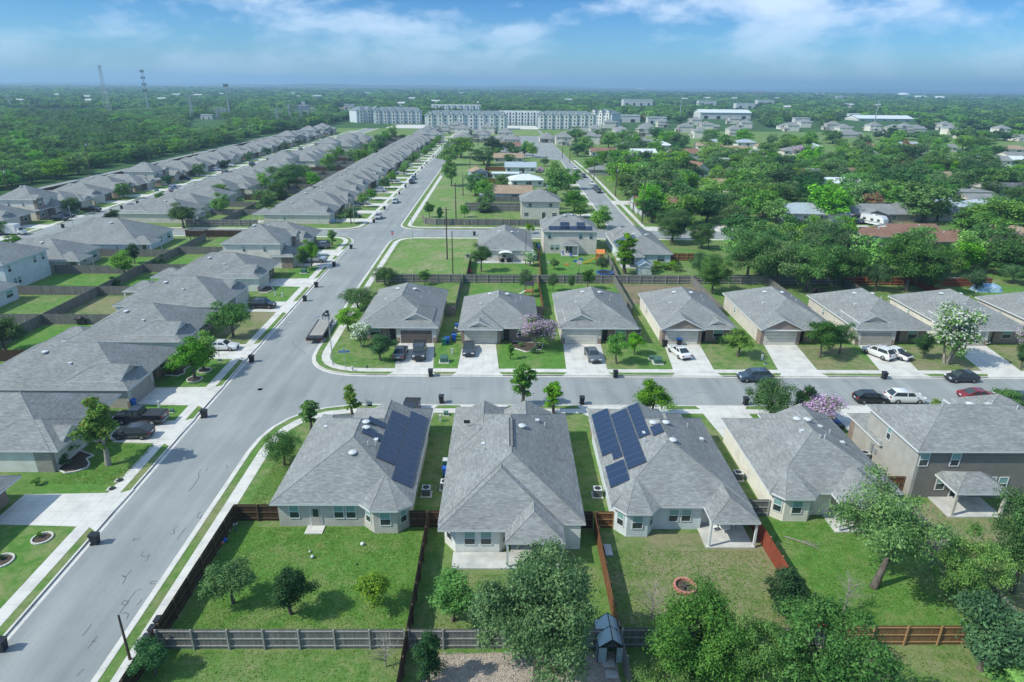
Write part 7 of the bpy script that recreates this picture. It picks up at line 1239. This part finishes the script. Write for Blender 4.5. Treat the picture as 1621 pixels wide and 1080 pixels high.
# scattered trees
LM = [(o.location.x, o.location.y, o['label']) for o in sc.objects if o.get('category') == 'house' and o.location.x > 38]
rs = np.random.RandomState(11); taken = [(t_.location.x, t_.location.y) for t_ in sc.objects if t_.get('category') in ('tree', 'palm')]; carp = [(t_.location.x, t_.location.y) for t_ in sc.objects if t_.get('category') in ('car', 'suv', 'pickup truck', 'camper trailer')]
def okpos(x, y, s_):
    if 170 < y < 187 and x > -40: return False
    if abs(x-34) < 7 and y > 180 and y < 400: return False
    for hx, hy, hr_, _ in EH:
        if abs(x-hx) < hr_+2.2 and -8.5 < y-hy < 8.5: return False
    for hx, hy, _ in LM:
        if (x-hx)**2+(y-hy)**2 < 8**2: return False
    for c, d in carp:
        if abs(x-c*y/d) < 5.5 and -24 < y-d < 4: return False
    for a, b_ in taken:
        if (x-a)**2+(y-b_)**2 < s_*s_: return False
    return True
SC_ = []
def scatter(n, fx, s_, fn):
    for _ in range(n*14):
        if len(fn) >= n: break
        x, y = fx()
        if abs(x) > y*.82+8 or not okpos(x, y, s_): continue
        taken.append((x, y)); fn.append((x, y))
E1 = []; scatter(70, lambda: (rs.uniform(54, 150), rs.uniform(134, 170)), 6.8, E1)
E2 = []; scatter(200, lambda: (rs.uniform(44, 290), rs.uniform(190, 345)), 7.6, E2)
E3 = []; scatter(85, lambda: (rs.uniform(40, 330), rs.uniform(345, 520)), 13, E3)
E4 = []; scatter(18, lambda: (rs.uniform(-8, 27), rs.uniform(196, 420)), 9, E4)
E5 = []; scatter(16, lambda: (rs.uniform(-88, -74), rs.uniform(200, 520)), 13, E5)
W1 = []; scatter(84, lambda: (rs.uniform(-208, -185.5), rs.uniform(215, 500)), 5.4, W1)
MIX = ['m0', 'm1', 'm2', 'm0', 'm3', 'm4', 'm5', 'm2', 'm1']
DESC = {'m0': 'mid-green', 'm1': 'deep green', 'm2': 'fresh green', 'm3': 'very dark', 'm4': 'grey-green', 'm5': 'pale feathery'}
def nearest(x, y, L_):
    return min(L_, key=lambda q_: (q_[0]-x)**2+(q_[1]-y)**2)
def place(L_, hmin, hmax, rr, where, group):
    for x, y in L_:
        k_ = MIX[rs.randint(len(MIX))]; hh = rs.uniform(hmin, hmax); t_ = tree(k_, x, y, hh, hh*rs.uniform(*rr), 'T', group)
        t_['_w'] = where(x, y) if callable(where) else where; t_['_d'] = ('tall ' if hh > (hmin+hmax)/2 else 'low ')+DESC[k_]+' tree'
short = lambda s_: ' '.join(s_.replace('house with', 'house with').split()[:7]).rstrip(',')
def wh(x, y):
    hx, hy, lb = nearest(x, y, LM); dx, dy = x-hx, y-hy
    rel = 'behind' if dy > abs(dx) else 'in front of' if -dy > abs(dx) else 'right of' if dx > 0 else 'left of'
    lb2 = lb.split(' beside')[0].split(' behind')[0].split(' at the')[0].split(' among')[0].split(' above')[0].split(' by the')[0].split(' near')[0].split(',')[0].split(' in the')[0].split(' just')[0]
    return rel+' the '+lb2
place(E1, 6, 9, (.5, .62), wh, 'trees between the facing row and the side street'); place(E2, 5.5, 10, (.58, .76), wh, 'trees among the older houses'); place(E3, 6.5, 10.5, (.62, .82), wh, 'trees among the older houses'); place(E4, 4.5, 8, (.5, .6), 'in the old yards between the two streets', 'trees of the old yards'); place(E5, 4, 7.5, (.45, .6), 'between the two far rows of houses', 'trees between the far rows'); place(W1, 5.5, 8.5, (.66, .85), 'at the near edge of the left wood', 'trees at the edge of the left wood')
for t_, k_ in TREES:
    if '_w' not in t_.keys(): t_['_w'] = 'in the yards of the far rows'; t_['_d'] = DESC.get(k_, 'green')+' tree'
    setd = (t_['_d']+' '+t_['_w'])
    t_['label'] = setd
byl = {}
for t_, _ in TREES: byl.setdefault(t_['label'], []).append(t_)
def clip16(pre, n_, tail):
    return pre+tail if len((pre+tail).split()) <= 16 else ' '.join(pre.split()[:16-len(tail.split())])+tail
for lb, L_ in byl.items():
    L_.sort(key=lambda t_: PX(t_.location)[0])
    for i, t_ in enumerate(L_): t_['label'] = clip16(lb, 16, (', %s from the left' % nth(i+1)) if len(L_) > 1 else '')
for t_, _ in TREES: del t_['_w']; del t_['_d']
cl = sorted([o for o in sc.objects if o.get('label') == 'CL'], key=lambda o: PX(o.location)[0])
CW = [(-1e9, 'in front of the long apartment block'), (825, 'between the gabled apartment block and the dense trees'), (1040, 'below the big white hall'), (1220, 'in the distant right-hand row')]
for j, (a, wd) in enumerate(CW):
    b_ = CW[j+1][0] if j < 3 else 1e9; L_ = [o for o in cl if a <= PX(o.location)[0] < b_]
    for i, o in enumerate(L_): o['label'] = 'distant grey-roofed house %s, %s from the left' % (wd, nth(i+1))
# ================================================================ woods that read as one mass
def forest(name, label, P, S, src):
    me = bpy.data.meshes.new(name); me.from_pydata([tuple(p) for p in P], [], []); o = bpy.data.objects.new(name, me); col.objects.link(o); o['kind'] = 'stuff'; setlab(o, label, 'wood')
    at = me.attributes.new('sc', 'FLOAT_VECTOR', 'POINT'); at.data.foreach_set('vector', np.asarray(S, np.float32).ravel()); ar = me.attributes.new('rz', 'FLOAT_VECTOR', 'POINT'); R_ = np.zeros((len(P), 3), np.float32); R_[:, 2] = np.random.RandomState(1).rand(len(P))*6.28; ar.data.foreach_set('vector', R_.ravel())
    so_ = bpy.data.objects.new(name+'_crown', SPEC[src][2]); ng = bpy.data.node_groups.new(name, 'GeometryNodeTree'); ng.interface.new_socket('Geometry', in_out='INPUT', socket_type='NodeSocketGeometry'); ng.interface.new_socket('Geometry', in_out='OUTPUT', socket_type='NodeSocketGeometry')
    gi = ng.nodes.new('NodeGroupInput'); go = ng.nodes.new('NodeGroupOutput'); ip = ng.nodes.new('GeometryNodeInstanceOnPoints'); oi = ng.nodes.new('GeometryNodeObjectInfo'); oi.inputs['Object'].default_value = so_; oi.inputs['As Instance'].default_value = True
    def na(nm):
        n = ng.nodes.new('GeometryNodeInputNamedAttribute'); n.data_type = 'FLOAT_VECTOR'; n.inputs['Name'].default_value = nm; return n.outputs['Attribute']
    ng.links.new(gi.outputs[0], ip.inputs['Points']); ng.links.new(oi.outputs['Geometry'], ip.inputs['Instance']); ng.links.new(na('sc'), ip.inputs['Scale']); ng.links.new(na('rz'), ip.inputs['Rotation']); ng.links.new(ip.outputs[0], go.inputs[0])
    md = o.modifiers.new('scatter', 'NODES'); md.node_group = ng
rs = np.random.RandomState(21); pts = {'W': [], 'N': [], 'F': []}; Y = 215.0
clr = [(-690, -480, 870, 1010), (-330, -180, 1140, 1300), (-175, 175, 555, 760), (-180, 40, 0, 640), (40, 420, 0, 470), (150, 520, 560, 700)]
far_b = []
def rect_clear(x, y):
    for a, b_, c, d in clr:
        if a < x < b_ and c < y < d: return True
    return False
FB = [(858, 141, 34, 9, 'long white warehouse near the horizon, left one'), (910, 142.5, 34, 9, 'long white warehouse near the horizon, second from the left'), (1014, 145, 40, 12, 'white industrial hall near the horizon with a raised middle'), (1010, 168, 46, 8, 'tan and blue store building beyond the apartments'), (1104, 148, 38, 9, 'pale warehouse near the horizon, right of the middle'), (1165, 149, 20, 10, 'dark building near the horizon at the right'), (1200, 150, 15, 9, 'red-roofed building near the horizon'), (1148, 189, 80, 8, 'big white gabled hall above the two-storey houses'), (992, 194, 42, 7, 'white flat store beside the red sign pylon'), (1120, 167, 28, 6, 'white low buildings beyond the white hall'), (1435, 153, 20, 14, 'white round arena near the horizon'), (1462, 156, 25, 8, 'pale block right of the arena'), (1493, 157, 20, 8, 'pale block farther right of the arena'), (1352, 190, 17, 7, 'tan building by the storage yard'), (1402, 192, 88, 3, 'long white storage sheds beyond the right-hand houses'), (1212, 165, 26, 6, 'white building group at the right middle distance'), (1335, 157, 22, 7, 'pale building below the horizon, right'), (480, 174, 16, 6, 'dark blue building in the clearing at the left'), (553, 174, 16, 5, 'grey building right of the clearing'), (480, 167, 5, 4, 'small white building in the clearing'), (1040, 196, 30, 6, 'pale store right of the red sign pylon'), (1300, 152, 12, 9, 'blue-white building below the horizon at the right'), (1555, 158, 30, 6, 'pale low building near the right horizon'), (1180, 172, 30, 6, 'blue and white shop building at right middle distance'), (1270, 195, 24, 5, 'pale low school-like building beyond the right-hand row'), (327, 189, 18, 4, 'white switchgear building in the substation')]
for x, y, wp, hh, lb in FB:
    p = G(x, y, .12); v = p-CAM; W_ = wp*v.dot(fw)/F; hh *= 1.5 if p.y > 1100 else 1; D = min(W_*.5, 60); far_b.append((p.x, p.y+D/2, W_/2+14, D/2+14)); t = thing('far_building', lb, 'building', (p.x, p.y, .12)); wm = {'tan': mat('far_tan', (.5, .44, .33)), 'dark': mat('far_dark', (.08, .12, .2)), 'red-': mat('far_red', (.45, .08, .06)), 'grey': mat('far_grey', (.4, .4, .4))}.get(lb[:4], mat('far_white', (.52, .53, .52)))
    q = MB()
    if 'arena' in lb: q.lathe([(W_/2, 0), (W_/2, hh*.5), (W_*.44, hh*.6), (W_*.25, hh*.95), (1, hh)], (0, W_/2, 0), white, 28); q.build('wall', t, smooth=True); q = MB(); q.lathe([(W_*.51, hh*.35), (W_*.51, hh*.42)], (0, W_/2, 0), metalD, 28); q.build('window', t); continue
    q.box(-W_/2, W_/2, 0, D, 0, hh, wm); n_ = max(2, int(W_/14))
    for i in range(n_): x0 = -W_/2+W_*(i+.3)/n_; q.box(x0, x0+W_/n_*.3, -.15, 0, .5, hh*.5, metalD)
    q.build('wall', t); q = MB()
    if 'gabled' in lb or 'sheds' in lb:
        q.poly([(-W_/2-1, -1, hh), (W_/2+1, -1, hh), (W_/2+1, D/2, hh+3.5), (-W_/2-1, D/2, hh+3.5)], roofW); q.poly([(W_/2+1, D+1, hh), (-W_/2-1, D+1, hh), (-W_/2-1, D/2, hh+3.5), (W_/2+1, D/2, hh+3.5)], roofW); q.poly([(-W_/2, 0, hh), (-W_/2, D, hh), (-W_/2, D/2, hh+3.4)], white)
    else:
        q.box(-W_/2-.3, W_/2+.3, -.3, D+.3, hh, hh+.9, mat('far_roof', (.42, .45, .46)) if wm != MATS.get('far_red') else wm)
        if 'raised' in lb: q.box(-W_*.1, W_*.15, D*.2, D*.6, hh+.9, hh+9, white)
    q.build('roof', t)
p = G(1018.5, 192, .12); t = thing('sign_pylon', 'tall red sign pylon beside the white flat store', 'sign', (p.x, p.y, .12)); hh = HT(1018.5, 183, p.y); q = MB(); q.box(-1.8, 1.8, -.5, .5, 2, hh, signR); q.box(-.8, .8, -.4, .4, 0, 2, signR); q.build('panel', t)
rs = np.random.RandomState(31); tiny = sorted((rs.uniform(20, 1610), rs.uniform(150, 178)) for _ in range(40))
for i, (x, y) in enumerate(tiny):
    p = G(x, y, .12)
    if any(abs(p.x-a*p.y/b_) < c+40 and abs(p.y-b_) < 250 for a, b_, c, d in far_b): continue
    W_ = rs.uniform(.003, .008)*p.y+6; hh = rs.uniform(5, 8)+p.y*.0008; D = W_*.6; far_b.append((p.x, p.y, W_*.5, D)); t = thing('far_building', 'tiny pale building on the wooded plain, %s from the left' % nth(i+1), 'building', (p.x, p.y, .12), rs.uniform(-.5, .5), 'tiny buildings on the far plain'); wm = (MATS['far_white'], mat('far_tan', (.5, .44, .33)), MATS['far_roof'])[i % 3]
    q = MB(); q.box(-W_/2, W_/2, 0, D, 0, hh, wm); q.build('wall', t); q = MB(); q.poly([(-W_/2-1, -1, hh), (W_/2+1, -1, hh), (W_/2+1, D/2, hh+2.5), (-W_/2-1, D/2, hh+2.5)], MATS['far_roof']); q.poly([(W_/2+1, D+1, hh), (-W_/2-1, D+1, hh), (-W_/2-1, D/2, hh+2.5), (W_/2+1, D/2, hh+2.5)], MATS['far_roof']); q.build('roof', t)
rs = np.random.RandomState(22)
def inb(x, y):
    for a, b_, c, d in far_b:
        if abs(x-a*y/b_) < c and -d-(120+b_*.12) < y-b_ < d: return True
    return False
Y = 215.0
while Y < 5200:
    s_ = 6.0+.0062*Y; X = -.86*Y-30
    while X < .86*Y+30:
        x = X+rs.uniform(-.5, .5)*s_; y = Y+rs.uniform(-.5, .5)*s_; X += s_
        dens = .5+.5*sin(x*.004+1.3*sin(y*.0031))*cos(y*.0023+.8)
        if rs.rand() > (.985 if y < 800 else .40+.68*dens): continue
        if y < 640 and x > -186: 
            if x < 300 or rect_clear(x, y): continue
        if x > -206 and x < -180 and y < 505: continue
        if x > -190 and x < 420 and y < 545: continue
        if rect_clear(x, y) or inb(x, y): continue
        k_ = s_/5.8; pts['W' if x < -180 and y < 900 else 'N' if y < 2000 else 'F'].append((x, y, .1, k_))
    Y += s_
import itertools
FSRC = {'W': [('m5', 5.4), ('m2', 5.2), ('m0', 6.2), ('m1', 6.6), ('m4', 5.8)], 'N': [('f0', 8), ('f1', 8.5), ('f3', 7.6), ('f5', 7)], 'F': [('f0', 9), ('f3', 9), ('f1', 8)]}
FLB = {'W': 'scrubby wood west of the concrete road', 'N': 'belt of trees beyond the houses and apartments', 'F': 'far wooded plain fading to blue'}
for z_, L_ in pts.items():
    A = np.array(L_); pick = rs.randint(0, len(FSRC[z_]), len(A)) if z_ != 'W' else np.clip(((np.sin(A[:, 0]*.03+A[:, 1]*.021)+1)*2.5+rs.normal(size=len(A))*.9).astype(int), 0, 4)
    for i, (sr, hh) in enumerate(FSRC[z_]):
        B_ = A[pick == i]
        if not len(B_): continue
        h_ = hh/8*(.55+.75*rs.rand(len(B_))); k_ = B_[:, 3]*(.75+.5*rs.rand(len(B_))); S = np.stack([h_**.3*k_, h_**.3*k_, h_*np.minimum(1.5, B_[:, 3]**.25)], 1); forest('woodland', FLB[z_]+', '+DESC['m'+sr[1]]+' trees', B_[:, :3], S, sr)
print('forest', {k: len(v) for k, v in pts.items()})
# ================================================================ masts
def lattice(px, yb, yt, label, wd=3.2, name='lattice_tower', arms=False):
    p = G(px[0], yb, .12); h = HT(px[1], yt, p.y); h = min(h, 110); t = thing(name, label, 'tower', (p.x, p.y, .12)); q = MB(); n_ = 14
    def c(i, k): s_ = wd*(1-.78*i/n_)*(1 if i else 1); return Vector(((s_ if k in (0, 1) else -s_), (s_ if k in (1, 2) else -s_), h*i/n_))
    for i in range(n_):
        for k in range(4): q.tube(c(i, k), c(i+1, k), .22, .2, metal, 4); q.tube(c(i, k), c(i+1, (k+1) % 4), .12, .12, metal, 4); q.tube(c(i+1, k), c(i+1, (k+1) % 4), .1, .1, metal, 4)
    q.build('lattice', t); q = MB()
    if arms:
        for z in (.72, .84, .95): q.box(-6, 6, -.15, .15, h*z, h*z+.35, metal)
        q.build('crossarm', t)
    else: q.box(-2.4, 2.4, -2.4, 2.4, h-.3, h, metal); q.tube((-1.5, 0, h), (-1.5, 0, h+3), .12, .08, metal, 4); q.tube((1.2, 0, h), (1.2, 0, h+2), .12, .08, metal, 4); q.build('antenna_platform', t)
lattice((172, 157), 178.5, 104, 'tall lattice mast rising from the left wood against the sky'); 
def mono(x, yb, yt, label, ant=2, lean=0, r=.9):
    p = G(x, yb, .12); h = HT(x, yt, p.y); t = thing('mast', label, 'mast', (p.x, p.y, .12)); q = MB(); q.tube((0, 0, 0), (0, 0, h), r, r*.45, metal, 10); q.build('pole', t)
    for k in range(ant):
        z = h-1.5-k*7.5; q = MB()
        for a in range(6): q.box(2.0*cos(a*pi/3)-.35, 2.0*cos(a*pi/3)+.35, 2.0*sin(a*pi/3)-.35, 2.0*sin(a*pi/3)+.35, z-1.6, z+1.4, metalD)
        q.tube((-2.2, 0, z), (2.2, 0, z), .15, .15, metalD, 4); q.tube((0, -2.2, z), (0, 2.2, z), .15, .15, metalD, 4); q.build('antenna_array', t)
mono(236.5, 181, 111, 'grey mobile mast with dark antenna clusters in the left wood', 4); mono(364.5, 189, 133, 'grey mast with a small head in the left wood', 1); mono(1075.6, 193, 158, 'thin grey mast above the white hall', 0, r=.7); mono(1383.5, 199.5, 159, 'pale slim mast leaning into the sky above the right-hand houses', 0, r=.7); mono(303, 190, 162, 'slender pylon left of the grey mast', 0, r=.5)
for i, (x, yb, yt) in enumerate([(305, 188, 150), (345, 188, 172), (352, 188, 170), (358, 189, 172), (460, 195, 165), (478, 195, 168), (440, 196, 172), (490, 194, 170), (17, 172, 150)]): lattice((x, x), yb, yt, 'small grey pylon of the distant power lines, %s from the left' % nth([3, 4, 5, 6, 8, 9, 7, 10, 2][i]), 1.6, 'pylon', True)
mono(3, 186, 168, 'grey pole at the left frame edge of the wood', 0, r=.6)
for x, yb, yt in ((1558, 157, 152), (1180, 155, 152)): pass
